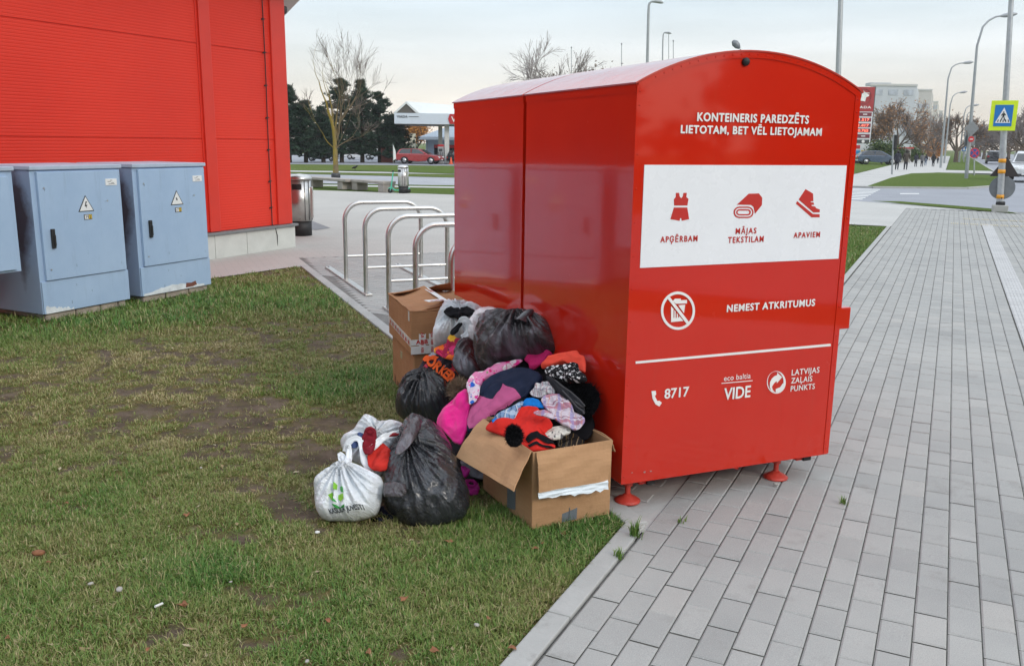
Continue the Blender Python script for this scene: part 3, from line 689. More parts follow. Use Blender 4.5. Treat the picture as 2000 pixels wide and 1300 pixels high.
def cabinet(al0, al1, zlow, label, variant):
    w = al1 - al0; D = .75; t = thing('power_cabinet', label, 'utility cabinet', S(-7.08, al0), -YA, 'pale blue power cabinets in a row')
    # local x = out from the front (lat), y = along
    sl = MB(); sl.box((-D / 2, w / 2, (1.312 + .06) / 2), (D, w, 1.252)); b = sl.build('housing', [m_cab, m_soot], t, bevel=.004)
    b.data.polygons[2].material_index = 1     # the side that faces the camera is stained
    l = MB(); l.box((-D / 2 + .008, w / 2, 1.331), (D + .03, w + .02, .036)); l.build('lid', m_cablid, t, bevel=.006)
    if zlow > .3:
        d = MB(); d.box((.014, w / 2, .86), (.026, w - .05, .78)); d.build('door', m_cab, t, bevel=.004)
        return t
    d = MB(); d.box((.016, w / 2 + .012, .826), (.03, w - .075, .942)); door = d.build('door', m_cab, t, bevel=.005)
    p = MB(); p.box((.010, w / 2, .205), (.018, w - .008, .285)); pl = p.build('lower_panel', m_cab, t, bevel=.004)
    h = MB(); h.box((.043, .14, .72), (.022, .036, .17)); h.box((.057, .145, .705), (.014, .02, .10)); ho = h.build('handle', m_black, door, bevel=.006)
    y = w * .545
    def tri(r, x, nm, m, par): k = MB(); k.prism([(y - r, .935 - r * .0), (y + r, .935), (y, .935 + r * 1.75)], (x, 0, 0), (0, 1, 0), (0, 0, 1), .003); return k.build(nm, m, par)
    sg = tri(.083, .0315, 'warning_sign', m_dark, door)
    k = MB(); k.prism([(y - .070, .942), (y + .070, .942), (y, 1.066)], (.0346, 0, 0), (0, 1, 0), (0, 0, 1), .002); k.build('sign_face', m_plate, sg)
    bolt = [(-.004, .075), (.012, .075), (-.006, .045), (.012, .045), (-.002, .012), (.001, .030), (-.016, .030)] if variant else [(-.016, .055), (-.004, .06), (-.010, .03), (.002, .05), (.006, .03)]
    k = MB(); k.prism([(y + a, .95 + b_) for a, b_ in bolt], (.0368, 0, 0), (0, 1, 0), (0, 0, 1), .001); k.build('lightning_mark', m_dark, sg)
    k = MB(); k.box((.033, y + .012, .885), (.004, .082, .046)); q = k.build('number_plate', m_dark, door)
    k = MB(); k.box((.0355, y - .004, .885), (.003, .04, .036)); k.build('plate_face', m_plate, q)
    k = MB(); k.box((.0355, y + .033, .885), (.003, .032, .036)); k.build('plate_face', m_yel, q)
    V, Fc = text_px('792' if variant else '1772', lambda u, w_: (.0374, y - .02 + .064 * u, .873 + .024 * w_), bold=.02); k = MB(); k.add(V, Fc); k.build('numerals', m_black, q)
    k = MB(); k.box((.033, w * .86, 1.19), (.004, .125, .06)); q = k.build('name_plate', m_plate, door)
    k = MB()
    for j, (a, b_) in enumerate(((-.012, .012), (-.04, -.004), (.0, .03), (-.03, .036))): k.box((.0354, w * .86 + (a + b_) / 2, 1.205 - j * .011), (.001, b_ - a, .004))
    k.build('plate_print', m_dark, q)
    for yy, zz in ((.10, 1.16), (.10, .45), (w * .80, 1.02)): k = MB(); k.tube([(.03, yy, zz), (.036, yy, zz)], .008, 8); k.build('door_screw', m_galv, door)
    # flaked paint along the bottom rim
    k = MB(); r_ = random.Random(variant); n = 22; up = []
    a, b_ = (.02, .30) if variant else (.02, .82)
    for i in range(n + 1):
        f_ = i / n; hgt_ = (.055 * (1 - f_) if variant else .05 * math.sin(PI * f_)) + r_.uniform(.002, .022); up.append((a + (b_ - a) * f_, .064 + hgt_))
    k.prism([(a, .0635)] + up + [(b_, .0635)], (.0192, 0, 0), (0, 1, 0), (0, 0, 1), .0006); k.build('flaked_paint', m_peel, pl)
    if not variant:
        k = MB(); k.prism([(.56, .075), (.57, .125), (.64, .118), (.70, .13), (.715, .09), (.66, .078)], (.0202, 0, 0), (0, 1, 0), (0, 0, 1), .0006); k.build('rust_patch', m_rust, pl)
    k = MB(); yy = .03; r_ = random.Random(variant + 5)
    while yy < w - .1:
        L_ = min(r_.uniform(.2, .34), w - .03 - yy); k.box((-.07, yy + L_ / 2, .025 + r_.uniform(-.006, .004)), (.12, L_ - .012, .07)); yy += L_
    k.box((-.45, w / 2, .03), (.6, w - .1, .05)); k.build('footing', m_stone, t, bevel=.012)
    return t
cabinet(5.11, 6.04, 0, 'pale blue power cabinet with a dark soot stain on its left side', 1)
cabinet(6.185, 7.11, 0, 'pale blue power cabinet with rust along its bottom rim, nearest the white plinth', 0)
t = thing('power_cabinet', 'pale blue power cabinet cut off by the left edge of the photo', 'utility cabinet', S(-7.08, 4.02), -YA, 'pale blue power cabinets in a row')
k = MB(); k.box((-.375, .465, .89), (.75, .93, .845)); k.build('housing', m_cab, t, bevel=.004)
k = MB(); k.box((-.367, .465, 1.331), (.78, .95, .036)); k.build('lid', m_cablid, t, bevel=.006)
k = MB(); k.box((.015, .455, .88), (.028, .84, .78)); k.build('door', m_cab, t, bevel=.004)
k = MB(); k.box((-.375, .3, .235), (.6, .45, .48)); k.build('pedestal', m_plate, t)

# ================================================================== RED BUILDING
def red_wall():
    k = N('red_wall_panels'); v = k.coord(); c = k.ramp(k.noise(v, .5, 5, .6), [(.3, (.60, .027, .013)), (.7, (.68, .036, .017))])
    k.set(Base_Color=c, Roughness=.45, Specular_IOR_Level=.3); return k.m
m_wall = red_wall(); m_trim = M('red_trim', (.60, .028, .014), .36, var=.06, vs=2)
m_plinth = M('pale_concrete_plinth', (.52, .53, .50), .8, var=.1, vs=3, bump=.15, bs=40)
m_ledge = M('grey_drip_ledge', (.20, .205, .21), .5, metal=.3); m_soffit = M('grey_white_soffit', (.55, .54, .52), .6, var=.05)
t = thing('red_building', 'bright red ribbed metal shop wall with white plinth behind the cabinets', 'building', S(-8.95, 0), -YA)
ZT = 3.86
def wall_profile():
    pr = []; z = .36; seams = (1.585, 2.785)
    while z < ZT:
        pr += [(0., z), (0., z + .019), (-.002, z + .0235), (-.002, z + .0305)]; z += .035
        for s_ in seams:
            if abs(z - s_) < .0185: pr += [(0, z), (-.012, z + .002), (-.012, z + .012), (0., z + .014)]; z += .016
    return pr
pr = wall_profile(); k = MB()
for a0, a1 in ((-4.5, 9.02), (9.21, 10.40)):
    q = [(x, a0, z) for x, z in pr] + [(x, a1, z) for x, z in pr]; n = len(pr)
    k.add(q, [(i, n + i, n + i + 1, i + 1) for i in range(n - 1)])
k.build('ribbed_wall', m_wall, t)
k = MB(); k.box((-3.5, 3.1, 1.95), (6.95, 15.1, 3.7)); k.build('wall_core', m_trim, t)
k = MB(); k.box((.018, 9.115, (.36 + ZT) / 2), (.04, .19, ZT - .36)); k.box((-.0, 9.115, (.36 + ZT) / 2), (.02, .25, ZT - .362)); k.build('pilaster', m_trim, t, bevel=.004)
k = MB(); k.box((-.09, 10.555, (.355 + ZT) / 2), (.24, .31, ZT - .355)); k.build('corner_trim', m_trim, t, bevel=.008)
k = MB(); k.box((.035, 3.1, .335), (.11, 15.35, .035)); k.build('drip_ledge', m_ledge, t, bevel=.004)
k = MB(); y = 10.74
for L_ in (1.05, .62, 1.2, 1.2, 1.2, 1.2, 1.2, 1.2, 1.2): k.box((-.2, y - L_ / 2, .158), (.5, L_ - .008, .325)); y -= L_
k.build('plinth', m_plinth, t, bevel=.003)
k = MB(); k.box((-3.0, 3.6, 3.95), (7.2, 16.1, .18)); k.build('roof', m_soffit, t, bevel=.01)
k = MB(); k.box((-3.0, 3.6, 4.12), (7.3, 16.2, .16)); k.build('roof_edge', m_ledge, t)
k = MB(); k.prism([(.1, 10.73), (.1, 10.99), (-1.4, 12.4), (-7, 12.4), (-7, 10.73)], (0, 0, 3.6), (1, 0, 0), (0, 1, 0), .16); k.build('corner_canopy', m_soffit, t, bevel=.01)
k = MB(); pts = [(.012, 10.27 + .004 * math.sin(z * 3), z) for z in np.linspace(.36, 3.85, 40)]; k.tube(pts, .006, 6); k.tube([(.04, 10.33, .0), (.06, 10.32, .2), (.05, 10.29, .33), (.012, 10.27, .37)], .006, 6); cb = k.build('wall_cable', m_black, t)
for z in (.62, 1.0, 1.45, 1.9, 2.35, 2.8, 3.25, 3.7):
    k = MB(); k.box((.012, 10.27, z), (.022, .05, .012)); k.box((.02, 10.235, z - .008), (.014, .02, .016)); k.build('cable_clip', m_black, cb)
k = MB(); k.lathe([(.012, .075), (.05, .06), (.06, .02), (.045, -.03), (.01, -.05)], 16, (-.03, 10.76, 3.42)); k.build('camera_dome', m_dark, t)

# ================================================================== CARTONS
def tdecal(k, s_, fn, bold=.02, spacing=1.):
    V, Fc = text_px(s_, fn, bold=bold, spacing=spacing); k.add(V, Fc)
# ---- open carton in front: local x along its front face (to the right), y back, origin at the near corner
BO = gnd(1038.4, 1034.3); BA = math.radians(26.4); BX = np.array([math.cos(BA), math.sin(BA), 0]); BY = np.array([-math.sin(BA), math.cos(BA), 0]); BZ = np.array([0, 0, 1.])
def bfront(px, py, y=0.): p = onplane(px, py, BO + BY * y, -BY) - BO; return (p @ BX, y, p[2])
def bleft(px, py, x=0.): p = onplane(px, py, BO + BX * x, -BX) - BO; return (x, p @ BY, p[2])
bw, bd, bh, th_ = .388, .50, .345, .006
t = thing('open_carton', 'open brown cardboard box with flaps folded down and torn white liner, heaped with clothes', 'cardboard box', BO, BA)
k = MB()
k.box((bw / 2, th_ / 2, bh / 2), (bw, th_, bh)); k.box((bw / 2, bd - th_ / 2, bh / 2), (bw, th_, bh)); k.box((th_ / 2, bd / 2, bh / 2), (th_, bd - 2 * th_, bh)); k.box((bw - th_ / 2, bd / 2, bh / 2), (th_, bd - 2 * th_, bh))
k.box((bw / 2, bd / 2, .006), (bw - 2 * th_, bd - 2 * th_, .008)); k.build('carton_body', m_card, t, bevel=.0035)
def flap(hinge, tip, name, mat, bulge=.012, parent=None, seed=1, th=.005, tear=0.):
    """hinge: 2 points, tip: 2 points (local); a slightly bent sheet of board with thickness"""
    a, b = map(np.array, hinge); d, c = map(np.array, tip); nn = np.cross(b - a, d - a); nn = nn / np.linalg.norm(nn)
    nu, nv = 16, 10; top = []; 
    for j in range(nv + 1):
        for i in range(nu + 1):
            u, v = i / nu, j / nv; p = (a * (1 - u) + b * u) * (1 - v) + (d * (1 - u) + c * u) * v
            p = p + nn * (bulge * math.sin(PI * v) * (1 + .4 * math.sin(3 * u + seed)) + .004 * float(noise2(u * 4 + seed, v * 3, 7)) * 3)
            if tear and j == nv: p = p + (d - a) / np.linalg.norm(d - a) * tear * float(noise2(u * 14, seed, 3))
            top.append(p)
    n = len(top); bot = [p - nn * th for p in top]; q = [(j * (nu + 1) + i, j * (nu + 1) + i + 1, (j + 1) * (nu + 1) + i + 1, (j + 1) * (nu + 1) + i) for j in range(nv) for i in range(nu)]
    rim = [i for i in range(nu + 1)] + [(j + 1) * (nu + 1) + nu for j in range(nv)] + [nv * (nu + 1) + nu - 1 - i for i in range(nu)] + [(nv - 1 - j) * (nu + 1) for j in range(nv - 1)]
    k = MB(); k.add(top + bot, q + [tuple(n + i for i in reversed(f)) for f in q] + [(rim[i], rim[(i + 1) % len(rim)], n + rim[(i + 1) % len(rim)], n + rim[i]) for i in range(len(rim))], smooth=False)
    return k.build(name, mat, parent)
f1 = flap(((.012, -.003, bh), (bw - .004, -.003, bh)), (bfront(1051, 962, -.045), bfront(1187, 938, -.05)), 'front_flap', m_card, -.006, t, 1)
a_ = np.array(bfront(1051, 961, -.047)); b_ = np.array(bfront(1187, 937, -.052)); dn = np.array([0, -.006, -.026])
f1b = flap((a_, b_), (a_ + dn * 1.1, b_ + dn * 1.5), 'torn_liner', m_paperwhite, .002, t, 4, .002, tear=.018)
# long flap on the left side hangs out and down
f2 = flap(((-.002, bd - .01, bh), (-.002, .008, bh)), (bleft(892, 893, -.17), bleft(1004, 960, -.14)), 'side_flap', m_card, -.010, t, 2)
f3 = flap(((bw + .001, .01, bh), (bw + .001, bd - .02, bh)), ((bw + .035, .03, bh - .07), (bw + .03, bd - .05, bh - .14)), 'side_flap', m_card_in, .003, t, 3)
f4 = flap(((bw - .02, bd, bh), (.02, bd, bh)), ((bw - .03, bd + .10, bh - .02), (.03, bd + .10, bh - .02)), 'back_flap', m_card_in, .003, t, 5)
k = MB()
for i in range(6): yy = .03 + .0 * i
x_, _, z_ = bfront(1098, 1001); x2_, _, z2_ = bfront(1126, 1013)
k.prism([(x_ - .001, .006), (x2_, .010), (x2_ + .002, z_ + .012), (x2_ - .03, z_ + .004), (x_, z_ - .004)], (0, -.0006, 0), (1, 0, 0), (0, 0, 1), -.0015)
k.prism([(x_ + .034, .0), (x_ + .038, .0), (x_ + .037, .07), (x_ + .034, .07)], (0, -.0014, 0), (1, 0, 0), (0, 0, 1), .002)
k.build('duct_tape', m_tape_grey, t)
y_, z_ = bleft(970, 962)[1:], 0
k = MB(); k.prism([(.155, .03), (.235, .01), (.235, .115), (.155, .12)], (-.0006, 0, 0), (0, 1, 0), (0, 0, 1), -.0015); k.build('duct_tape', m_tape_grey, t)
m_crease = M('pale_board_crease', (.56, .37, .23), .85)
def crease(pts, parent, w=.0016):
    k = MB(); k.tube(pts, w, 4); return k.build('board_crease', m_crease, parent)
for (x0_, y0_), (x1_, y1_) in (((1102, 872), (1108, 950)), ((1120, 868), (1129, 946)), ((1050, 912), (1095, 903)), ((1095, 903), (1178, 885))):
    f_ = lambda y: -.004 - .040 * max(0, min(1, (y - 868) / 85)) - .004
    crease([bfront(x0_ + (x1_ - x0_) * u, y0_ + (y1_ - y0_) * u, f_(y0_ + (y1_ - y0_) * u)) for u in np.linspace(0, 1, 6)], f1, .0012)
m_scratch = M('pale_paper_scratch', (.56, .36, .22), .8)
# creases in the flaps
# ---- two stacked cartons beside the rear container
AA = TH - math.radians(3); AO = C(-.44, 1.82)
def carton_pair():
    ax, ay = np.array([math.cos(AA), math.sin(AA), 0]), np.array([-math.sin(AA), math.cos(AA), 0])
    w, d = .44, .65
    t = thing('carton', 'stained plain brown cardboard box underneath the taped one', 'cardboard box', AO + ax * .012 + ay * .01, AA)
    k = MB(); k.box((w / 2, d / 2, .168), (w - .02, d - .02, .335)); k.build('carton_body', m_card2, t, bevel=.008)
    r_ = random.Random(4); m_damp = M('damp_brown_stain', (.13, .055, .022), .9, var=.3, vs=20)
    for i in range(9):
        k = MB(); y0_ = .02 + i * .062 + r_.uniform(0, .02); h_ = r_.uniform(.02, .06); k.prism([(y0_, .012), (y0_ + r_.uniform(.02, .06), .012), (y0_ + r_.uniform(.03, .06), .02 + h_), (y0_ + .01, .02 + h_ * .6)], (.0094, 0, 0), (0, 1, 0), (0, 0, 1), -.0012); k.build('damp_stain', m_damp, t)
    k = MB(); k.box((.0095, .36, .25), (.002, .05, .045)); k.build('faded_label', M('faded_green_print', (.33, .30, .17), .8), t)
    t = thing('taped_carton', 'brown cardboard box closed with white and red printed tape, topmost of its stack', 'cardboard box', AO + np.array([0, 0, .337]), AA)
    h = .262
    k = MB(); k.box((w / 2, d / 2, h / 2), (w, d, h)); k.build('carton_body', m_card2, t, bevel=.006)
    # top flaps: the near-left one lies askew over the others
    flap(((-.004, .0, h + .004), (-.004, d + .01, h + .004)), ((.24, .045, h + .035), (.22, d - .10, h + .06)), 'top_flap', m_card2, .012, t, 3)
    flap(((w, d, h + .003), (w, .0, h + .003)), ((.26, d - .02, h + .012), (.26, .01, h + .012)), 'top_flap', m_card2, .004, t, 5)
    flap(((.0, d, h + .006), (w, d, h + .006)), ((.02, d - .16, h + .03), (w - .04, d - .10, h + .075)), 'end_flap', m_card2, .004, t, 7)
    flap(((w, -.002, h), (0.01, -.002, h)), ((w - .03, .10, h + .008), (.03, .10, h + .008)), 'end_flap', m_card2, .0, t, 9)
    # printed tape: a band on the left side, patches on the front, one over the top flap
    def tape(pts, o, ex, ey, tt=.0012):
        k = MB(); k.prism(pts, o, ex, ey, tt); return k.build('printed_tape', m_tape_white, t)
    m_tr = M('red_tape_print', (.52, .03, .025), .4, var=.05)
    b = tape([(.0, .045), (.65, .075), (.65, .120), (.0, .095)], (-.0012, 0, 0), (0, 1, 0), (0, 0, 1))
    for i in range(8):
        k = MB(); y0_ = .03 + i * .076; z0_ = .055 + i * .0035; tdecal(k, 'ABB', lambda u, q: (-.0022, y0_ + .05 * (1 - u), z0_ + .026 * q), .03); k.build('tape_print', m_tr, b)
    b = tape([(.0, .055), (.165, .06), (.165, .092), (.0, .09)], (0, -.0012, 0), (1, 0, 0), (0, 0, 1))
    k = MB(); tdecal(k, 'ABB', lambda u, q: (.030 + u * .075, -.0046, .064 + q * .026), .03); tdecal(k, 'A', lambda u, q: (.125 + u * .02, -.0026, .064 + q * .022), .03); k.build('tape_print', m_tr, b)
    for x0_, dx in ((.05, .042), (.112, .042)):
        b = tape([(x0_, .002), (x0_ + dx, .002), (x0_ + dx + .001, .128), (x0_ + dx * .8, .118), (x0_ + dx * .5, .13), (x0_ + dx * .2, .12), (x0_, .128)], (0, -.0026, 0), (1, 0, 0), (0, 0, 1))
        k = MB()
        for z0_ in (.008, .055, .1): tdecal(k, 'ABB' if z0_ < .09 else 'AB', lambda u, q: (x0_ + dx * .3 + q * .018, -.004, z0_ + .036 * (1 - u)), .03)
        k.build('tape_print', m_tr, b)
    b = tape([(.0, .0), (.165, .0), (.165, .052), (.0, .05)], (0, -.0006, 0), (1, 0, 0), (0, 0, 1))
    b = tape([(.115, .008), (.24, .04), (.24, .54), (.205, .55), (.205, .09), (.1, .07)], (0, 0, h + .054), (1, 0, 0), (0, 1, 0), .0015)
    k = MB(); tdecal(k, 'ABB', lambda u, q: (.125 + u * .1, .018 + u * .028 + q * .026, h + .0562), .03); tdecal(k, 'ABB', lambda u, q: (.214 + q * .026, .45 - u * .1, h + .0562), .03); k.build('tape_print', m_tr, b)
    b = tape([(.0, .20), (.03, .20), (.03, .262), (.0, .262)], (-.0014, .03, 0), (0, 1, 0), (0, 0, 1))
carton_pair()

# ================================================================== BAGS AND CLOTHES: stuffed shapes with real thickness
class Cushion:
    """a stuffed cloth shape: an outline in the photo's pixels carried to its own tilted plane in the scene, filled out to both sides and creased"""
    def __init__(s, outline, anchors, thick, p=2.4, q=1.7, nr=30, na=150, back=.8, fold=None, centre=None, smooth=3, jag=0., seed=0):
        s.o = np.array(outline, float); A = [at(*a) for a in anchors]
        n = np.cross(A[1] - A[0], A[2] - A[0]); n /= np.linalg.norm(n)
        if n @ (EYE - A[0]) < 0: n = -n
        s.A = A[0]; s.n = n; s.c = np.array(centre, float) if centre is not None else s.o.mean(0)
        s.Y = np.linalg.norm(A[0] - EYE); s.sc = s.Y / F
        if fold is not None and getattr(fold, 'cloth', False): thick, p, q = thick * .42, p * 2.1, q * 1.1; jag = max(jag, .014)
        s.thick, s.p, s.q, s.fold, s.seed = thick, p, q, fold, seed
        ang = np.linspace(0, 2 * PI, na, endpoint=False); R = np.empty(na); m = len(s.o)
        for i, a in enumerate(ang):
            d = np.array([math.cos(a), math.sin(a)]); best = 0.
            for j in range(m):
                P, Q = s.o[j] - s.c, s.o[(j + 1) % m] - s.c; e = Q - P; den = d[0] * e[1] - d[1] * e[0]
                if abs(den) < 1e-9: continue
                tt = (P[0] * e[1] - P[1] * e[0]) / den; uu = (P[0] * d[1] - P[1] * d[0]) / den
                if tt > 0 and -1e-6 <= uu <= 1 + 1e-6: best = max(best, tt)
            R[i] = best
        R = np.maximum(R, 1.5)
        for _ in range(smooth): R = .25 * np.roll(R, 1) + .5 * R + .25 * np.roll(R, -1)
        if jag: R = R * (1 + jag * noise2(np.cos(ang) * 5 + seed, np.sin(ang) * 5, 13) + .6 * jag * noise2(np.cos(ang) * 13, np.sin(ang) * 13 + seed, 14))
        s.ang, s.R, s.nr, s.na, s.back = ang, R, nr, na, back
    def base(s, px, py):
        d = FW[None] + (np.asarray(px)[:, None] - 1000) / F * RI[None] - (np.asarray(py)[:, None] - 650) / F * UP[None]
        return EYE[None] + d * (((s.A - EYE) @ s.n) / (d @ s.n))[:, None]
    def h(s, r): return (1 - np.minimum(r, 1) ** s.p) ** (1 / s.q)
    def uv(s, px, py): return (np.asarray(px) - s.c[0]) * s.sc, (s.c[1] - np.asarray(py)) * s.sc
    def front(s, px, py, lift=0.):
        px, py = np.atleast_1d(np.asarray(px, float)), np.atleast_1d(np.asarray(py, float))
        dx, dy = px - s.c[0], py - s.c[1]; a = np.arctan2(dy, dx) % (2 * PI); r = np.hypot(dx, dy) / np.interp(a, np.append(s.ang, 2 * PI), np.append(s.R, s.R[0]))
        u, v = s.uv(px, py); hh = s.thick * s.h(r)
        if s.fold is not None: hh = hh + s.fold(u, v, r) * np.minimum(1, (1 - np.minimum(r, 1)) * 6)
        return s.base(px, py) + s.n[None] * (hh + lift)[:, None]
    def build(s, name, mat, parent=None, mats=None):
        rr = 1 - (1 - np.linspace(0, 1, s.nr + 1)[1:]) ** 1.25; rr[-1] = 1.
        px = s.c[0] + np.outer(rr, np.cos(s.ang) * s.R); py = s.c[1] + np.outer(rr, np.sin(s.ang) * s.R)
        px, py = px.ravel(), py.ravel(); fr = s.front(px, py); ce = s.front([s.c[0]], [s.c[1]])
        nb = 6; rb = np.linspace(0, 1, nb + 1)[1:-1][::-1]
        bx = s.c[0] + np.outer(rb, np.cos(s.ang) * s.R); by = s.c[1] + np.outer(rb, np.sin(s.ang) * s.R)
        bk = s.base(bx.ravel(), by.ravel()) - s.n[None] * (s.thick * s.back * s.h(np.repeat(rb, s.na)))[:, None]
        bc = s.base([s.c[0]], [s.c[1]]) - s.n[None] * s.thick * s.back
        V = np.concatenate([fr, bk, ce, bc]); na = s.na; nr = s.nr + len(rb)
        if parent is None or True: V[:, 2] = np.maximum(V[:, 2], -.012)
        j = np.arange(na); j2 = (j + 1) % na
        Q = np.concatenate([np.stack([i * na + j, (i + 1) * na + j, (i + 1) * na + j2, i * na + j2], 1) for i in range(nr - 1)])
        T = np.concatenate([np.stack([np.full(na, nr * na), j, j2], 1), np.stack([np.full(na, nr * na + 1), (nr - 1) * na + j2, (nr - 1) * na + j], 1)])
        U = np.concatenate([np.stack(s.uv(px, py), 1), np.stack(s.uv(bx.ravel(), by.ravel()), 1), [[0, 0]], [[0, 0]]])
        me = npmesh(name, V, [Q[:, ::-1], T[:, ::-1]], mat, True, None, U)
        o = link(name, me)
        if parent is not None: o.parent = parent
        return o
def soft(amp, scale, ang=0., aniso=2.5, seed=0, fine=.35):
    ca, sa = math.cos(ang), math.sin(ang)
    def f(u, v, r):
        x, y = (u * ca + v * sa), (-u * sa + v * ca)
        w = noise2(x * scale * .7, y * scale * .7, seed + 3) * .5
        a = noise2(x * scale / aniso + w, y * scale + w, seed) * 1.3
        b = ridge(x * scale * .8 + w * 2, y * scale * 1.7, seed + 5) - .6
        pl = np.abs(noise2(x * scale * .28 + 2 * w, y * scale * 1.05 + w, seed + 12)); pl2 = np.abs(noise2(x * scale * .6 - w, y * scale * 2.2 + 2 * w, seed + 14))
        return 1.45 * amp * (.8 * a + 1.0 * np.minimum(pl * 3.4, 1) - 1.0 + .5 * np.minimum(pl2 * 3, 1) + .6 * b + fine * noise2(x * scale * 3.2 + w * 3, y * scale * 4.5, seed + 8) + .2 * (ridge(x * scale * 2.6, y * scale * 4.2 + w * 3, seed + 9) - .6))
    f.cloth = True; return f
def crumple(amp, scale, knot=None, seed=0, rays=9, kamp=1.):
    """thin plastic: sharp ridges, radiating from a knot when there is one (u, v of the knot in metres)"""
    def f(u, v, r):
        w = noise2(u * scale * .5, v * scale * .5, seed + 1)
        h = .9 * (ridge(u * scale + w, v * scale * .8 - w, seed) - .55) + .55 * (ridge(u * scale * 2.3 - w * 2, v * scale * 1.7, seed + 2) - .55) + .22 * (ridge(u * scale * 5.2, v * scale * 4 + w * 3, seed + 4) - .5)
        if knot is not None:
            du, dv = u - knot[0], v - knot[1]; d = np.hypot(du, dv); a = np.arctan2(dv, du)
            h = h * np.clip(d * 6, .35, 1) + kamp * (ridge(a * rays / 2 + w * .5, d * 3.5, seed + 6) - .5) * np.exp(-d * 4.5) * 1.6
        return 1.75 * amp * h
    return f
def cloth(name, base, rough=.9, var=.12, vs=12, bump=.35, bs=350, spec=.2, sheen=.0):
    if name in _mats: return _mats[name]
    k = N(name); v = k.coord('UV'); b = Vector(base)
    c = k.ramp(k.noise(v, vs, 4), [(.3, tuple(b * (1 - var))), (.7, tuple(b * (1 + var)))])
    k.set(Base_Color=c, Roughness=rough, Specular_IOR_Level=spec, Sheen_Weight=sheen, Normal=k.bump(k.noise(v, bs, 2), bump, .002, k.bump(k.noise(v, 28, 4), .35, .012)))
    _mats[name] = k.m; return k.m
def plastic(name, lo, hi, sc=6, rough=.3, tint=None):
    k = N(name); v = k.coord('UV'); c = k.ramp(k.noise(v, sc, 5, .6, .6), [(.35, lo), (.68, hi)])
    if tint: c = k.mix(k.ramp(k.noise(v, tint[1], 3), [(tint[2], (0,) * 3), (tint[2] + .1, (.8,) * 3)]), c, tint[0])
    r = k.ramp(k.noise(v, 16, 4), [(.3, (max(.1, rough - .08),) * 3), (.7, (rough + .14,) * 3)])
    k.set(Base_Color=c, Roughness=r, Specular_IOR_Level=.6, Coat_Weight=.35, Coat_Roughness=.12, Normal=k.bump(k.noise(v, 38, 5, .6, 1.8), .85, .012, k.bump(k.noise(v, 130, 3), .2, .003))); return k.m
m_bag_black = plastic('black_bin_liner', (.011, .012, .015), (.040, .043, .052), 6, .2)
m_bag_black2 = plastic('thin_grey_black_liner', (.024, .019, .022), (.070, .060, .068), 5, .2, ((.17, .16, .19), 5.5, .54))
m_bag_white = plastic('white_carrier_plastic', (.66, .70, .74), (.80, .82, .84), 5, .36)
m_bag_white2 = plastic('pinkish_white_plastic', (.66, .64, .66), (.78, .74, .75), 5, .36)
def solo(name, cush, mat, label, cat, group=None):
    o = cush.build(name, mat); return tag(o, label, cat, group)
def drape_poly(cush, polys, name, mat, parent, lift=.004, sub=3):
    """flat marks laid on the front of a stuffed shape: triangulated outlines, subdivided, raised a little"""
    bm = bmesh.new()
    for pl in polys:
        try: bm.faces.new([bm.verts.new((x, y, 0)) for x, y in pl])
        except ValueError: pass
    bmesh.ops.triangulate(bm, faces=bm.faces[:]); bmesh.ops.subdivide_edges(bm, edges=bm.edges[:], cuts=sub, use_grid_fill=True)
    P = np.array([v.co[:2] for v in bm.verts]); W = cush.front(P[:, 0], P[:, 1], lift)
    for v, w_ in zip(bm.verts, W): v.co = w_
    me = bpy.data.meshes.new(name); bm.to_mesh(me); bm.free(); me.materials.append(mat); return link(name, me, parent)
def drape_word(cush, s_, p0, p1, hpx, name, mat, parent, bold=.03, lift=.004, bend=0.):
    """p0, p1: pixel ends of the baseline; hpx: cap height in pixels"""
    p0, p1 = np.array(p0, float), np.array(p1, float); d = p1 - p0; nrm = np.array([d[1], -d[0]]) / np.linalg.norm(d)
    V, Fc = text_px(s_, lambda u, w_: (u, w_, 0), bold=bold); V = np.array(V)
    P = p0[None] + d[None] * V[:, :1] + nrm[None] * (V[:, 1:2] * hpx + bend * np.sin(PI * V[:, :1])); W = cush.front(P[:, 0], P[:, 1], lift)
    k = MB(); k.add(W, Fc); return k.build(name, mat, parent)
def fur(cush, n, L, name, mat, parent, seed=0, rmax=1.0, w=.0016, region=None):
    r_ = np.random.default_rng(seed); a = r_.uniform(0, 2 * PI, n); r = np.sqrt(r_.uniform(.0, rmax, n)); Rr = np.interp(a, np.append(cush.ang, 2 * PI), np.append(cush.R, cush.R[0]))
    px = cush.c[0] + np.cos(a) * r * Rr; py = cush.c[1] + np.sin(a) * r * Rr; P = cush.front(px, py)
    outw = (RI[None] * np.cos(a)[:, None] - UP[None] * np.sin(a)[:, None]) * r[:, None] ** 2
    D = cush.n[None] * (1.1 - r[:, None] ** 2) + outw * 1.1 + r_.normal(0, .35, (n, 3)); D /= np.linalg.norm(D, axis=1)[:, None]
    S_ = np.cross(D, r_.normal(0, 1, (n, 3))); S_ /= np.linalg.norm(S_, axis=1)[:, None]; l = L * r_.uniform(.6, 1.3, n)[:, None]
    V = np.stack([P - S_ * w - D * .003, P + S_ * w - D * .003, P + D * l + r_.normal(0, .003, (n, 3))], 1).reshape(-1, 3)
    o = link(name, npmesh(name, V, [np.arange(3 * n).reshape(-1, 3)], mat), parent); return o
def px3(pts, Ys): return [at(x, y, Y) for (x, y), Y in zip(pts, Ys)]
def ku(cx, cy, kx, ky, Y): sc = Y / F; return ((kx - cx) * sc, (cy - ky) * sc)
def zm(pts, ox, oy, s_): return [(ox + x / s_, oy + y / s_) for x, y in pts]
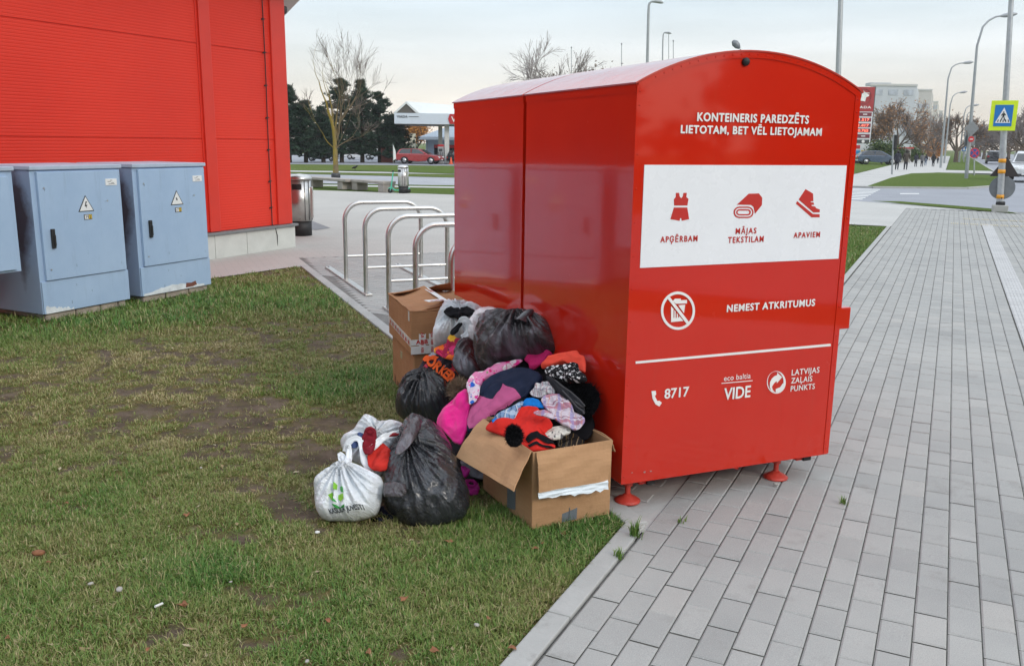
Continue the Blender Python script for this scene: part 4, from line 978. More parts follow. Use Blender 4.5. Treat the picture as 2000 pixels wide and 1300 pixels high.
# ---- front black bin bag (zoom 600,780 x4.64)
fb = lambda p: zm(p, 600, 780, 4.642)
ol = fb([(1000, 148), (1050, 170), (1150, 215), (1240, 300), (1310, 420), (1370, 560), (1420, 700), (1470, 830), (1475, 960), (1430, 1060), (1300, 1120), (1130, 1155), (960, 1168), (880, 1140), (800, 1060), (730, 1010), (690, 930), (690, 820), (705, 700), (720, 600), (770, 480), (810, 400), (850, 300), (920, 190)])
c_ = (832, 930)
cu = Cushion(ol, [(830, 1032, 3.53), (770, 1000, 3.62), (850, 815, 3.98)], .15, 2.6, 1.8, 44, 190, 1., crumple(.017, 7, ku(*c_, 812, 890, 3.7), 3, 8, 1.), c_, 1, .012, 2)
t = solo('black_bin_bag', cu, m_bag_black, 'large black bin bag between the knotted white bag and the open cardboard box', 'bin bag', 'black bin bags in the heap')
lp = Cushion(fb([(1010, 150), (1040, 190), (1030, 260), (990, 340), (920, 430), (850, 500), (800, 505), (800, 450), (850, 330), (900, 220), (960, 165)]), [(800, 888, 3.60), (780, 880, 3.62), (815, 815, 3.82)], .018, 2.5, 1.6, 16, 90, .5, crumple(.007, 9, None, 8), None, 1, .02, 3)
lp.build('gathered_neck', m_bag_black2, t)
lp = Cushion(fb([(700, 755), (800, 740), (900, 770), (905, 850), (860, 885), (760, 880), (695, 885), (690, 810)]), [(760, 965, 3.50), (790, 965, 3.48), (770, 940, 3.54)], .02, 2.5, 1.6, 14, 80, .4, crumple(.006, 9, None, 18), None, 1, .02, 5)
lp.build('loose_fold', m_bag_black2, t)
# ---- tied white bag
ol = fb([(370, 565), (420, 578), (500, 610), (590, 655), (670, 700), (692, 760), (680, 870), (655, 970), (620, 1035), (540, 1070), (420, 1100), (300, 1100), (190, 1100), (130, 1075), (95, 1010), (80, 900), (80, 760), (100, 715), (180, 660), (270, 605), (330, 572)])
c_ = (683, 968)
cu = Cushion(ol, [(683, 1018, 3.52), (640, 1005, 3.56), (680, 905, 3.70)], .10, 3., 2.0, 34, 150, 1., crumple(.0085, 6, ku(*c_, 680, 905, 3.6), 5, 11, 2.2), c_, 1, .006, 4)
wb = solo('tied_white_bag', cu, m_bag_white, 'knotted white plastic bag printed with a green recycling sign', 'plastic bag', 'white plastic bags in the heap')
k = MB()
def strap(pts, w, seed=0, cup=.3):
    """a ribbon of plastic along 3-D points"""
    P = np.array(pts); n = 26; ti = np.linspace(0, len(P) - 1, n); Q = np.stack([np.interp(ti, range(len(P)), P[:, i]) for i in range(3)], 1)
    for _ in range(4): Q[1:-1] = (Q[:-2] + 2 * Q[1:-1] + Q[2:]) / 4
    T = np.gradient(Q, axis=0); T /= np.linalg.norm(T, axis=1)[:, None]; view = EYE[None] - Q; view /= np.linalg.norm(view, axis=1)[:, None]
    side = np.cross(T, view); side /= np.linalg.norm(side, axis=1)[:, None]; nn = np.cross(side, T); V = []
    for i in range(n):
        ww = w * (1 + .35 * float(noise2(i * .5, seed, 2)))
        for f_ in (-1, -.4, .4, 1): V.append(Q[i] + side[i] * f_ * ww / 2 + nn[i] * (cup * ww * (f_ * f_ - .4) * .6))
    m = len(V); V2 = [v - nn[i // 4] * .0025 for i, v in enumerate(V)]; fs = []
    for i in range(n - 1):
        for j in range(3): a = i * 4 + j; fs += [(a, a + 1, a + 5, a + 4), (m + a, m + a + 4, m + a + 5, m + a + 1)]
        fs += [(i * 4, i * 4 + 4, m + i * 4 + 4, m + i * 4), (i * 4 + 3, m + i * 4 + 3, m + i * 4 + 7, i * 4 + 7)]
    return V + V2, fs
def ribbon(name, pts, w, mat, parent, seed=0): k = MB(); v, f_ = strap(pts, w, seed); k.add(v, f_, smooth=True); return k.build(name, mat, parent)
ribbon('knotted_handle', px3(fb([(350, 572), (335, 520), (305, 500), (295, 490), (300, 540), (330, 575), (352, 570)]), [3.68, 3.69, 3.7, 3.7, 3.69, 3.68, 3.66]), .022, m_bag_white, wb, 1)
ribbon('knotted_handle', px3(fb([(362, 572), (375, 520), (385, 450), (370, 410), (365, 440), (392, 520), (370, 572)]), [3.67, 3.68, 3.7, 3.7, 3.71, 3.69, 3.66]), .024, m_bag_white, wb, 2)
cu2 = Cushion(fb([(340, 530), (390, 535), (398, 575), (372, 600), (338, 585), (328, 555)]), [(678, 910, 3.64), (685, 910, 3.64), (678, 895, 3.66)], .016, 2, 1.5, 8, 40, 1, crumple(.004, 30, None, 3)); cu2.build('knot', m_bag_white, wb)
m_g1 = M('light_green_print', (.20, .47, .03), .4); m_g2 = M('dark_green_print', (.035, .30, .06), .4); m_g3 = M('black_print', (.03, .04, .05), .5); m_grp = M('grey_print', (.35, .38, .40), .5)
drape_poly(cu, [fb(q) for q in ([(310, 850), (330, 822), (350, 840), (345, 885), (310, 890)], [(268, 930), (300, 900), (320, 930), (310, 985), (290, 970)], [(355, 930), (410, 920), (412, 965), (380, 990), (355, 965)])], 'recycling_sign', m_g1, wb)
drape_poly(cu, [fb(q) for q in ([(365, 850), (408, 865), (412, 915), (385, 905), (370, 880)], [(295, 970), (320, 960), (343, 990), (325, 992), (300, 985)], [(300, 1010), (335, 1012), (370, 1035), (415, 1012), (412, 1035), (370, 1040), (320, 1035)])], 'recycling_sign', m_g2, wb)
drape_word(cu, 'KASULA JUVESTI', (655, 1011.), (722, 1003), 7., 'lettering', m_g3, wb, .02, bend=-1.2)
drape_word(cu, 'RAUD', (672, 933), (686, 933), 5.5, 'lettering', m_grp, wb, .0); drape_word(cu, 'KLAAS', (671, 942), (687, 942), 5., 'lettering', m_grp, wb, .0)
# ---- open white bag with red and blue clothes behind it
ol = fb([(540, 135), (600, 160), (660, 205), (740, 190), (830, 200), (885, 230), (860, 300), (820, 400), (770, 490), (740, 560), (720, 650), (690, 700), (620, 690), (540, 640), (470, 580), (400, 560), (350, 500), (310, 430), (298, 370), (330, 320), (410, 290), (460, 210), (510, 145)])
cu = Cushion(ol, [(700, 930, 3.82), (670, 900, 3.86), (720, 815, 4.02)], .07, 2.6, 1.8, 34, 150, 1.2, crumple(.013, 7, ku(720, 870, 739, 857, 3.9), 9, 9, 1.4), (718, 868), 1, .01, 6)
ob = solo('open_white_bag', cu, m_bag_white, 'open white plastic bag stuffed with maroon, red and denim clothes behind the knotted white bag', 'plastic bag', 'white plastic bags in the heap')
ribbon('handle', px3(fb([(345, 470), (360, 400), (420, 345), (475, 350), (500, 410), (500, 520), (540, 610), (575, 640)]), [3.76, 3.76, 3.77, 3.77, 3.75, 3.72, 3.70, 3.70]), .026, m_bag_white, ob, 5)
ribbon('handle', px3(fb([(560, 470), (600, 430), (650, 380), (690, 340), (760, 320), (850, 300)]), [3.74, 3.74, 3.76, 3.77, 3.8, 3.82]), .03, m_bag_white, ob, 6)
m_maroon = cloth('maroon_corduroy', (.20, .012, .022)); m_redk = cloth('red_knit', (.50, .028, .020), bump=.6, bs=240); m_denim = cloth('blue_denim', (.055, .085, .20)); m_pkdk = cloth('dark_red_cloth', (.24, .02, .025))
cu = Cushion(fb([(520, 290), (545, 255), (590, 248), (625, 275), (630, 340), (610, 430), (580, 500), (520, 500), (500, 440), (505, 360)]), [(722, 880, 3.72), (712, 880, 3.73), (722, 840, 3.82)], .045, 2.2, 1.7, 16, 80, 1, soft(.010, 16, 0., 1.2, 3)); mr = solo('rolled_trousers', cu, m_maroon, 'maroon rolled-up trousers sticking out of the open white bag', 'clothes', 'clothes in the donation heap')
v_ = [at(*p, 3.765) for p in fb([(572 + 30 * math.cos(a), 280 + 22 * math.sin(a)) for a in np.linspace(0, 5.6, 12)])]; k = MB(); k.tube(v_, .007, 8); k.build('rolled_hem', m_maroon, mr)
cu = Cushion(fb([(560, 490), (610, 430), (660, 390), (710, 410), (765, 465), (745, 560), (720, 640), (660, 652), (590, 640), (552, 600), (548, 540)]), [(742, 915, 3.66), (725, 915, 3.67), (742, 870, 3.78)], .05, 2.4, 1.8, 20, 90, 1, soft(.012, 12, .8, 1.6, 5)); solo('red_garment', cu, m_redk, 'bright red folded knitwear bulging from the open white bag', 'clothes', 'clothes in the donation heap')
cu = Cushion(fb([(385, 410), (415, 360), (450, 345), (474, 365), (475, 410), (440, 440), (400, 440)]), [(692, 872, 3.765), (700, 872, 3.765), (692, 850, 3.80)], .018, 2.2, 1.6, 12, 60, 1, soft(.008, 22, .4, 1.5, 6)); solo('denim_garment', cu, m_denim, 'small bundle of blue denim seen through the handle of the open white bag', 'clothes', 'clothes in the donation heap')
cu = Cushion(fb([(450, 310), (480, 298), (512, 310), (505, 350), (470, 345)]), [(705, 852, 3.79), (712, 852, 3.79), (705, 842, 3.81)], .014, 2.2, 1.6, 10, 50, 1, soft(.006, 22, .4, 1.5, 6)); solo('denim_garment', cu, m_denim, 'scrap of blue denim beside the maroon rolled trousers in the open white bag', 'clothes', 'clothes in the donation heap')
cu = Cushion(fb([(690, 330), (740, 312), (800, 302), (845, 300), (840, 318), (770, 330), (700, 342)]), [(765, 850, 3.80), (750, 850, 3.80), (765, 845, 3.82)], .016, 2.2, 1.6, 10, 60, 1, soft(.006, 22, .2, 1.5, 7)); solo('dark_red_garment', cu, m_pkdk, 'dark red strip of cloth showing in the right mouth of the open white bag', 'clothes', 'clothes in the donation heap')
# navy scrap at the ground between the bags
cu = Cushion(fb([(590, 1060), (640, 1020), (690, 960), (730, 1020), (780, 1060), (760, 1120), (700, 1130), (630, 1160), (570, 1165), (555, 1120)]), [(740, 1030, 3.58), (720, 1030, 3.60), (745, 990, 3.72)], .035, 2.2, 1.7, 14, 80, 1, soft(.012, 16, .3, 1.6, 9), None, 1); solo('navy_garment', cu, cloth('navy_cloth', (.010, .012, .03)), 'dark navy cloth on the grass between knotted white bag and large black bag', 'clothes', 'clothes in the donation heap')
# ---- left black bag behind (zoom 740,540 x5)
za = lambda p: zm(p, 740, 540, 5.)
ol = za([(430, 1010), (480, 1000), (560, 1005), (640, 1040), (690, 1085), (720, 1140), (740, 1200), (720, 1290), (680, 1370), (600, 1420), (400, 1420), (250, 1400), (170, 1330), (170, 1260), (200, 1180), (260, 1100), (340, 1050)])
c_ = (832, 780)
cu = Cushion(ol, [(820, 824, 4.55), (780, 815, 4.60), (850, 745, 4.78)], .16, 2.6, 1.8, 36, 160, 1., crumple(.018, 6.5, ku(*c_, 842, 762, 4.6), 13, 9, 1.4), c_, 1, .012, 7)
solo('black_bin_bag', cu, m_bag_black, 'crumpled black bin bag lying on the grass below the orange lettered garment', 'bin bag', 'black bin bags in the heap')
# ---- big thin black bag against the containers, and the darker one left of it
ol = za([(1230, 378), (1330, 400), (1420, 395), (1510, 395), (1600, 410), (1680, 450), (1730, 530), (1750, 640), (1750, 740), (1690, 760), (1560, 780), (1440, 800), (1300, 850), (1180, 910), (1070, 960), (990, 900), (950, 820), (940, 700), (960, 600), (980, 520), (1020, 450), (1100, 390)])
c_ = (1010, 665)
cu = Cushion(ol, [(1000, 720, 4.42), (940, 690, 4.56), (1020, 622, 4.62)], .17, 2.6, 1.8, 40, 180, .35, crumple(.016, 5.5, ku(*c_, 1030, 622, 4.5), 23, 10, 1.4), c_, 1, .008, 8)
bb = solo('black_bin_bag', cu, m_bag_black2, 'bulging thin black bin bag on top of the heap against the red containers', 'bin bag', 'black bin bags in the heap')
k = MB(); k.tube(px3(za([(1390, 470), (1415, 420), (1440, 380), (1475, 350), (1505, 325)]), [4.40, 4.42, 4.43, 4.44, 4.45]), [.05, .036, .026, .022, .008], 9); k.build('knot', m_bag_black, bb)
ol = za([(945, 620), (930, 700), (945, 800), (965, 860), (975, 920), (930, 960), (870, 985), (800, 990), (765, 950), (770, 880), (790, 790), (830, 700), (890, 640)])
cu = Cushion(ol, [(905, 735, 4.62), (895, 735, 4.64), (915, 670, 4.80)], .09, 2.6, 1.8, 26, 120, 1., crumple(.012, 7, ku(910, 700, 930, 665, 4.7), 33, 8, 1.2), (910, 700), 1, .01, 9)
solo('black_bin_bag', cu, m_bag_black2, 'slim dark bin bag squeezed between the flame print garment and the bulging thin black bag', 'bin bag', 'black bin bags in the heap')
# ---- white carrier bags by the taped carton
ol = za([(660, 275), (720, 262), (860, 275), (960, 300), (1040, 320), (1010, 400), (960, 520), (940, 600), (880, 640), (820, 600), (740, 620), (640, 660), (540, 690), (530, 640), (555, 520), (560, 440), (600, 380), (630, 310)])
c_ = (890, 640)
cu = Cushion(ol, [(880, 680, 4.95), (850, 670, 5.0), (890, 592, 5.2)], .11, 2.6, 1.8, 34, 150, 1., crumple(.015, 6, ku(*c_, 905, 625, 5.05), 43, 10, 1.6), c_, 1, .008, 10)
ow = solo('open_white_bag', cu, m_bag_white, 'open white carrier bag with black knitwear inside, leaning on the taped cardboard box', 'plastic bag', 'white plastic bags in the heap')
ribbon('handle', px3(za([(740, 530), (800, 440), (820, 410), (870, 430), (885, 500), (860, 570), (810, 600)]), [4.86, 4.85, 4.85, 4.85, 4.85, 4.84, 4.83]), .034, m_bag_white, ow, 9)
ribbon('handle', px3(za([(640, 330), (700, 285), (800, 290), (900, 310), (940, 350)]), [5.04, 5.05, 5.05, 5.04, 5.03]), .03, m_bag_white, ow, 10)
m_blk = cloth('black_knit', (.008, .008, .010), bump=.6, bs=240)
cu = Cushion(za([(632, 345), (650, 315), (700, 292), (730, 310), (800, 305), (880, 300), (935, 330), (950, 372), (905, 372), (870, 400), (815, 372), (790, 420), (730, 392), (690, 395), (650, 372)]), [(895, 612, 4.95), (870, 612, 4.95), (895, 600, 5.0)], .04, 2.2, 1.6, 18, 110, 1, soft(.012, 14, .1, 1.8, 11), None, 0, .06, 11); solo('black_garment', cu, m_blk, 'black knitwear lying in the mouth of the open white carrier bag', 'clothes', 'clothes in the donation heap')
cu = Cushion(za([(690, 560), (705, 520), (770, 460), (812, 425), (830, 450), (790, 500), (775, 540), (720, 580)]), [(890, 640, 4.83), (885, 640, 4.83), (895, 628, 4.86)], .02, 2.2, 1.6, 10, 60, 1, soft(.006, 20, .8, 1.8, 12)); solo('black_garment', cu, m_blk, 'narrow black fold of cloth under the handle of the open white carrier bag', 'clothes', 'clothes in the donation heap')
ol = za([(1060, 320), (1100, 303), (1160, 320), (1250, 360), (1290, 390), (1160, 390), (1060, 430), (1000, 500), (970, 590), (900, 640), (880, 600), (940, 480), (1000, 380)])
cu = Cushion(ol, [(945, 640, 4.88), (930, 640, 4.92), (950, 605, 5.0)], .07, 2.4, 1.7, 24, 110, 1., crumple(.010, 7, None, 53), (938, 630), 1, .01, 11)
pw = solo('white_bag', cu, m_bag_white2, 'pinkish white carrier bag half hidden behind the bulging thin black bag', 'plastic bag', 'white plastic bags in the heap')
ribbon('handle', px3(za([(1035, 425), (1040, 400), (1075, 350), (1120, 325), (1180, 340), (1270, 375)]), [4.84, 4.85, 4.88, 4.9, 4.9, 4.86]), .022, m_bag_white, pw, 13)

# ---- prints
def print_mat(name, fn, rough=.85, bump=.3):
    k = N(name); c = fn(k, k.coord('UV')); k.set(Base_Color=c, Roughness=rough, Specular_IOR_Level=.2, Normal=k.bump(k.noise(k.coord('UV'), 300, 2), bump, .002, k.bump(k.noise(k.coord('UV'), 26, 4), .35, .012))); return k.m
def voro(k, v, sc, out='Color', rnd=1.):
    x = k.new('ShaderNodeTexVoronoi'); x.inputs['Scale'].default_value = sc; x.inputs['Randomness'].default_value = rnd; k.l.new(v, x.inputs['Vector']); return x.outputs[out]
def sep(k, c): x = k.new('ShaderNodeSeparateColor'); k.l.new(c, x.inputs[0]); return x.outputs
def floral(bg, cols, sc, th=.34):
    def f(k, v):
        v2 = k.new('ShaderNodeVectorMath', operation='ADD'); k.l.new(v, v2.inputs[0])
        nz = k.new('ShaderNodeTexNoise'); nz.inputs['Scale'].default_value = sc * 1.6; k.l.new(v, nz.inputs['Vector']); s2 = k.new('ShaderNodeVectorMath', operation='SCALE'); s2.inputs['Scale'].default_value = .9 / sc; k.l.new(nz.outputs['Color'], s2.inputs[0]); k.l.new(s2.outputs[0], v2.inputs[1])
        d = voro(k, v2.outputs[0], sc, 'Distance'); c = sep(k, voro(k, v2.outputs[0], sc, 'Color'))[0]
        n_ = len(cols); pal = k.ramp(c, [(i / n_, q) for i, q in enumerate(cols)], True)
        base = k.mix(k.ramp(d, [(th, (1,) * 3), (th + .04, (0,) * 3)]), bg, pal)
        d2 = voro(k, v2.outputs[0], sc * 2.7, 'Distance'); c2 = sep(k, voro(k, v2.outputs[0], sc * 2.7, 'Color'))[1]
        return k.mix(k.ramp(d2, [(.2, (1,) * 3), (.24, (0,) * 3)]), base, k.ramp(c2, [(i / n_, q) for i, q in enumerate(cols[::-1])], True))
    return f
def plaid(bg, bands):
    """bands: (axis, frequency, width, colour, phase)"""
    def f(k, v):
        s_ = k.new('ShaderNodeSeparateXYZ'); k.l.new(v, s_.inputs[0]); c = k.mix(0., bg, bg)
        wob = k.math('MULTIPLY', k.math('SUBTRACT', k.noise(v, 14, 3), .5), .05)
        for ax, fr, wd, co, ph in bands:
            x = k.math('ADD', s_.outputs[ax], wob); x = k.math('FRACT', k.math('ADD', k.math('MULTIPLY', x, fr), ph)); m = k.math('LESS_THAN', x, wd); c = k.mix(k.math('MULTIPLY', m, .72), c, co)
        return c
    return f
m_pinkf = cloth('fuchsia_fleece', (.74, .012, .23), bump=.5, bs=220, sheen=.3)
m_navy = cloth('navy_snow_trousers', (.010, .016, .040), .7, spec=.15); m_pinkp = cloth('dusty_pink_panel', (.42, .085, .21), .7, spec=.15)
m_coral = cloth('coral_cotton', (.82, .085, .05)); m_redc = cloth('scarlet_fleece', (.56, .022, .016)); m_fuch = cloth('fuchsia_knit', (.48, .018, .12), bump=.6)
m_blue = cloth('bright_blue_cloth', (.005, .16, .52)); m_greyj = cloth('charcoal_cloth', (.020, .020, .024)); m_furk = cloth('black_pile', (.004, .004, .006))
m_flor = print_mat('pink_floral_print', floral((.66, .22, .40), [(.66, .03, .22), (.70, .60, .62), (.70, .62, .64), (.60, .02, .16), (.15, .30, .10)], 26, .36))
m_flor2 = print_mat('blue_pink_floral_print', floral((.60, .50, .58), [(.55, .03, .22), (.02, .10, .45), (.66, .60, .66), (.05, .25, .55), (.62, .10, .30)], 32, .38))
m_bw = print_mat('black_white_print', floral((.010, .010, .012), [(.70, .70, .70), (.62, .62, .64), (.012, .012, .014), (.7, .7, .7)], 55, .34))
m_flame = print_mat('flame_print', floral((.30, .012, .05), [(.50, .02, .09), (.66, .13, .02), (.66, .36, .03), (.56, .04, .16), (.05, .02, .03), (.60, .10, .12)], 17, .58))
m_dkprint = print_mat('dark_multicolour_print', floral((.022, .018, .024), [(.03, .02, .03), (.45, .03, .06), (.06, .03, .10), (.05, .04, .05), (.20, .25, .12), (.30, .31, .34)], 20, .36))
m_check = print_mat('white_check_cloth', plaid((.55, .54, .55), [('X', 42, .16, (.30, .12, .16), 0), ('Y', 42, .16, (.22, .20, .25), .3), ('X', 42, .08, (.12, .12, .16), .5)]))
m_plaid = print_mat('pink_plaid_shirt', plaid((.52, .46, .52), [('Y', 17, .30, (.36, .10, .16), 0), ('Y', 17, .08, (.20, .05, .10), .55), ('X', 17, .22, (.25, .22, .42), .2), ('X', 34, .07, (.50, .18, .10), .6), ('Y', 34, .06, (.62, .58, .60), .3)]))
m_bplaid = print_mat('blue_denim_check', plaid((.16, .26, .42), [('X', 46, .25, (.03, .05, .12), 0), ('Y', 30, .2, (.42, .50, .60), .2), ('X', 23, .12, (.55, .58, .62), .4)]))
m_tiger = print_mat('red_black_stripe', plaid((.36, .02, .016), [('Y', 32, .42, (.014, .008, .008), 0)]))
m_gcamo = print_mat('white_grey_print', floral((.56, .53, .48), [(.10, .10, .10), (.55, .52, .48), (.30, .29, .28), (.60, .57, .52)], 24, .33))
m_pin = print_mat('black_gold_stripe', plaid((.014, .012, .012), [('X', 40, .10, (.30, .20, .09), 0), ('X', 23, .05, (.25, .2, .15), .4)]))
GR = 'clothes in the donation heap'
# lettered dark garment and flame print garment
ol = za([(520, 750), (560, 740), (640, 770), (740, 830), (775, 880), (775, 960), (770, 1010), (730, 1080), (690, 1085), (640, 1030), (560, 1000), (470, 990), (400, 1010), (355, 1035), (360, 980), (400, 880), (450, 800)])
cu = Cushion(ol, [(860, 750, 4.72), (830, 745, 4.78), (870, 695, 4.95)], .07, 2.5, 1.8, 26, 120, 1., soft(.016, 9, .7, 1.8, 15), None, 2, .01, 12)
g_ = solo('lettered_garment', cu, m_dkprint, 'dark patterned garment with bold orange lettering beside the stacked cartons', 'clothes', GR)
m_or = cloth('orange_lettering', (.66, .095, .018))
drape_word(cu, 'YORKER', za([(432, 880)])[0], za([(722, 1082)])[0], 20, 'lettering', m_or, g_, .05, .013, bend=1.5)
drape_poly(cu, [za(q) for q in ([(430, 830), (460, 795), (520, 800), (600, 815), (560, 840), (500, 850), (455, 850)],)], 'orange_print', m_or, g_, .010)
ol = za([(680, 590), (720, 560), (760, 600), (830, 620), (850, 590), (885, 640), (850, 690), (800, 730), (780, 790), (720, 820), (640, 800), (580, 760), (530, 740), (540, 700), (600, 680), (660, 660)])
cu = Cushion(ol, [(880, 690, 4.78), (865, 690, 4.8), (885, 660, 4.9)], .05, 2.5, 1.8, 22, 110, 1., soft(.014, 11, .6, 1.5, 25), None, 2, .015, 13)
solo('flame_print_garment', cu, m_flame, 'crumpled garment with a red, pink and yellow flame print below the open white carrier bag', 'clothes', GR)
# heap over the open carton (zoom 820,660 x5)
zh = lambda p: zm(p, 820, 660, 5.)
ol = zh([(1040, 180), (1110, 120), (1180, 105), (1250, 115), (1310, 160), (1260, 200), (1180, 260), (1115, 310), (1070, 300), (1060, 250), (1015, 215)])
cu = Cushion(ol, [(1050, 705, 4.36), (1035, 705, 4.38), (1050, 685, 4.42)], .04, 2.4, 1.7, 18, 90, 1., soft(.014, 13, .5, 1.5, 31), None, 1, .01, 14); solo('fuchsia_knit', cu, m_fuch, 'dark pink knitted sleeve bunched beside the coral cloth at the top of the heap', 'clothes', GR)
ol = zh([(1180, 260), (1260, 190), (1330, 165), (1440, 140), (1545, 122), (1560, 165), (1610, 170), (1625, 260), (1620, 355), (1560, 320), (1500, 240), (1380, 255), (1260, 300), (1190, 305)])
cu = Cushion(ol, [(1110, 720, 4.02), (1080, 715, 4.10), (1115, 690, 4.08)], .035, 2.6, 1.7, 20, 110, .5, soft(.010, 9, .15, 2.2, 32), zh([(1400, 215)])[0], 1, .006, 15); solo('coral_garment', cu, m_coral, 'coral orange folded cloth at the top right of the heap against the red container', 'clothes', GR)
ol = zh([(1215, 300), (1280, 270), (1400, 260), (1500, 232), (1545, 250), (1560, 320), (1620, 360), (1640, 420), (1590, 435), (1500, 440), (1400, 420), (1300, 385), (1230, 350)])
cu = Cushion(ol, [(1110, 745, 3.92), (1080, 740, 4.0), (1110, 715, 3.98)], .04, 2.5, 1.7, 20, 110, .6, soft(.012, 11, .1, 1.8, 33), None, 1, .012, 16); solo('printed_garment', cu, m_bw, 'black garment with a dense white leaf print below the coral cloth', 'clothes', GR)
ol = zh([(1640, 440), (1700, 470), (1745, 530), (1760, 600), (1735, 690), (1680, 760), (1610, 800), (1540, 760), (1480, 640), (1400, 520), (1380, 450), (1500, 440)])
cu = Cushion(ol, [(1140, 800, 3.86), (1115, 790, 3.9), (1140, 750, 3.90)], .05, 2.3, 1.7, 22, 110, .5, soft(.014, 10, .9, 1.3, 34), None, 1, .02, 17); fk = solo('black_fur_garment', cu, m_furk, 'fluffy black garment squeezed between the heap and the red container', 'clothes', GR); fur(cu, 2600, .022, 'pile', m_furk, fk, 3)
ol = zh([(1210, 330), (1310, 400), (1370, 440), (1440, 500), (1520, 580), (1600, 650), (1615, 700), (1605, 750), (1540, 740), (1480, 650), (1420, 590), (1330, 520), (1250, 420)])
cu = Cushion(ol, [(1105, 775, 3.86), (1085, 765, 3.9), (1110, 745, 3.93)], .03, 2.3, 1.7, 18, 100, .8, soft(.010, 14, -.75, 2.4, 35), zh([(1430, 550)])[0], 1, .012, 18); ck = solo('charcoal_garment', cu, m_greyj, 'charcoal garment with stitched edges to the right of the plaid shirt', 'clothes', GR)
for i_, pts_ in enumerate(([(1330, 440), (1400, 500), (1470, 530), (1560, 610), (1612, 670), (1600, 690), (1520, 640)], [(1400, 540), (1470, 600), (1540, 690), (1600, 730), (1606, 748)])):
    P_ = np.array(zh(pts_)); k = MB(); k.tube([tuple(q) for q in cu.front(P_[:, 0], P_[:, 1], .006)], .0045, 6); k.build('stitched_edge', cloth('grey_binding', (.06, .06, .066)), ck)
# floral strip, fleece, ski trousers
ol = zh([(1000, 185), (1015, 260), (920, 280), (820, 320), (720, 370), (640, 420), (600, 480), (590, 560), (560, 600), (540, 640), (480, 660), (475, 560), (470, 470), (450, 450), (490, 380), (540, 335), (640, 325), (760, 245), (900, 225), (985, 195)])
cu = Cushion(ol, [(930, 760, 4.22), (920, 750, 4.26), (985, 705, 4.40)], .045, 2.4, 1.7, 26, 140, 1., soft(.012, 12, .55, 1.8, 36), zh([(600, 395)])[0], 1, .01, 19); fs_ = solo('floral_garment', cu, m_flor, 'white and pink floral garment arching over the navy trousers', 'clothes', GR)
cu2 = Cushion(zh([(450, 460), (530, 400), (590, 480), (580, 560), (545, 620), (482, 655), (478, 560)]), [(925, 762, 4.14), (915, 760, 4.16), (925, 745, 4.2)], .03, 2.4, 1.7, 16, 80, 1., soft(.010, 14, .4, 1.5, 37), None, 1, .015, 20); cu2.build('lower_panel', m_flor2, fs_)
ol = zh([(460, 480), (478, 560), (485, 650), (510, 640), (490, 720), (470, 800), (465, 900), (440, 960), (410, 1050), (340, 1030), (280, 960), (220, 900), (165, 840), (175, 780), (230, 690), (320, 610), (400, 540)])
cu = Cushion(ol, [(890, 850, 4.02), (870, 840, 4.08), (905, 765, 4.22)], .06, 2.5, 1.8, 26, 120, 1., soft(.013, 7, 1.0, 2.2, 38), None, 1, .006, 21); fl_ = solo('fuchsia_fleece', cu, m_pinkf, 'bright pink fleece jacket with brown fur trim left of the open carton', 'clothes', GR)
cf_ = Cushion(zh([(300, 560), (310, 500), (350, 440), (410, 415), (450, 440), (440, 480), (400, 520), (350, 560), (320, 600)]), [(892, 765, 4.26), (885, 765, 4.27), (895, 750, 4.3)], .03, 2.2, 1.6, 12, 60, 1., None, None, 1)
m_tan = M('brown_fur_trim', (.16, .115, .075), .9, var=.35, vs=60); co = cf_.build('fur_trim', m_tan, fl_); fur(cf_, 900, .03, 'fur_pile', m_tan, co, 5, w=.0018)
ol = zh([(590, 580), (580, 520), (620, 450), (700, 380), (800, 330), (900, 300), (1000, 295), (1100, 310), (1180, 350), (1210, 400), (1190, 440), (1120, 480), (1080, 540), (1050, 580), (1000, 600), (940, 650), (800, 730), (690, 800), (640, 870), (560, 900), (490, 935), (460, 930), (470, 800), (500, 700), (540, 640)])
cu = Cushion(ol, [(960, 840, 3.92), (930, 830, 3.98), (1000, 725, 4.22)], .085, 2.8, 1.9, 34, 170, .7, soft(.014, 7, .7, 1.8, 39), zh([(800, 600)])[0], 1, .004, 22); nv = solo('snow_trousers', cu, m_navy, 'navy padded snow trousers with dusty pink panels slumped over the open carton', 'clothes', GR)
drape_poly(cu, [zh(q) for q in ([(830, 483), (900, 520), (960, 555), (1000, 600), (940, 645), (870, 690), (800, 728), (740, 770), (690, 800), (640, 870), (560, 895), (500, 915), (478, 870), (470, 800), (490, 720), (520, 660), (600, 592), (700, 625), (730, 628), (770, 560)],)], 'pink_panel', m_pinkp, nv, .007, 9)
# blue things, red fleece, shirts
ol = zh([(990, 640), (1040, 590), (1100, 583), (1170, 610), (1210, 660), (1220, 690), (1150, 680), (1060, 665), (1000, 670)])
cu = Cushion(ol, [(1040, 795, 3.87), (1025, 795, 3.88), (1040, 780, 3.92)], .028, 2.3, 1.6, 14, 80, .8, soft(.008, 14, .3, 2., 41), None, 1); solo('blue_garment', cu, m_blue, 'bright blue folded cloth between the snow trousers and the plaid shirt', 'clothes', GR)
ol = zh([(1000, 610), (1020, 620), (990, 670), (960, 720), (930, 780), (880, 815), (800, 800), (740, 790), (710, 780), (760, 740), (830, 700), (920, 655)])
cu = Cushion(ol, [(990, 815, 3.82), (970, 815, 3.84), (1000, 795, 3.88)], .03, 2.3, 1.6, 14, 90, .8, soft(.010, 16, .6, 2.2, 42), None, 1, .015, 23); bd_ = solo('checked_garment', cu, m_bplaid, 'faded blue checked denim cloth wedged under the snow trousers', 'clothes', GR)
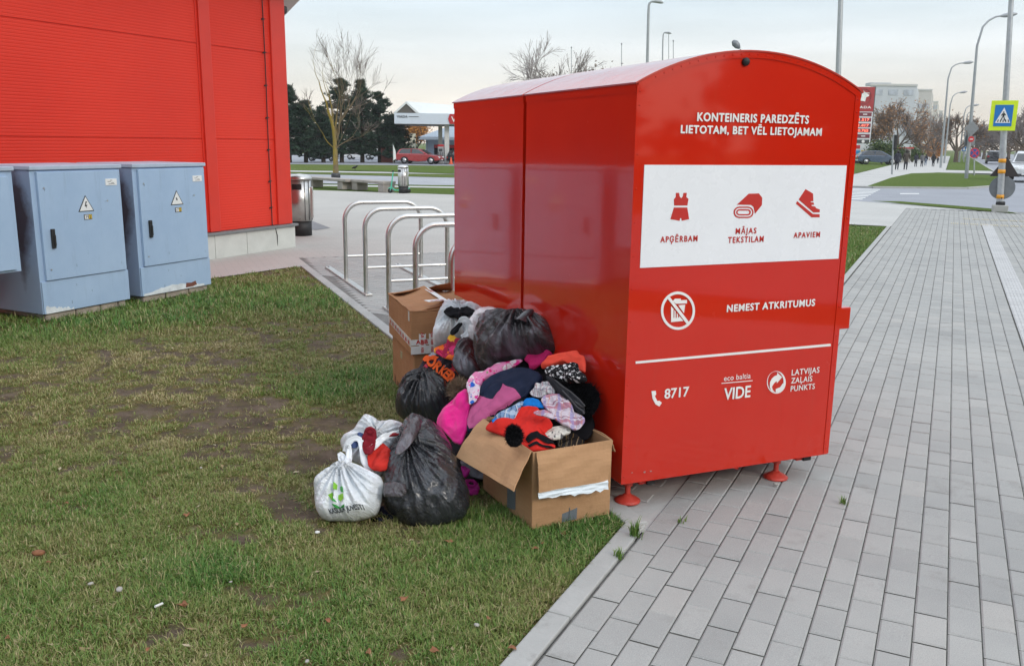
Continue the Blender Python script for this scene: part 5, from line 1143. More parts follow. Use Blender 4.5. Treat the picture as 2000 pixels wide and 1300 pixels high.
cu2 = Cushion(zh([(700, 800), (740, 775), (770, 790), (740, 825), (710, 830)]), [(965, 820, 3.80), (970, 820, 3.8), (965, 812, 3.82)], .012, 2.3, 1.6, 10, 50, .8, soft(.005, 20, .3, 2., 43), None, 1); cu2.build('blue_lining', m_blue, bd_)
ol = zh([(970, 680), (1060, 665), (1150, 680), (1180, 720), (1250, 770), (1300, 840), (1290, 880), (1250, 900), (1220, 940), (1240, 970), (1300, 1010), (1340, 1070), (1200, 1100), (1080, 1110), (1000, 1080), (860, 980), (740, 930), (640, 900), (640, 870), (690, 820), (800, 800), (900, 820), (950, 740)])
cu = Cushion(ol, [(1030, 870, 3.62), (980, 855, 3.70), (1045, 800, 3.84)], .055, 2.7, 1.9, 30, 150, .8, soft(.013, 8, .5, 1.6, 44), zh([(1050, 850)])[0], 1, .005, 24); rf = solo('scarlet_fleece', cu, m_redc, 'scarlet fleece top lying across the mouth of the open carton', 'clothes', GR)
drape_poly(cu, [zh(q) for q in ([(1040, 1020), (1100, 980), (1160, 960), (1220, 975), (1290, 1010), (1330, 1060), (1250, 1050), (1150, 1010), (1070, 1050)], [(1060, 1075), (1150, 1040), (1240, 1070), (1320, 1080), (1240, 1090), (1150, 1065), (1080, 1095)])], 'black_stripe', m_furk, rf, .005, 4)
ol = zh([(1180, 600), (1220, 560), (1300, 545), (1400, 550), (1450, 600), (1490, 660), (1510, 730), (1480, 780), (1540, 790), (1610, 770), (1615, 820), (1560, 890), (1500, 905), (1450, 870), (1380, 840), (1320, 800), (1290, 740), (1230, 700), (1200, 650)])
cu = Cushion(ol, [(1095, 835, 3.70), (1070, 820, 3.76), (1090, 775, 3.88)], .05, 2.5, 1.8, 26, 130, .8, soft(.015, 13, -.6, 1.8, 45), zh([(1370, 700)])[0], 1, .012, 25); solo('plaid_shirt', cu, m_plaid, 'crumpled pink, white and lilac plaid shirt on the right of the heap', 'clothes', GR)
cu2 = Cushion(zh([(1095, 730), (1130, 710), (1220, 700), (1300, 740), (1340, 800), (1270, 780), (1200, 755), (1130, 745)]), [(1060, 808, 3.70), (1050, 808, 3.71), (1060, 800, 3.74)], .02, 2.3, 1.6, 12, 70, .8, soft(.007, 16, -.4, 2., 46), None, 1); solo('lilac_sleeve', cu2, m_plaid, 'small pale lilac plaid sleeve lying on the scarlet fleece', 'clothes', GR)
ol = zh([(1070, 540), (1110, 500), (1160, 460), (1240, 425), (1290, 430), (1330, 500), (1320, 545), (1240, 550), (1180, 585), (1100, 570)])
cu = Cushion(ol, [(1065, 770, 3.94), (1050, 768, 3.97), (1065, 750, 4.0)], .04, 2.4, 1.7, 20, 100, .8, soft(.014, 15, .5, 1.6, 47), None, 1, .015, 26); solo('white_check_garment', cu, m_check, 'white checked cloth crumpled above the bright blue cloth', 'clothes', GR)
ol = zh([(1215, 930), (1250, 890), (1300, 870), (1360, 860), (1420, 850), (1480, 890), (1470, 930), (1410, 945), (1390, 985), (1300, 995), (1240, 970)])
cu = Cushion(ol, [(1090, 850, 3.66), (1065, 850, 3.66), (1090, 835, 3.72)], .035, 2.4, 1.7, 18, 100, .8, soft(.010, 15, .2, 1.5, 48), None, 1, .012, 27); solo('grey_print_garment', cu, m_gcamo, 'cream garment with a grey blotchy print lying on the scarlet fleece', 'clothes', GR)
ol = zh([(1320, 1000), (1400, 960), (1480, 930), (1560, 920), (1600, 960), (1610, 1010), (1560, 1060), (1440, 1080), (1340, 1060)])
cu = Cushion(ol, [(1110, 868, 3.70), (1085, 868, 3.67), (1110, 848, 3.80)], .03, 2.4, 1.7, 16, 90, .8, soft(.010, 13, .2, 1.5, 49), None, 1); solo('black_striped_garment', cu, m_pin, 'black garment with thin gold stripes in the right corner of the open carton', 'clothes', GR)
cu = Cushion(zh([(836 + 0, 960), (850, 900), (900, 872), (960, 890), (1005, 950), (1000, 1020), (950, 1050), (880, 1045), (845, 1010)]), [(1003, 855, 3.52), (990, 855, 3.52), (1003, 840, 3.56)], .035, 2., 1.8, 14, 60, 1., None, None, 1); pp = solo('pompom', cu, m_furk, 'round black fluffy pompom over the front left corner of the open carton', 'pompom'); fur(cu, 1500, .014, 'pile', m_furk, pp, 7)
# dark fill inside the carton and behind the heap so that the clothes rest on something
cu = Cushion([(925, 880), (1150, 860), (1165, 830), (1130, 760), (1090, 730), (1000, 740), (930, 800)], [(1040, 870, 3.80), (960, 865, 3.86), (1050, 740, 4.16)], .07, 2.8, 2., 20, 90, 2., soft(.015, 8, .3, 1.5, 61), None, 2); solo('dark_garment', cu, m_furk, 'black clothes filling the open carton beneath the brighter garments', 'clothes', GR)
cu = Cushion([(930, 980), (880, 900), (880, 860), (930, 760), (1000, 690), (1090, 700), (1150, 760), (1120, 830), (1020, 850), (950, 900)], [(980, 900, 4.12), (930, 890, 4.16), (1020, 720, 4.5)], .10, 2.8, 2., 20, 100, 1.5, soft(.02, 6, .3, 1.5, 62), None, 2); solo('dark_garment', cu, m_greyj, 'dark clothes heaped on the ground behind the open carton', 'clothes', GR)
cu = Cushion([(770, 800), (830, 750), (930, 690), (1000, 640), (1040, 700), (960, 790), (900, 850), (820, 850)], [(900, 820, 4.75), (850, 815, 4.82), (960, 690, 5.0)], .12, 2.8, 2., 20, 100, 1.2, soft(.02, 6, .3, 1.5, 63), None, 2); solo('dark_garment', cu, cloth('dark_grey_cloth', (.03, .028, .03)), 'dark clothes underneath the bulging thin black bag', 'clothes', GR)
# pink slippers and a grey scrap on the grass (zoom 880,830 x5.556)
zs_ = lambda p: zm(p, 880, 830, 5.556)
m_mag = cloth('magenta_felt', (.36, .018, .20), bump=.8, bs=200)
sl = thing('knitted_slipper', 'magenta knitted slipper lying on the grass beside the open carton', 'slipper', gnd(920, 968))
cu = Cushion(zs_([(150, 590), (220, 590), (290, 620), (320, 680), (300, 740), (230, 770), (190, 765), (180, 700)]), [(920, 968, 3.88), (930, 966, 3.88), (920, 940, 3.98)], .035, 2.2, 1.7, 16, 80, 1., soft(.006, 20, .3, 1.3, 71), None, 1); o = cu.build('upper', m_mag); o.parent = sl; o.matrix_parent_inverse = Matrix.Translation(sl.location).inverted()
k = MB(); v_ = cu.front(*np.array(zs_([(230 + 45 * math.cos(a), 662 + 26 * math.sin(a)) for a in np.linspace(0, 2 * PI, 15)])).T, .001); k.tube([tuple(q) for q in v_], .008, 8); o = k.build('cuff', m_mag); o.parent = sl; o.matrix_parent_inverse = Matrix.Translation(sl.location).inverted()
v_ = cu.front(*np.array(zs_([(230 + 36 * math.cos(a), 662 + 19 * math.sin(a)) for a in np.linspace(0, 2 * PI, 13)[:-1]])).T, .003); k = MB(); k.add(v_, [tuple(range(12))]); o = k.build('opening', m_furk); o.parent = sl; o.matrix_parent_inverse = Matrix.Translation(sl.location).inverted()
cu = Cushion(zs_([(110, 450), (150, 445), (215, 480), (200, 530), (160, 570), (140, 560), (120, 500)]), [(905, 930, 3.94), (915, 930, 3.94), (905, 910, 4.0)], .03, 2.2, 1.7, 14, 70, 1., soft(.006, 18, .3, 1.3, 72), None, 1); solo('knitted_slipper', cu, m_mag, 'second magenta knitted slipper, half hidden behind the large black bag', 'slipper')
cu = Cushion(zs_([(95, 370), (160, 400), (300, 490), (390, 540), (390, 600), (330, 590), (210, 550), (200, 500), (120, 440)]), [(920, 935, 4.0), (930, 935, 4.0), (915, 905, 4.08)], .03, 2.2, 1.7, 14, 80, 1., soft(.010, 14, .5, 1.6, 73), None, 1); solo('grey_garment', cu, cloth('pale_grey_cloth', (.17, .18, .21)), 'grey cloth lying on the grass under the left flap of the open carton', 'clothes', GR)

# ================================================================== BIKE RACKS
def rack(y_hoops, y0, y1, label):
    t = thing('bike_rack', label, 'bike rack', C(0, 0), TH, 'steel bike racks behind the containers')
    for x in (.25, 1.155):
        k = MB(); k.box((x, (y0 + y1) / 2, .012), (.075, y1 - y0, .022)); r = k.build('floor_rail', m_steel, t, bevel=.003)
        k = MB()
        for yy in (y0 + .05, y1 - .05): k.lathe([(.014, .0), (.014, .008), (.008, .013)], 6, (x, yy, .023))
        k.build('bolt', m_galv, r)
    for yh in y_hoops:
        pts = [(.25, yh, .02), (.25, yh, .70)] + [(.25 + .20 * (1 - math.cos(a)), yh, .70 + .20 * math.sin(a)) for a in np.linspace(.12, PI / 2, 9)] + [(1.155 - .20 * (1 - math.sin(a)), yh, .70 + .20 * math.cos(a)) for a in np.linspace(0, PI / 2 - .12, 9)] + [(1.155, yh, .70), (1.155, yh, .02)]
        k = MB(); k.tube(pts, .0245, 14); h = k.build('hoop', m_steel, t)
        k = MB(); k.tube([(.25, yh, .285), (1.155, yh, .285)], .016, 12); k.build('cross_bar', m_steel, h)
rack((6.96, 5.96), 5.83, 8.06, 'steel bike rack farthest back, with two complete hoops on a bright floor rail')
rack((5.0, 4.08), 3.9, 5.12, 'steel bike rack in the middle, with two hoops partly hidden by the taped cardboard box')
rack((3.12,), 2.95, 3.3, 'steel bike rack of which one hoop shows at the edge of the red container')

# ================================================================== LITTER BINS, BENCHES, SCOOTER
def litter_bin(base, R_, H_, label, rot):
    t = thing('litter_bin', label, 'litter bin', base, rot)
    s_ = H_ / 1.02
    k = MB(); k.lathe([(R_ * .92, 0), (R_ * .92, .24 * s_)], 28, (0, 0, 0)); k.build('base', m_black, t)
    k = MB(); k.lathe([(R_, .245 * s_), (R_, .93 * s_)], 36); k.build('drum', m_steel, t)
    k = MB(); k.lathe([(R_ * 1.05, .93 * s_), (R_ * 1.05, .955 * s_), (R_ * .92, .99 * s_), (R_ * .6, 1.015 * s_), (.01, 1.025 * s_)], 32); k.build('lid', m_steel, t)
    k = MB(); k.grid(lambda u, v: ((R_ + .004) * math.cos(-2.15 + u * .85), (R_ + .004) * math.sin(-2.15 + u * .85), (.77 + .09 * v) * s_), 10, 2); k.build('slot', m_black, t)
    k = MB(); k.box((R_ * 1.0, -.03, .55 * s_), (.05 * s_, .09 * s_, .52 * s_)); k.build('hinge_cover', m_steel, t, bevel=.01)
    k = MB()
    for a in (-1.05, -.62, -.1): k.box(((R_ + .002) * math.cos(a), (R_ + .002) * math.sin(a), .59 * s_), (.004, .012, .66 * s_), a)
    k.build('seam', m_dark, t)
    return t
b_ = gnd(589, 459); litter_bin(b_, .195, 1.03, 'round stainless litter bin on a black base, half behind the corner of the red building', 0.1)
k = MB(); q = [gnd(608, 455, .002), gnd(612, 430, .002), gnd(644, 446, .002), gnd(620, 447, .002)]; 
poly_sheet('dark_slab', [gnd(606, 448, .002), gnd(606, 430, .002), gnd(645, 445, .002), gnd(618, 449, .002)], .002, M('dark_paving_slab', (.20, .20, .21), .8))
b2_ = gnd(788, 377); litter_bin(b2_, .165, .86, 'pale steel litter bin behind the green scooter by the concrete benches', -.6)
m_conc = M('weathered_concrete', (.34, .31, .28), .9, var=.16, vs=4, bump=.3, bs=30)
def bench(pa, pb, label, blocks):
    a, b = gnd(*pa), gnd(*pb); d = b - a; L = np.linalg.norm(d); rz = math.atan2(d[1], d[0]); t = thing('concrete_bench', label, 'bench', a, rz, 'low concrete benches at the edge of the plaza')
    k = MB(); k.box((L / 2, .22, .30), (L + .1, .5, .085)); k.build('seat_slab', m_conc, t, bevel=.012)
    for x in blocks: k = MB(); k.box((x * L, .22, .129), (.30, .44, .256)); k.build('support', m_conc, t, bevel=.015)
bench((600, 365), (675, 371), 'low concrete bench on the left, behind the steel litter bin', (.08, .86))
bench((689, 371), (748, 376), 'low concrete bench on the right, ending at the green scooter', (.05, .93))
def scooter():
    F_, R_ = gnd(762, 377), gnd(798, 377); d = R_ - F_; L = np.linalg.norm(d); rz = math.atan2(d[1], d[0]); sc_ = L / .95
    t = thing('electric_scooter', 'mint green electric scooter parked in front of the pale litter bin', 'scooter', F_, rz)
    m_mint = M('mint_green_paint', (.07, .50, .33), .35, coat=.3); s_ = lambda *p: tuple(sc_ * np.array(p))
    for x in (0, .95):
        k = MB(); k.lathe([(.06 * sc_, -.025 * sc_), (.105 * sc_, -.03 * sc_), (.12 * sc_, 0), (.105 * sc_, .03 * sc_), (.06 * sc_, .025 * sc_)], 24); w = k.build('wheel', m_black, t, loc=s_(x, 0, .12), rot=(PI / 2, 0, 0))
        k = MB(); k.lathe([(.055 * sc_, -.028 * sc_), (.055 * sc_, .028 * sc_)], 18); k.build('hub', m_dark, w)
    k = MB(); k.tube([s_(.06, 0, .32), s_(.20, 0, .17), s_(.30, 0, .15)], [.03 * sc_, .035 * sc_, .03 * sc_], 8); k.box(s_(.52, 0, .15), s_(.58, .16, .05)); k.tube([s_(.80, 0, .16), s_(.90, 0, .21), s_(1.02, 0, .25)], [.05 * sc_, .045 * sc_, .03 * sc_], 8); k.build('deck', m_mint, t, bevel=.008)
    k = MB(); k.box(s_(.52, 0, .182), s_(.5, .13, .012)); k.build('deck_mat', m_black, t)
    k = MB(); k.tube([s_(-.0, 0, .12), s_(.03, 0, .24), s_(.06, 0, .34), s_(.175, 0, 1.08)], [.03 * sc_, .035 * sc_, .034 * sc_, .026 * sc_], 10); k.build('stem', m_mint, t)
    k = MB(); k.tube([s_(.15, -.24, 1.12), s_(.175, -.1, 1.10), s_(.175, .1, 1.10), s_(.15, .24, 1.12)], .018 * sc_, 8); k.box(s_(.16, 0, 1.11), s_(.08, .08, .07)); k.build('handlebar', m_black, t)
    k = MB(); k.tube([s_(-.1, 0, .23), s_(.0, 0, .265), s_(.08, 0, .22)], .022 * sc_, 6); k.build('front_mudguard', m_mint, t)
    k = MB(); k.box(s_(.03, 0, .9), s_(.02, .05, .0001 + .05)); 
scooter()

# ================================================================== TREES
def bark(name, a, b, c=None):
    k = N(name); v = k.coord(); col_ = k.ramp(k.noise(k.coord('Object', (14, 14, 3)), 1.5, 5, .75), [(.3, a), (.7, b)])
    if c:
        s_ = k.new('ShaderNodeSeparateXYZ'); k.l.new(v, s_.inputs[0]); f = k.math('ADD', k.math('MULTIPLY', s_.outputs['X'], -1.2), k.math('MULTIPLY', k.noise(v, 3, 4), 1.0)); col_ = k.mix(k.ramp(f, [(.35, (0,) * 3), (.6, (.85,) * 3)]), col_, c)
    k.set(Base_Color=col_, Roughness=.95, Specular_IOR_Level=.1, Normal=k.bump(k.noise(k.coord('Object', (20, 20, 4)), 2, 4), .6, .02)); return k.m
m_bark = bark('grey_brown_bark', (.085, .065, .05), (.16, .125, .095)); m_barky = bark('lichen_bark', (.13, .10, .06), (.21, .165, .10), (.30, .22, .04)); m_twig = M('twig_bark', (.15, .115, .095), .95, var=.2)
m_twig2 = M('grey_twig_bark', (.25, .215, .205), .95, var=.2); m_barkp = bark('dark_pine_bark', (.035, .028, .022), (.07, .055, .042))
def grow(k, kt, p, d, L, r, lev, r_, spread, up, nmin, tips=None, wob=.12, kids=(2, 3), split=.72, twig_from=2):
    """a limb that tapers, wanders and forks"""
    n = 4; pts = [Vector(p)]; rad = [r]; dd = Vector(d).normalized()
    for i in range(n):
        dd = (dd + Vector((r_.gauss(0, wob), r_.gauss(0, wob), r_.gauss(0, wob) + up * .12))).normalized(); pts.append(pts[-1] + dd * (L / n)); rad.append(r * (1 - (.45 if lev else .9) * (i + 1) / n))
    (k if lev >= twig_from else kt).tube(pts, [max(q, nmin) for q in rad], 7 if lev > 3 else (5 if lev >= twig_from else 3), caps=False)
    if tips is not None and lev <= 1: tips += pts[1:]
    if lev == 0: return
    for j in range(r_.randint(*kids) + (1 if lev < 3 else 0)):
        f = r_.uniform(.35, 1.0) if j else 1.; i = min(int(f * n), n - 1); q = pts[i].lerp(pts[i + 1], f * n - i) if f < 1 else pts[-1]
        ax = dd.orthogonal().normalized(); ax.rotate(Matrix.Rotation(r_.uniform(0, 2 * PI), 3, dd)); nd = dd.copy(); nd.rotate(Matrix.Rotation(r_.gauss(spread, .16) * (1 if j else .55), 3, ax)); nd = (nd + Vector((0, 0, up * .35))).normalized()
        grow(k, kt, q, nd, L * r_.uniform(split - .1, split + .1), max(rad[min(i + 1, n)] * .72, nmin), lev - 1, r_, spread, up, nmin, tips, wob, kids, split, twig_from)
def leaf_cloud(pts, n, size, r_, jit, flat=.5):
    """many small two-triangle leaves near the given points"""
    P = np.array([tuple(p) for p in pts]); i = r_.integers(0, len(P), n); c = P[i] + r_.normal(0, jit, (n, 3)); a = r_.normal(0, 1, (n, 3)); a /= np.linalg.norm(a, axis=1)[:, None]
    b = np.cross(a, r_.normal(0, 1, (n, 3))); b /= np.linalg.norm(b, axis=1)[:, None]; s_ = size * r_.uniform(.6, 1.4, (n, 1))
    return np.stack([c - a * s_, c + b * s_ * flat, c + a * s_, c - b * s_ * flat], 1).reshape(-1, 3)
def leaf_mat(name, lo, mi, hi):
    k = N(name); t = k.new('ShaderNodeAttribute', attribute_name='tone').outputs['Fac']; c = k.ramp(t, [(0, lo), (.5, mi), (1, hi)]); k.set(Base_Color=c, Roughness=.75, Specular_IOR_Level=.2); return k.m
m_lf_brown = leaf_mat('brown_leaves', (.20, .10, .05), (.33, .17, .08), (.45, .25, .11)); m_lf_or = leaf_mat('orange_leaves', (.26, .11, .03), (.46, .20, .045), (.62, .31, .08))
m_lf_pine = leaf_mat('pine_needles', (.013, .028, .019), (.028, .056, .036), (.060, .10, .056)); m_lf_gr = leaf_mat('hedge_leaves', (.018, .04, .012), (.04, .085, .022), (.14, .17, .03)); m_lf_dk = leaf_mat('sparse_dark_leaves', (.07, .05, .03), (.12, .085, .05), (.18, .12, .06))
def leaves_obj(name, V, mat, parent, seed):
    n = len(V) // 4; tone = np.random.default_rng(seed).uniform(0, 1, n); o = link(name, npmesh(name, V, [np.arange(4 * n).reshape(-1, 4)], mat, False, {'tone': np.repeat(tone, 4)}), parent); return o
def tree(label, base, H_, seed, levels=5, r0=.12, spread=.5, up=.35, trunk=.25, leaf=None, barkm=None, twigm=None, group=None, kids=(2, 3), split=.72, nmin=.006, name='bare_tree', forks=None, limb=.34):
    r_ = random.Random(seed); t = thing(name, label, 'tree', base, 0, group); k, kt = MB(), MB(); tips = []
    k.tube([(0, 0, -.05), (.01, 0, H_ * trunk * .5), (.0, .02, H_ * trunk)], [r0 * 1.25, r0, r0 * .9], 10, caps=False)
    for (dx, dz, L, r) in (forks or [(0, 1, limb, .8), (.35, 1, limb, .6), (-.35, 1, limb, .6)]):
        grow(k, kt, (0, .02, H_ * trunk), (dx, r_.uniform(-.35, .35), dz), H_ * L, r0 * r, levels, r_, spread, up, nmin, tips, kids=kids, split=split)
    k.build('trunk', barkm or m_bark, t); cr = kt.build('crown', twigm or m_twig, t)
    if leaf: V = leaf_cloud(tips, leaf[0], leaf[1], np.random.default_rng(seed), leaf[2]); leaves_obj('leaves', V, leaf[3], cr, seed)
    return t
b_ = gnd(656, 347)
tree('slender bare tree with yellow lichen on its forked trunk, growing behind the concrete benches', b_, 5.7, 23, 5, .11, .38, .36, .21, None, m_barky, m_twig, None, (1, 3), .76, .0045, forks=[(-.30, 1, .25, .6), (.03, 1.3, .30, .85), (.22, 1, .26, .5), (-.12, 1.1, .27, .5), (.75, .75, .18, .2), (-.8, .8, .17, .2), (.5, .5, .16, .16)])
k = MB(); k.lathe([(.20, 0), (.20, .16), (.17, .2)], 14, tuple(b_)); tag(k.build('tree_guard', m_dark), 'short dark collar round the foot of the lichen covered bare tree', 'tree guard')
# pines: whorls of drooping limbs with needle clusters
def pine(px, ptop, w, seed, label, Y=66.5):
    b = gnd(px, 317); b = b * np.array([1, 1, 0]); H_ = at(px, ptop, b[1])[2]; t = thing('pine_tree', label, 'tree', b, 0, 'dark pines in a row before the petrol station'); r_ = random.Random(seed); rr = np.random.default_rng(seed); k = MB()
    k.tube([(0, 0, -.1), (.03, 0, H_ * .5), (0, 0, H_ * .97)], [.17, .11, .02], 7); pts = []; W = w / 2 / F * b[1]
    z = H_ * .10
    while z < H_ * .97:
        f = max(0, (z / H_ - .17) / .8); R_ = W * 1.45 * (1.02 - f ** 1.7) * r_.uniform(.75, 1.12) + .12
        for j in range(r_.randint(5, 7)):
            a = r_.uniform(0, 2 * PI); L = R_ * r_.uniform(.7, 1.1); e = Vector((math.cos(a) * L, math.sin(a) * L, z + L * r_.uniform(-.05, .38))); m = Vector((math.cos(a) * L * .5, math.sin(a) * L * .5, z + L * .02)); k.tube([(0, 0, z), m, e], [.03, .022, .008], 4, caps=False)
            for q in range(7): u = .30 + .7 * q / 6; p = Vector((0, 0, z)).lerp(m, min(1, u * 2)) if u < .5 else m.lerp(e, u * 2 - 1); pts += [p + Vector((r_.gauss(0, .10), r_.gauss(0, .10), r_.gauss(0.05, .07))) for _ in range(2)]
        z += H_ * r_.uniform(.035, .06)
    k.build('trunk', m_barkp, t)
    c = np.array([tuple(p) for p in pts]); n = 15; C_ = np.repeat(c, n, 0); d = rr.normal(0, 1, (len(C_), 3)); d[:, 2] = np.abs(d[:, 2]) * .8 + .25; d /= np.linalg.norm(d, axis=1)[:, None]; s_ = np.cross(d, rr.normal(0, 1, d.shape)); s_ /= np.linalg.norm(s_, axis=1)[:, None]; L = rr.uniform(.12, .26, (len(C_), 1))
    V = np.stack([C_ - s_ * .018, C_ + s_ * .018, C_ + d * L + s_ * .010, C_ + d * L - s_ * .010], 1).reshape(-1, 3); tone = np.repeat(np.clip(rr.normal(.45, .25, len(c)), 0, 1), n)
    link('crown', npmesh('crown', V, [np.arange(len(V)).reshape(-1, 4)], m_lf_pine, False, {'tone': np.repeat(tone, 4)}), t)
for i, (px, pt, w, lb) in enumerate(((566, 168, 62, 'dark pine at the left end of the row, beside the red building'), (598, 196, 58, 'shorter dark pine left of the bare lichen tree'), (632, 212, 44, 'lowest dark pine, straight behind the bare lichen tree'), (668, 150, 74, 'tallest dark pine, just right of the bare lichen tree trunk'), (708, 160, 62, 'second tallest dark pine with a narrow pointed top'), (742, 184, 66, 'dark pine with a broad crown left of the petrol station canopy'), (768, 228, 54, 'low dark pine at the right end of the row, touching the station canopy'))):
    pine(px, pt, w, 40 + i, lb)

# ================================================================== CARS
def car(base, rz, L, label, paint, kind='hatch', parked=None, s_=1.):
    """lofted body with glass, wheels, lamps; x forward"""
    t = thing('parked_car' if parked is None else 'moving_car', label, 'car', base, rz); W = .86; H_ = {'hatch': 1.43, 'estate': 1.42, 'suv': 1.68, 'van': 1.9}[kind]; gc = .17
    s_ = L / 4.4
    belt = {'hatch': .92, 'estate': .92, 'suv': 1.06, 'van': 1.15}[kind]
    if kind == 'suv': low = [(-2.2, .62), (-2.12, 1.0), (-1.6, belt + .04), (.75, belt), (1.1, 1.02), (1.95, .90), (2.18, .72), (2.2, .42)]; roof = [(-2.08, belt), (-1.85, H_ - .12), (-1.4, H_), (.1, H_), (.45, H_ - .08), (1.15, belt - .02)]
    elif kind == 'estate': low = [(-2.2, .55), (-2.18, .82), (-2.05, belt), (.9, belt - .02), (1.9, .78), (2.18, .62), (2.2, .40)]; roof = [(-2.1, belt), (-1.85, H_ - .10), (-1.55, H_ - .02), (-.2, H_), (.2, H_ - .05), (1.05, belt - .02)]
    elif kind == 'van': low = [(-2.2, .5), (-2.2, belt), (1.2, belt), (1.9, .95), (2.2, .75), (2.2, .4)]; roof = [(-2.19, belt), (-2.15, H_), (.6, H_), (.85, H_ - .08), (1.5, belt - .05)]
    else: low = [(-2.1, .5), (-2.15, .8), (-2.0, belt), (.95, belt - .04), (1.8, .80), (2.15, .62), (2.2, .40)]; roof = [(-2.0, belt), (-1.55, H_ - .12), (-1.1, H_), (.0, H_), (.3, H_ - .06), (1.25, belt - .06)]
    def loft(poly, ws):
        k = MB(); n = len(poly); V = []
        for y, sc_, dz in ws:
            for x, z in poly: V.append((x * sc_ * s_, y * s_, (z + dz) * s_))
        m = len(ws); fs = [(i * n + j, i * n + (j + 1) % n, (i + 1) * n + (j + 1) % n, (i + 1) * n + j) for i in range(m - 1) for j in range(n)]; fs += [tuple(range(n - 1, -1, -1)), tuple((m - 1) * n + j for j in range(n))]
        return k.add(V, fs)
    def arch_poly():
        p = list(low)
        for wx in (1.35, -1.3):
            p += [(wx + .40, .30)] + [(wx + .40 * math.cos(a), .30 + .37 * math.sin(a)) for a in np.linspace(.2, PI - .2, 8)] + [(wx - .40, .30)]
            if wx > 0: p += [(.0, .22)]
        return p + [(-2.15, .36)]
    b = loft(arch_poly(), [(-W, .985, -.01), (-W + .05, 1., 0), (W - .05, 1., 0), (W, .985, -.01)]).build('body', paint, t, bevel=.04 * s_)
    tw = W - .06; loft(roof, [(-tw, 1., -.0), (-tw + .16, .98, .0), (tw - .16, .98, .0), (tw, 1., .0)])
    k = MB(); n = len(roof); V = []
    for sy in (-1, 1):
        for x, z in roof: V.append((x * s_, sy * (tw - .20 * (z - belt) / (H_ - belt)) * s_, z * s_))
    k.add(V, [tuple(range(n - 1, -1, -1)), tuple(range(n, 2 * n))] + [(j, j + 1, n + j + 1, n + j) for j in range(n - 1)]); k.build('cabin', paint, t, bevel=.03 * s_)
    def inset(poly, f): c = np.mean(poly, 0); return [tuple(c + (np.array(p) - c) * f) for p in poly]
    gl = inset(roof, .84)
    for sy in (-1, 1):
        k = MB(); mid_ = (gl[0][0] + gl[-1][0]) / 2
        V = [(x * s_, sy * (tw - .20 * (z - belt) / (H_ - belt) + .012) * s_, z * s_) for x, z in gl]; k.add(V, [tuple(range(n)) if sy > 0 else tuple(range(n - 1, -1, -1))]); w = k.build('side_window', m_glass, t)
        k = MB(); k.box((mid_ * s_ - .05, sy * (tw - .06) * s_, (belt + H_) / 2 * s_), (.07 * s_, .08 * s_, (H_ - belt) * .8 * s_)); k.build('door_pillar', paint, t)
        k = MB(); k.box((.75 * s_, sy * (W + .07) * s_, (belt + .06) * s_), (.12 * s_, .16 * s_, .12 * s_)); k.build('door_mirror', paint, t, bevel=.02)
    fx = lambda a, b_, o, nm: (lambda k: k.add([((a[0] + o) * s_, y * s_, a[1] * s_) for y in (-tw * .86, tw * .86)] + [((b_[0] + o) * s_, y * s_, b_[1] * s_) for y in (tw * .74, -tw * .74)], [(0, 1, 2, 3)]).build(nm, m_glass, t))(MB())
    A_, B_ = roof[-1], roof[-2]; fx((A_[0] * .9 + B_[0] * .1, A_[1] * .9 + B_[1] * .1), (A_[0] * .1 + B_[0] * .9, A_[1] * .1 + B_[1] * .9), .025, 'windscreen')
    A_, B_ = roof[0], roof[1]; fx((A_[0] * .8 + B_[0] * .2, A_[1] * .8 + B_[1] * .2), (A_[0] * .1 + B_[0] * .9, A_[1] * .1 + B_[1] * .9), -.025, 'rear_window')
    for wx in (1.35, -1.3):
        for sy in (-1, 1):
            k = MB(); k.lathe([(.2 * s_, -.1 * s_), (.31 * s_, -.1 * s_), (.33 * s_, -.05 * s_), (.33 * s_, .05 * s_), (.31 * s_, .1 * s_), (.2 * s_, .1 * s_)], 22); w = k.build('wheel', m_black, t, loc=(wx * s_, sy * (W - .10) * s_, .33 * s_), rot=(PI / 2, 0, 0))
            k = MB(); k.lathe([(.21 * s_, -.107 * s_), (.21 * s_, .107 * s_)], 18); k.build('rim', m_rim, w)
    zl = low[-2][1]
    for sy in (-1, 1):
        k = MB(); k.box((2.12 * s_, sy * .62 * s_, (zl + .02) * s_), (.14 * s_, .34 * s_, .15 * s_)); k.build('headlight', m_headl, t, bevel=.03 * s_)
        k = MB(); k.box((-2.17 * s_, sy * .68 * s_, .78 * s_), (.08 * s_, .2 * s_, .2 * s_)); k.build('tail_light', m_taill, t, bevel=.02 * s_)
    k = MB(); k.box((2.2 * s_, 0, .36 * s_), (.06 * s_, 1.5 * s_, .14 * s_)); k.build('bumper', m_dark, t, bevel=.02 * s_)
    k = MB(); k.box((2.235 * s_, 0, .42 * s_), (.012, .5 * s_, .1 * s_)); k.build('number_plate', m_plate, t)
    return t
m_glass = M('dark_car_glass', (.02, .024, .028), .06, var=.1, coat=1.); m_rim = M('alloy_rim', (.45, .45, .46), .3, metal=.8); m_headl = M('headlamp_lens', (.75, .76, .76), .12, coat=1.); m_taill = M('tail_lens', (.4, .01, .01), .2, coat=1.)
p_red = M('red_car_paint', (.33, .028, .035), .3, coat=.8); p_navy = M('navy_car_paint', (.012, .016, .04), .25, coat=.8); p_black = M('black_car_paint', (.015, .016, .018), .25, coat=.8); p_silver = M('silver_car_paint', (.60, .61, .62), .3, metal=.3, coat=.8); p_blue = M('slate_blue_car_paint', (.05, .08, .13), .3, coat=.8); p_white = M('white_car_paint', (.70, .71, .72), .3, coat=.6)
def seg_px(xa, xb, y): a, b = gnd(xa, y), gnd(xb, y); return (a + b) / 2, np.linalg.norm(b - a)
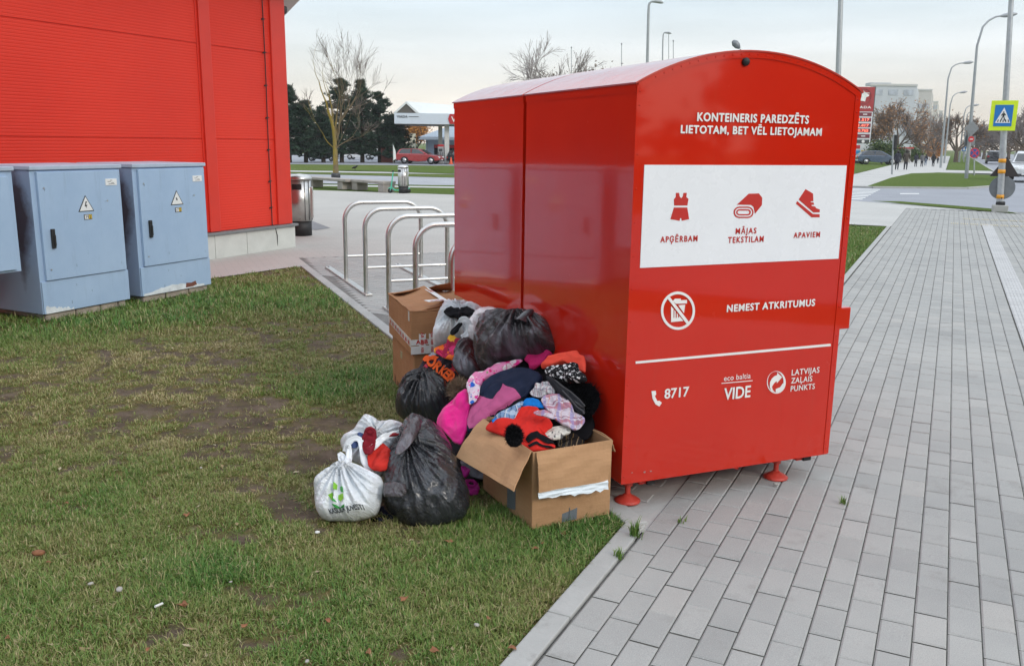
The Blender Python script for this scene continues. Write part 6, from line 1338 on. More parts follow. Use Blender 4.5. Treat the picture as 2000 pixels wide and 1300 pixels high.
def flat(p): return np.array([p[0], p[1], 0.])
c_, L_ = seg_px(778, 856, 320.5); car(flat(c_) + np.array([0, 1.0, 0]), -.22, L_ * 1.08, 'red estate car parked under the edge of the petrol station canopy', p_red, 'estate')
c_, L_ = seg_px(578, 640, 316.5); car(flat(c_) + np.array([0, 3.5, 0]), .05, L_ * 1.05, 'dark navy car parked behind the pines, next to the white car', p_navy)
c_, L_ = seg_px(640, 700, 315.5); car(flat(c_) + np.array([0, 8., 0]), 3.0, L_ * 1.1, 'white car parked behind the pines, right of the dark navy car', p_white)
c_, L_ = seg_px(700, 762, 315.5); car(flat(c_) + np.array([0, 9., 0]), .1, L_ * 1.1, 'silver car partly hidden behind the dark pine trunks', p_silver)
c_, L_ = seg_px(752, 800, 317); car(flat(c_) + np.array([.2, 4.5, 0]), 2.6, L_ * 1.2, 'black car parked behind the red estate car', p_black)
c_, L_ = seg_px(874, 930, 320.5); car(flat(c_) + np.array([0, .8, 0]), .9, L_ * 1.1, 'dark car at the fuel pump, half hidden by the red container', p_black, 'suv')

# ================================================================== PETROL STATION
m_fascia = M('pale_blue_white_fascia', (.58, .64, .72), .4, var=.04); m_cream = M('white_column', (.62, .62, .60), .5, var=.05); m_gable = M('grey_brown_gable', (.12, .11, .10), .8); m_under = M('dull_canopy_underside', (.30, .29, .27), .7); m_roofw = M('white_roof_sheet', (.66, .69, .70), .4, var=.05); m_shop = M('pale_blue_shop_wall', (.42, .50, .62), .6, var=.05); m_shoproof = M('blue_grey_roof', (.28, .34, .40), .5, var=.1); m_fred = M('station_red', (.45, .02, .025), .4)
Yc = 66.0
def stn(px, py, Y=Yc): return at(px, py, Y)
a = stn(768, 240); zb_, zt_ = stn(800, 242)[2], stn(800, 221)[2]; xL = stn(770, 230)[0]; xR = stn(985, 230)[0]
t = thing('station_canopy', 'white petrol station canopy with a grey gable and a red name panel on its fascia', 'canopy', (xL, Yc, 0), .035)
Wc = xR - xL; Dc = 7.5
k = MB(); k.box((Wc / 2, Dc / 2, (zb_ + zt_) / 2), (Wc, Dc, zt_ - zb_)); k.build('fascia', m_fascia, t)
k = MB(); k.box((Wc / 2, Dc / 2, zb_ - .02), (Wc - .1, Dc - .1, .03)); k.build('underside', m_under, t)
gx0, gx1 = stn(771, 219)[0] - xL, stn(816, 219)[0] - xL; za_ = stn(788, 198)[2]; gm_ = (gx0 + gx1) / 2
k = MB(); k.prism([(gx0 + .05, zt_ + .02), (gx1 - .05, zt_ + .02), (gm_, za_ - .14)], (0, .1, 0), (1, 0, 0), (0, 0, 1), -.06); k.build('gable_face', m_gable, t)
k = MB(); e_ = .06
# ridge runs back and to the right
k.add([(gx0 - .1, 0, zt_ + .01), (gm_, 0, za_), (gx1 + .1, 0, zt_ + .01), (Wc + 1, Dc * .7, zt_ + .02), (Wc + 1, Dc * .75, za_ - .35), (gx0 - .1, Dc, zt_ + .01)], [(2, 3, 4, 1), (0, 1, 4, 5)])
k.add([(gx0 - .1, 0, zt_ + .01), (gm_, 0, za_), (gx1 + .1, 0, zt_ + .01), (gx1 - .12, 0, zt_ + .01), (gm_, 0, za_ - .16), (gx0 + .12, 0, zt_ + .01)], [(0, 5, 4, 1), (1, 4, 3, 2)]); k.build('roof', m_roofw, t)
lx0, lx1 = stn(775, 230)[0] - xL, stn(796, 230)[0] - xL; V, Fc = text_px('VIADA', lambda u, w: (lx0 + (lx1 - lx0) * u, -.03, stn(780, 230)[2] + .17 * w), bold=.02, spacing=1.1); k = MB(); k.add(V, Fc); k.build('lettering', m_black, t)
k = MB(); k.box((stn(808, 228)[0] - xL, -.02, stn(808, 228)[2]), (stn(817, 228)[0] - stn(798, 228)[0], .02, .035)); k.build('fascia_line', m_black, t)
rx0, rx1 = stn(875, 230)[0] - xL, stn(935, 230)[0] - xL; zc_ = (zb_ + zt_) / 2; hh_ = (zt_ - zb_) * .46
k = MB(); k.prism([(rx0 + .12, zc_ - hh_), (rx1, zc_ - hh_), (rx1, zc_ + hh_), (rx0 + .12, zc_ + hh_), (rx0, zc_)], (0, -.0, 0), (1, 0, 0), (0, 0, 1), .05); nm = k.build('name_panel', m_fred, t)
vx0 = stn(881, 230)[0] - xL; V, Fc = text_px('VIADA', lambda u, w: (vx0 + 1.65 * u, -.06, zc_ - .19 + .38 * w), bold=.02); k = MB(); k.add(V, Fc); k.build('lettering', m_letter, nm)
for px, py, w, dy in ((873.5, 320, .34, .9), (863, 318.5, .30, 3.4), (942, 320, .34, .9)):
    x = stn(px, 300)[0] - xL; x = at(px, 300, Yc + dy)[0] - xL; k = MB(); k.box((x, dy, zb_ / 2), (w, w, zb_)); k.build('column', m_cream, t, bevel=.02)
x = at(790, 290, Yc + 4)[0] - xL; k = MB(); k.box((x, 4, zb_ / 2), (.3, .3, zb_)); k.build('column', m_cream, t, bevel=.02)
pb = at(861, 319, Yc - .1); t = thing('fuel_pump', 'grey and red fuel pump between the red estate car and the white column', 'fuel pump', flat(pb))
k = MB(); k.box((0, 0, .62), (.40, .34, 1.24)); k.build('pump_cabinet', M('pump_grey', (.34, .35, .36), .4), t, bevel=.02); k = MB(); k.box((0, -.01, 1.30), (.44, .38, .14)); k.build('pump_head', m_fred, t, bevel=.02); k = MB(); k.box((0, -.18, .98), (.28, .02, .2)); k.build('display', m_dark, t)
for x in (-.13, .0, .13): k = MB(); k.tube([(x, -.19, .84), (x + .02, -.24, .5), (x + .01, -.20, .3)], .022, 6); k.build('hose', m_black, t)
# shop behind the canopy
Ys = 76.; s0 = at(832, 318, Ys)[0]; s1 = at(1010, 318, Ys)[0]; ze_ = at(850, 268, Ys)[2]
t = thing('station_shop', 'pale blue petrol station shop with a blue-grey hipped roof and red window band', 'building', (s0, Ys, 0), .03)
k = MB(); k.box(((s1 - s0) / 2, 4, ze_ / 2), (s1 - s0, 8, ze_)); k.build('wall', m_shop, t)
k = MB(); e_ = .55; w = s1 - s0; zr = at(892, 252, Ys)[2] + .9
k.add([(-e_, -e_, ze_), (w + e_, -e_, ze_), (w + e_, 8 + e_, ze_), (-e_, 8 + e_, ze_), (w * .45, 4, zr), (w * .7, 4, zr)], [(0, 1, 5, 4), (1, 2, 5), (2, 3, 4, 5), (3, 0, 4), (3, 2, 1, 0)]); rf = k.build('roof', m_shoproof, t)
k = MB(); k.box((w / 2, -e_, ze_ - .10), (w + 2 * e_, .08, .24)); k.box((-e_, 4, ze_ - .10), (.08, 8 + 2 * e_ - .2, .24)); k.build('eaves_board', m_fascia, rf)
wx0, wx1 = at(848, 300, Ys)[0] - s0, at(905, 300, Ys)[0] - s0; z0_, z1_ = at(850, 318, Ys)[2] + .0, at(850, 283, Ys)[2]
k = MB(); k.box(((wx0 + wx1) / 2, -.02, (z0_ + z1_) / 2), (wx1 - wx0, .06, z1_ - z0_)); wn_ = k.build('shop_window', m_glass, t); k = MB(); k.box(((wx0 + wx1) / 2, -.05, z1_ - .12), (wx1 - wx0, .04, .26)); k.build('window_band', m_fred, wn_)
k = MB(); k.tube([(at(833, 270, Ys)[0] - s0, -.1, ze_ - .1), (.12, -.1, ze_ - .5), (.12, -.08, .1)], .05, 6); k.build('downpipe', m_lamp, t)
pb = at(836, 318, 80.); tree('orange autumn tree beyond the petrol station canopy', flat(at(812, 318, 84.)), at(812, 238, 84.)[2], 77, 4, .16, .6, .2, .22, (5200, .085, .26, m_lf_or), m_bark, m_twig, None, (3, 4), .7, .012, 'autumn_tree', limb=.30)
k = MB(); w_ = at(806, 268, 78.); k.box((w_[0], 78., w_[2] / 2 - .2), (.5, .2, w_[2] + 1.0)); tag(k.build('display_board', M('cream_board', (.62, .58, .44), .5)), 'tall cream display board standing behind the red estate car', 'sign')
k = MB(); pr_ = at(760, 316, 68.); k.box((pr_[0] - .2, 68, .55), (1.0, .3, 1.1)); tag(k.build('brick_hut', M('red_brown_board', (.20, .06, .045), .8)), 'small red-brown hoarding low behind the rightmost pine', 'hoarding')
pr_ = at(768, 318, 60.); t = thing('white_flag', 'white feather flag standing on the grass above the scooter handlebar', 'flag', flat(gnd(768, 322))); k = MB(); k.tube([(0, 0, 0), (0, 0, 1.4)], .015, 6); k.build('flagpole', m_lamp, t); k = MB(); k.prism([(.02, .3), (.2, .4), (.18, .9), (.02, 1.35)], (0, 0, 0), (1, 0, 0), (0, 0, 1), .01); k.build('banner', m_white_sign, t)
t = thing('traffic_cone', 'small orange traffic cone beside the white station column', 'traffic cone', flat(at(881, 319, 65.))); k = MB(); k.lathe([(.14, .0), (.12, .05), (.03, .5)], 12); k.box((0, 0, .02), (.34, .34, .035)); k.build('cone', M('cone_orange', (.6, .08, .02), .5), t)
t = thing('bird', 'small dark crow walking on the grass beyond the road', 'bird', flat(gnd(693, 333))); k = MB(); k.tube([(-.17, 0, .10), (-.08, 0, .14), (.02, 0, .17), (.10, 0, .22), (.13, 0, .25), (.20, 0, .235)], [.015, .05, .06, .045, .035, .006], 8); k.tube([(.0, .02, .12), (.01, .02, 0)], .008, 4); k.tube([(.02, -.02, .12), (.03, -.02, 0)], .008, 4); k.build('body', m_black, t)

# ================================================================== RIGHT SIDE: SIGNS, LAMPS, TOTEM, BLOCKS, TREES, PEOPLE
def flatb(px, py): return flat(gnd(px, py))
m_yg = M('fluorescent_yellow_green', (.62, .80, .02), .4, var=.04); m_sblue = M('traffic_blue', (.015, .17, .48), .35, var=.05); m_sgrey = M('sign_back_grey', (.20, .215, .23), .5, metal=.4); m_band = M('orange_reflective_band', (.70, .30, .01), .4)
m_sblk = M('sign_black', (.012, .012, .014), .5); m_sred = M('traffic_red', (.50, .02, .03), .4); m_swh = M('sign_white', (.75, .75, .74), .4)
# crossing pole: local x to the right of the street, y along it; sign faces the camera's side (-y)
b = flatb(1952, 414); D_ = b[1]
fr = math.atan2(-b[0], b[1])      # heading of the sight line
t = thing('crossing_sign_post', 'grey post with a blue pedestrian crossing sign framed in yellow-green and three orange bands', 'sign post', b, -.42)
ppm = F / D_ * math.cos(0)       # pixels per metre at the post
def zz(py, px=1955): return at(px, py, D_)[2]
k = MB(); top = at(1976.5, -8, D_) - b; lx_ = lambda f_: (float(top[0]) * math.cos(-.42) * f_, -.0, float(top[2]) * f_); k.tube([(0, 0, 0), lx_(.25), lx_(.5), lx_(.75), lx_(1.0)], [.085, .08, .075, .065, .06], 14); k.build('post', m_galv, t)
k = MB(); k.box((-.0, 0, .08), (.36, .36, .20)); k.build('foot_block', m_kerb, t, bevel=.02); k = MB(); k.lathe([(.11, .18), (.11, .25), (.09, .27)], 14); k.build('foot_collar', m_black, t)
zc = zz(226); hs = (zz(200) - zz(254)) / 2 * 1.06
def sq(x0, w, h, y, nm, m, par, r=0): k = MB(); k.box((x0, y, zc), (w, .012, h)); return k.build(nm, m, par, bevel=.004)
xo = float((at(1959.5, 226, D_) - b)[0]) * math.cos(-.42)
sg = sq(xo, hs * 1.66, hs * 2.06, -.11, 'sign_frame', m_yg, t); f = sq(xo, hs * 1.14, hs * 1.46, -.121, 'sign_face', m_sblue, sg)
k = MB(); k.prism([(xo - hs * .48, zc - hs * .5), (xo + hs * .48, zc - hs * .5), (xo, zc + hs * .55)], (0, -.1285, 0), (1, 0, 0), (0, 0, 1), .002); k.build('white_triangle', m_swh, f)
def pm(pts): return [(xo + x * hs, zc + y * hs) for x, y in pts]
k = MB()
for q in ([(-.03, .27), (.03, .27), (.05, .22), (.0, .17), (-.05, .22)], [(-.07, .16), (.07, .16), (.08, .0), (.05, -.08), (-.06, -.08)], [(-.06, -.08), (.0, -.08), (-.10, -.36), (-.18, -.36)], [(.0, -.08), (.06, -.08), (.18, -.36), (.10, -.36)], [(-.07, .16), (-.16, .0), (-.12, -.03), (-.04, .10)], [(.07, .16), (.17, .03), (.13, .0), (.04, .10)]): k.prism(pm(q), (0, -.1305, 0), (1, 0, 0), (0, 0, 1), .0015)
for i in range(5): x = -.36 + i * .17; k.prism(pm([(x, -.44), (x + .09, -.44), (x + .10 - .02 * i, -.26), (x + .04 - .02 * i + .02, -.26)]), (0, -.1302, 0), (1, 0, 0), (0, 0, 1), .0012)
k.build('walking_figure', m_sblk, f)
for py in (314, 335, 384):
    k = MB(); k.lathe([(.088, -.05), (.088, .05)], 16, (lx_(zz(py) / float(top[2]))[0], 0, zz(py))); k.build('reflective_band', m_band, t)
k = MB(); zt = zz(304); zb2 = zz(345); k.prism([(-.32, zb2), (.36, zb2), (.02, zt - .02)], (0, .10, 0), (1, 0, 0), (0, 0, 1), -.012); k.build('warning_sign_back', M('dark_sign_back', (.035, .028, .028), .6), t)
k = MB(); k.tube([(.0, .10, zz(367)), (.0, .115, zz(367))], .30, 32, smooth=False); k.build('round_sign_back', m_sgrey, t)
k = MB(); k.tube([(.0, -.085, zz(387)), (.0, .10, zz(387))], .02, 8); k.build('clamp', m_black, t)
# street lamps
def lamp(base_px, pole_top, head, label, r=.09, group='street lamps along the avenue', rb=None):
    b = flatb(*base_px); Y = b[1]; s_ = Y / F; t = thing('street_lamp', label, 'street lamp', b, 0, group); T = at(*pole_top, Y) - b; Hh = at(*head, Y) - b
    k = MB(); c = Vector(T); e = Vector(Hh); pts = [(0, 0, 0), tuple(c * .5), tuple(c * .93)] + [tuple(c.lerp(Vector((c.x * .7 + e.x * .3, 0, e.z)), u) * (1 - u) + Vector((c.x * .75 + e.x * .25, 0, e.z)).lerp(e, u) * u) for u in (.25, .5, .75, .93)]
    k.tube(pts, [r, r * .85, r * .62, r * .55, r * .5, r * .45, r * .4], 8); k.build('pole', m_lamp, t)
    d = (e - Vector(pts[-2])).normalized(); k = MB(); a = e - d * .05; k.tube([tuple(a - d * .1), tuple(a + d * .1), tuple(a + d * .45), tuple(a + d * .75)], [.05, .10, .13, .04], 8); k.build('lamp_head', m_lamp, t)
    return t
lamp((1837, 328), (1853, 140), (1884, 123), 'tall grey street lamp at the far tip of the grass island', .10)
lamp((1844, 319), (1857, 196), (1876, 181), 'grey street lamp just behind the one at the tip of the island', .10)
lamp((1873, 317), (1884, 216), (1900, 206), 'grey street lamp beside the bare brown avenue tree', .10)
lamp((1881, 312), (1888, 228), (1894, 220), 'smaller far street lamp right of the bare brown avenue tree', .10)
lamp((1884, 307), (1889, 244), (1894, 238), 'smallest far street lamp in the avenue row', .10)
t = lamp((1887, 349), (1910, 70), (1960, 31), 'tallest street lamp, rising from the grass island with a grey diamond sign back on it', .10)
b = np.array(t.location); Y = b[1]
def onp(px, py, dy=0.): return at(px, py, Y + dy) - b
c = onp(1895, 251); r_ = 14 * Y / F; k = MB(); k.prism([(c[0] - r_, c[2]), (c[0], c[2] - r_), (c[0] + r_, c[2]), (c[0], c[2] + r_)], (0, -.16, 0), (1, 0, 0), (0, 0, 1), .02); k.build('diamond_sign_back', m_sgrey, t)
c = onp(1897, 275); k = MB(); k.box((c[0], .14, c[2]), (20 * Y / F, .03, 18 * Y / F)); k.build('square_sign_back', m_sgrey, t)
c = onp(1893.5, 272); k = MB(); k.tube([(c[0], -.19, c[2]), (c[0], -.16, c[2])], 5.5 * Y / F, 18, smooth=False); q = k.build('red_round_sign', m_sred, t); k = MB(); k.box((c[0], -.2, c[2]), (6 * Y / F, .01, 1.6 * Y / F)); k.build('white_bar', m_swh, q)
# no-stopping sign
b = flatb(1903, 343); Y = b[1]; t = thing('no_stopping_sign', 'round blue no stopping sign with red rim and red cross on a thin grey post', 'traffic sign', b); c = at(1902.5, 299, Y) - b; R_ = 9.6 * Y / F
k = MB(); k.tube([(0, .03, 0), (c[0], .03, c[2] + R_)], .045, 8); k.build('post', m_galv, t)
k = MB(); k.tube([(c[0], -.04, c[2]), (c[0], -.02, c[2])], R_, 28, smooth=False); s1_ = k.build('sign_rim', m_sred, t); k = MB(); k.tube([(c[0], -.05, c[2]), (c[0], -.041, c[2])], R_ * .80, 28, smooth=False); k.build('sign_face', M('deep_sign_blue', (.02, .05, .26), .4), s1_)
k = MB()
for a in (PI / 4, -PI / 4): k.box((c[0], -.0535, c[2]), (R_ * 1.6, .006 + .002 * (a > 0), R_ * .20), 0, 0, Matrix.Rotation(a, 3, 'Y'))
k.build('cross', m_sred, s1_)
b = flatb(1883, 317); Y = b[1]; t = thing('blue_crossing_sign', 'small far blue crossing sign with a white triangle, left of the tallest lamp', 'traffic sign', b); c = at(1882.5, 291, Y) - b; R_ = 4.2 * Y / F
k = MB(); k.tube([(0, .05, 0), (c[0], .05, c[2])], .05, 6); k.build('post', m_galv, t); k = MB(); k.box((c[0], -.03, c[2]), (2 * R_, .04, 2 * R_)); s1_ = k.build('sign_face', m_sblue, t); k = MB(); k.prism([(c[0] - R_ * .7, c[2] - R_ * .6), (c[0] + R_ * .7, c[2] - R_ * .6), (c[0], c[2] + R_ * .75)], (0, -.055, 0), (1, 0, 0), (0, 0, 1), .004); k.build('white_triangle', m_swh, s1_)
# pedestrian signal, seen from the side
b = flatb(1742, 341); Y = b[1]; t = thing('pedestrian_signal', 'pedestrian traffic light seen edge-on, dark head on a thin pale post', 'traffic light', b); k = MB(); k.tube([(0, 0, 0), (at(1745, 266, Y)[0] - b[0], 0, at(1745, 264, Y)[2])], .055, 8); k.build('post', m_lamp, t)
c = at(1748.5, 278, Y) - b; k = MB(); k.box((c[0], 0, c[2]), (.18, .24, 28 * Y / F)); k.build('signal_head', m_black, t, bevel=.03)
# lamp standards seen over the roofs of the containers and to their right
b = flatb(1626, 330); b = S(-4.2, 44); Y = b[1]
t = thing('mast', 'thick grey mast rising straight behind the right shoulder of the container', 'mast', flat(at(1632.5, 320, 50.))); Y = 50.; b = np.array(t.location); k = MB(); tp = at(1643, -30, Y) - b; k.tube([(0, 0, 0), tuple(tp)], [.17, .13], 12); k.build('pole', m_galv, t)
def lamp_far(pxb, top, head, Y, label, r): b = flat(at(pxb, 318, Y)); t = thing('street_lamp', label, 'street lamp', b, 0, 'street lamps beyond the containers'); T = at(*top, Y) - b; Hh = at(*head, Y) - b; k = MB(); k.tube([(0, 0, 0), tuple(T * np.array([1, 1, .96]))] + [tuple(T * (1 - u) ** 2 * 1 + (T * np.array([1, 1, 1.0]) + np.array([0, 0, Hh[2] - T[2]])) * 2 * u * (1 - u) + Hh * u * u) for u in (.15, .4, .7, 1)], [r, r * .7, r * .65, r * .6, r * .5, r * .45], 8); k.build('pole', m_lamp, t); k = MB(); d = 1 if Hh[0] > T[0] else -1; k.tube([tuple(Hh + np.array([-.15 * d, 0, -.02])), tuple(Hh + np.array([.15 * d, 0, .0])), tuple(Hh + np.array([.55 * d, 0, -.04])), tuple(Hh + np.array([.75 * d, 0, -.1]))], [.06, .11, .13, .04], 8); k.build('lamp_head', m_lamp, t)
lamp_far(1260, (1267, 14), (1276, 3), 70., 'nearest street lamp above the container roof, its head cut by the top of the photo', .14)
lamp_far(1291, (1295, 72), (1299, 64), 110., 'farther thin street lamp above the container roof with a short arm', .11)
t = thing('street_lamp', 'rounded lamp head peeking over the crown of the container arch', 'street lamp', flat(at(1452, 318, 40.)), 0, 'street lamps beyond the containers'); Y = 40.; b = np.array(t.location); k = MB(); k.tube([(0, 0, 0), (at(1451, 118, Y) - b), (at(1446, 96, Y) - b)], [.08, .05, .03], 8); k.build('pole', m_lamp, t); h0, h1 = at(1445, 95, Y) - b, at(1431, 80, Y) - b; k = MB(); k.tube([h0, h0 * .7 + h1 * .3, h0 * .3 + h1 * .7, h1], [.04, .13, .15, .06], 10); k.build('lamp_head', m_sgrey, t)
for px, pt, Y, lb in ((1116, 95, 90., 'pale flagpole in front of the weeping birch top'), (1214, 88, 90., 'bare flagpole standing alone above the middle of the container roof'), (1306, 66, 100., 'thin flagpole right beside the far street lamp'), (1315, 82, 90., 'rightmost flagpole above the container roof')):
    b = flat(at(px, 318, Y)); t = thing('flagpole', lb, 'flagpole', b, 0, 'flagpoles beyond the containers'); k = MB(); hh = at(px, pt, Y) - b; k.tube([(0, 0, 0), tuple(hh)], [.055, .035], 6); k.build('pole', m_lamp, t); k = MB(); k.lathe([(.02, 0), (.07, .05), (.07, .12), (.01, .18)], 8, tuple(hh)); k.build('finial', m_sgrey, t)
# fuel price totem
b = flat(gnd(1684, 319)); Y = b[1]; s_ = Y / F
xr = at(1709, 180, Y)[0] - b[0]; xl = xr - 52 * s_ * 1.; zt = at(1690, 170, Y)[2]; zb2 = at(1690, 312, Y)[2]; zr = at(1690, 218, Y)[2]
t = thing('price_totem', 'tall red and white petrol price totem with a deer head emblem and glowing red prices', 'price sign', b, .06); xm = (xl + xr) / 2; wd = xr - xl
k = MB(); k.box((xm, .25, (zt + zr) / 2), (wd, .5, zt - zr)); tp = k.build('red_head', M('totem_red', (.33, .018, .022), .4), t, bevel=.02)
k = MB(); k.box((xm, .25, (zr + zb2) / 2 - .01), (wd, .48, zr - zb2 - .02)); bd2 = k.build('price_board', M('totem_white', (.66, .69, .72), .35), t)
k = MB(); k.box((xr + .06, .27, (zt + zb2) / 2 - .05), (.10, .42, zt - zb2 + .2)); k.box((xm, .25, zb2 / 2), (wd * .9, .4, zb2)); k.build('side_frame', m_dark, t)
def tot(px, py): q = at(px, py, Y) - b; return q[0], q[2]
cx_, cz_ = tot(1687, 189); R_ = 14 * s_
k = MB()
for j in range(36):
    a0, a1 = 2 * PI * j / 36, 2 * PI * (j + 1) / 36; k.prism([(cx_ + R_ * math.cos(a0), cz_ + R_ * math.sin(a0)), (cx_ + R_ * math.cos(a1), cz_ + R_ * math.sin(a1)), (cx_ + R_ * .95 * math.cos(a1), cz_ + R_ * .95 * math.sin(a1)), (cx_ + R_ * .95 * math.cos(a0), cz_ + R_ * .95 * math.sin(a0))], (0, -.02, 0), (1, 0, 0), (0, 0, 1), .02)
k.build('emblem_ring', M('dark_emblem_ring', (.10, .012, .014), .4), tp)
zt2 = lambda p: [tot(1660 + x / 6.5, 150 + y / 6.5) for x, y in p]
k = MB()
for q in ([(150, 215), (190, 205), (245, 232), (238, 246), (205, 262), (192, 300), (190, 315), (130, 305), (140, 262)], [(100, 175), (150, 200), (250, 205), (248, 212), (170, 218)], [(165, 170), (185, 195), (215, 206), (180, 206)], [(120, 165), (160, 190), (185, 206), (150, 206)]): k.prism(zt2(q), (0, -.03, 0), (1, 0, 0), (0, 0, 1), .02)
k.build('deer_emblem', m_swh, tp)
wx0, wz0 = tot(1668, 211.5); wx1, _ = tot(1701.5, 211); V, Fc = text_px('VIADA', lambda u, w: (wx0 + (wx1 - wx0) * u, -.02, wz0 + 4.3 * s_ * w), bold=.03, spacing=1.15); k = MB(); k.add(V, Fc); k.build('lettering', m_swh, tp)
def led():
    k = N('red_led_digits'); k.set(Base_Color=(.6, .05, .02), Emission_Color=(1., .20, .12), Emission_Strength=1.6); return k.m
m_led = led(); m_row = M('dark_red_row', (.16, .012, .03), .4)
xa, _ = tot(1664, 220); xb, _ = tot(1703, 220); wrow = xb - xa
for py, kind in ((223.5, 'row'), (234, '1.517'), (245, '1.417'), (255, '0.765'), (266, 'row'), (276.5, 'blk')):
    _, z = tot(1690, py); k = MB(); k.box(((xa + xb) / 2, -.02, z), (wrow, .04, 7. * s_)); o = k.build('price_row', m_dark if kind == 'blk' else m_row, bd2, bevel=.015)
    if kind[0] in '01':
        V, Fc = text_px(kind, lambda u, w: (xb - 24 * s_ + 20 * s_ * u, -.05, z - 2.5 * s_ + 5. * s_ * w), bold=.02); q = MB(); q.add(V, Fc); q.build('price_digits', m_led, o)
    elif kind == 'row': q = MB(); q.box((xb - 13 * s_, -.045, z), (8 * s_, .01, 1.8 * s_)); q.build('grade_mark', m_swh, o)
    else: q = MB(); q.tube([(xb - 12 * s_, -.05, z), (xb - 12 * s_, -.041, z)], 3 * s_, 14, smooth=False); q.build('round_mark', m_swh, o)
for x0_, x1_, py, h, m in ((1664, 1680, 287, 6.5, m_sred), (1664, 1680, 297, 6.5, M('sky_blue_panel', (.03, .30, .62), .4)), (1681, 1697, 297, 6.5, m_yel), (1664, 1697, 306, 9, M('green_photo_panel', (.10, .17, .10), .5, var=.5, vs=3))):
    (q0, z), (q1, _) = tot(x0_, py), tot(x1_, py); k = MB(); k.box(((q0 + q1) / 2, -.015, z), (q1 - q0 - .05, .03, h * s_)); k.build('service_panel', m, bd2)
# apartment blocks
m_bl = [M('pale_grey_block', (.47, .50, .54), .8, var=.06, vs=.3), M('warm_grey_block', (.46, .45, .43), .8, var=.06, vs=.3), M('light_block', (.52, .50, .47), .8, var=.06, vs=.3)]; m_blwin = M('block_window', (.36, .40, .46), .2, var=.3, vs=.7); m_blside = M('block_side', (.50, .50, .49), .8, var=.05)
def block(x0, x1, x2, pt, Y, label, m, step=None, dep=34):
    ln_ = .085 * (318 - pt); H_ = at(x1, pt, Y)[2]; x0, x1, x2 = x0 - ln_, x1 - ln_, x2 - ln_; a, c = at(x0, 318, Y), at(x1, 318, Y); w = c[0] - a[0]; b = flat(a); t = thing('apartment_block', label, 'building', b, 0, 'grey apartment blocks beyond the trees')
    d = at(x2, 318, Y + dep)[0] - c[0]; k = MB()
    k.add([(0, 0, 0), (w, 0, 0), (w + d, dep, 0), (d, dep, 0), (0, 0, H_), (w, 0, H_), (w + d, dep, H_), (d, dep, H_)], [(0, 1, 5, 4), (1, 2, 6, 5), (2, 3, 7, 6), (3, 0, 4, 7), (4, 5, 6, 7)]); k.build('wall', m, t)
    k = MB(); k.box((w / 2, -.0, H_ + .2), (w + .3, .5, .6)); k.build('parapet', m_blside, t)
    if step: x3, pt3 = step; w3 = at(x3 - ln_, 318, Y)[0] - a[0]; H3 = at(x0, pt3, Y)[2]; k = MB(); k.box((w3 / 2, 2, (H_ + H3) / 2), (w3, 4.2, H3 - H_)); k.build('lift_tower', m, t)
    nf = max(4, int(H_ / 3.6)); nb = max(2, int(w / 4))
    for i in range(nf):
        z = H_ * (i + .5) / nf
        for j in range(nb):
            if (i * 7 + j * 3) % 3 != 1: continue
            k = MB(); k.box((w * (j + .5) / nb, -.05, z), (w / nb * .62, .12, H_ / nf * .42)); k.build('window', m_blwin, t)
    return t
block(1699, 1788, 1793, 168, 270, 'nearest and widest pale apartment block with a raised lift tower, behind the totem', m_bl[0], (1738, 161))
block(1791, 1817, 1821, 177, 330, 'second apartment block, plain light grey and narrower, right of the widest one', m_bl[1])
block(1820, 1829, 1832, 200, 400, 'third apartment block, small and pale, above the grey bare trees', m_bl[2])
block(1832, 1838, 1840, 218, 470, 'farthest apartment block, smallest, just left of the first street lamp', m_bl[1])
# trees on the right
def far_tree(px, pt, Y, seed, label, leaf=None, name='bare_tree', group='bare trees along the avenue', levels=4, r0=.22, spread=.5, up=.2, nmin=.022, tw=None, trunk=.2, kids=(3, 4), limb=.30, forks=None):
    b = flat(at(px, 318, Y)); return tree(label, b, at(px, pt, Y)[2] * 1., seed, levels, r0, spread, up, trunk, leaf, m_bark, tw or m_twig, group, kids, .70, nmin, name, limb=limb, forks=forks)
wide = [(0, 1, .30, .8), (.7, 1, .30, .6), (-.7, 1, .30, .6), (1.3, .7, .26, .5), (-1.3, .7, .26, .5)]
far_tree(1750, 190, 118., 101, 'wide russet tree with thin brown leaves in front of the widest apartment block', (2600, .12, .4, m_lf_brown), 'autumn_tree', forks=wide)
far_tree(1712, 235, 125., 102, 'smaller russet tree directly right of the totem', (1500, .13, .4, m_lf_brown), 'autumn_tree')
far_tree(1797, 215, 122., 103, 'grey bare tree in front of the second apartment block', None, tw=m_twig2, forks=wide)
far_tree(1822, 232, 135., 104, 'grey bare tree left of the first avenue street lamp', None, tw=m_twig2, forks=wide)
far_tree(1812, 222, 160., 105, 'far grey bare tree between the second and third apartment blocks', None, tw=m_twig2, forks=wide)
far_tree(1866, 214, 104., 106, 'brown bare avenue tree standing between the street lamps', (500, .10, .35, m_lf_brown), forks=wide)
far_tree(1820, 282, 140., 107, 'low orange tree glowing behind the walking people', (4200, .16, .5, m_lf_or), 'autumn_tree', r0=.14, levels=3)
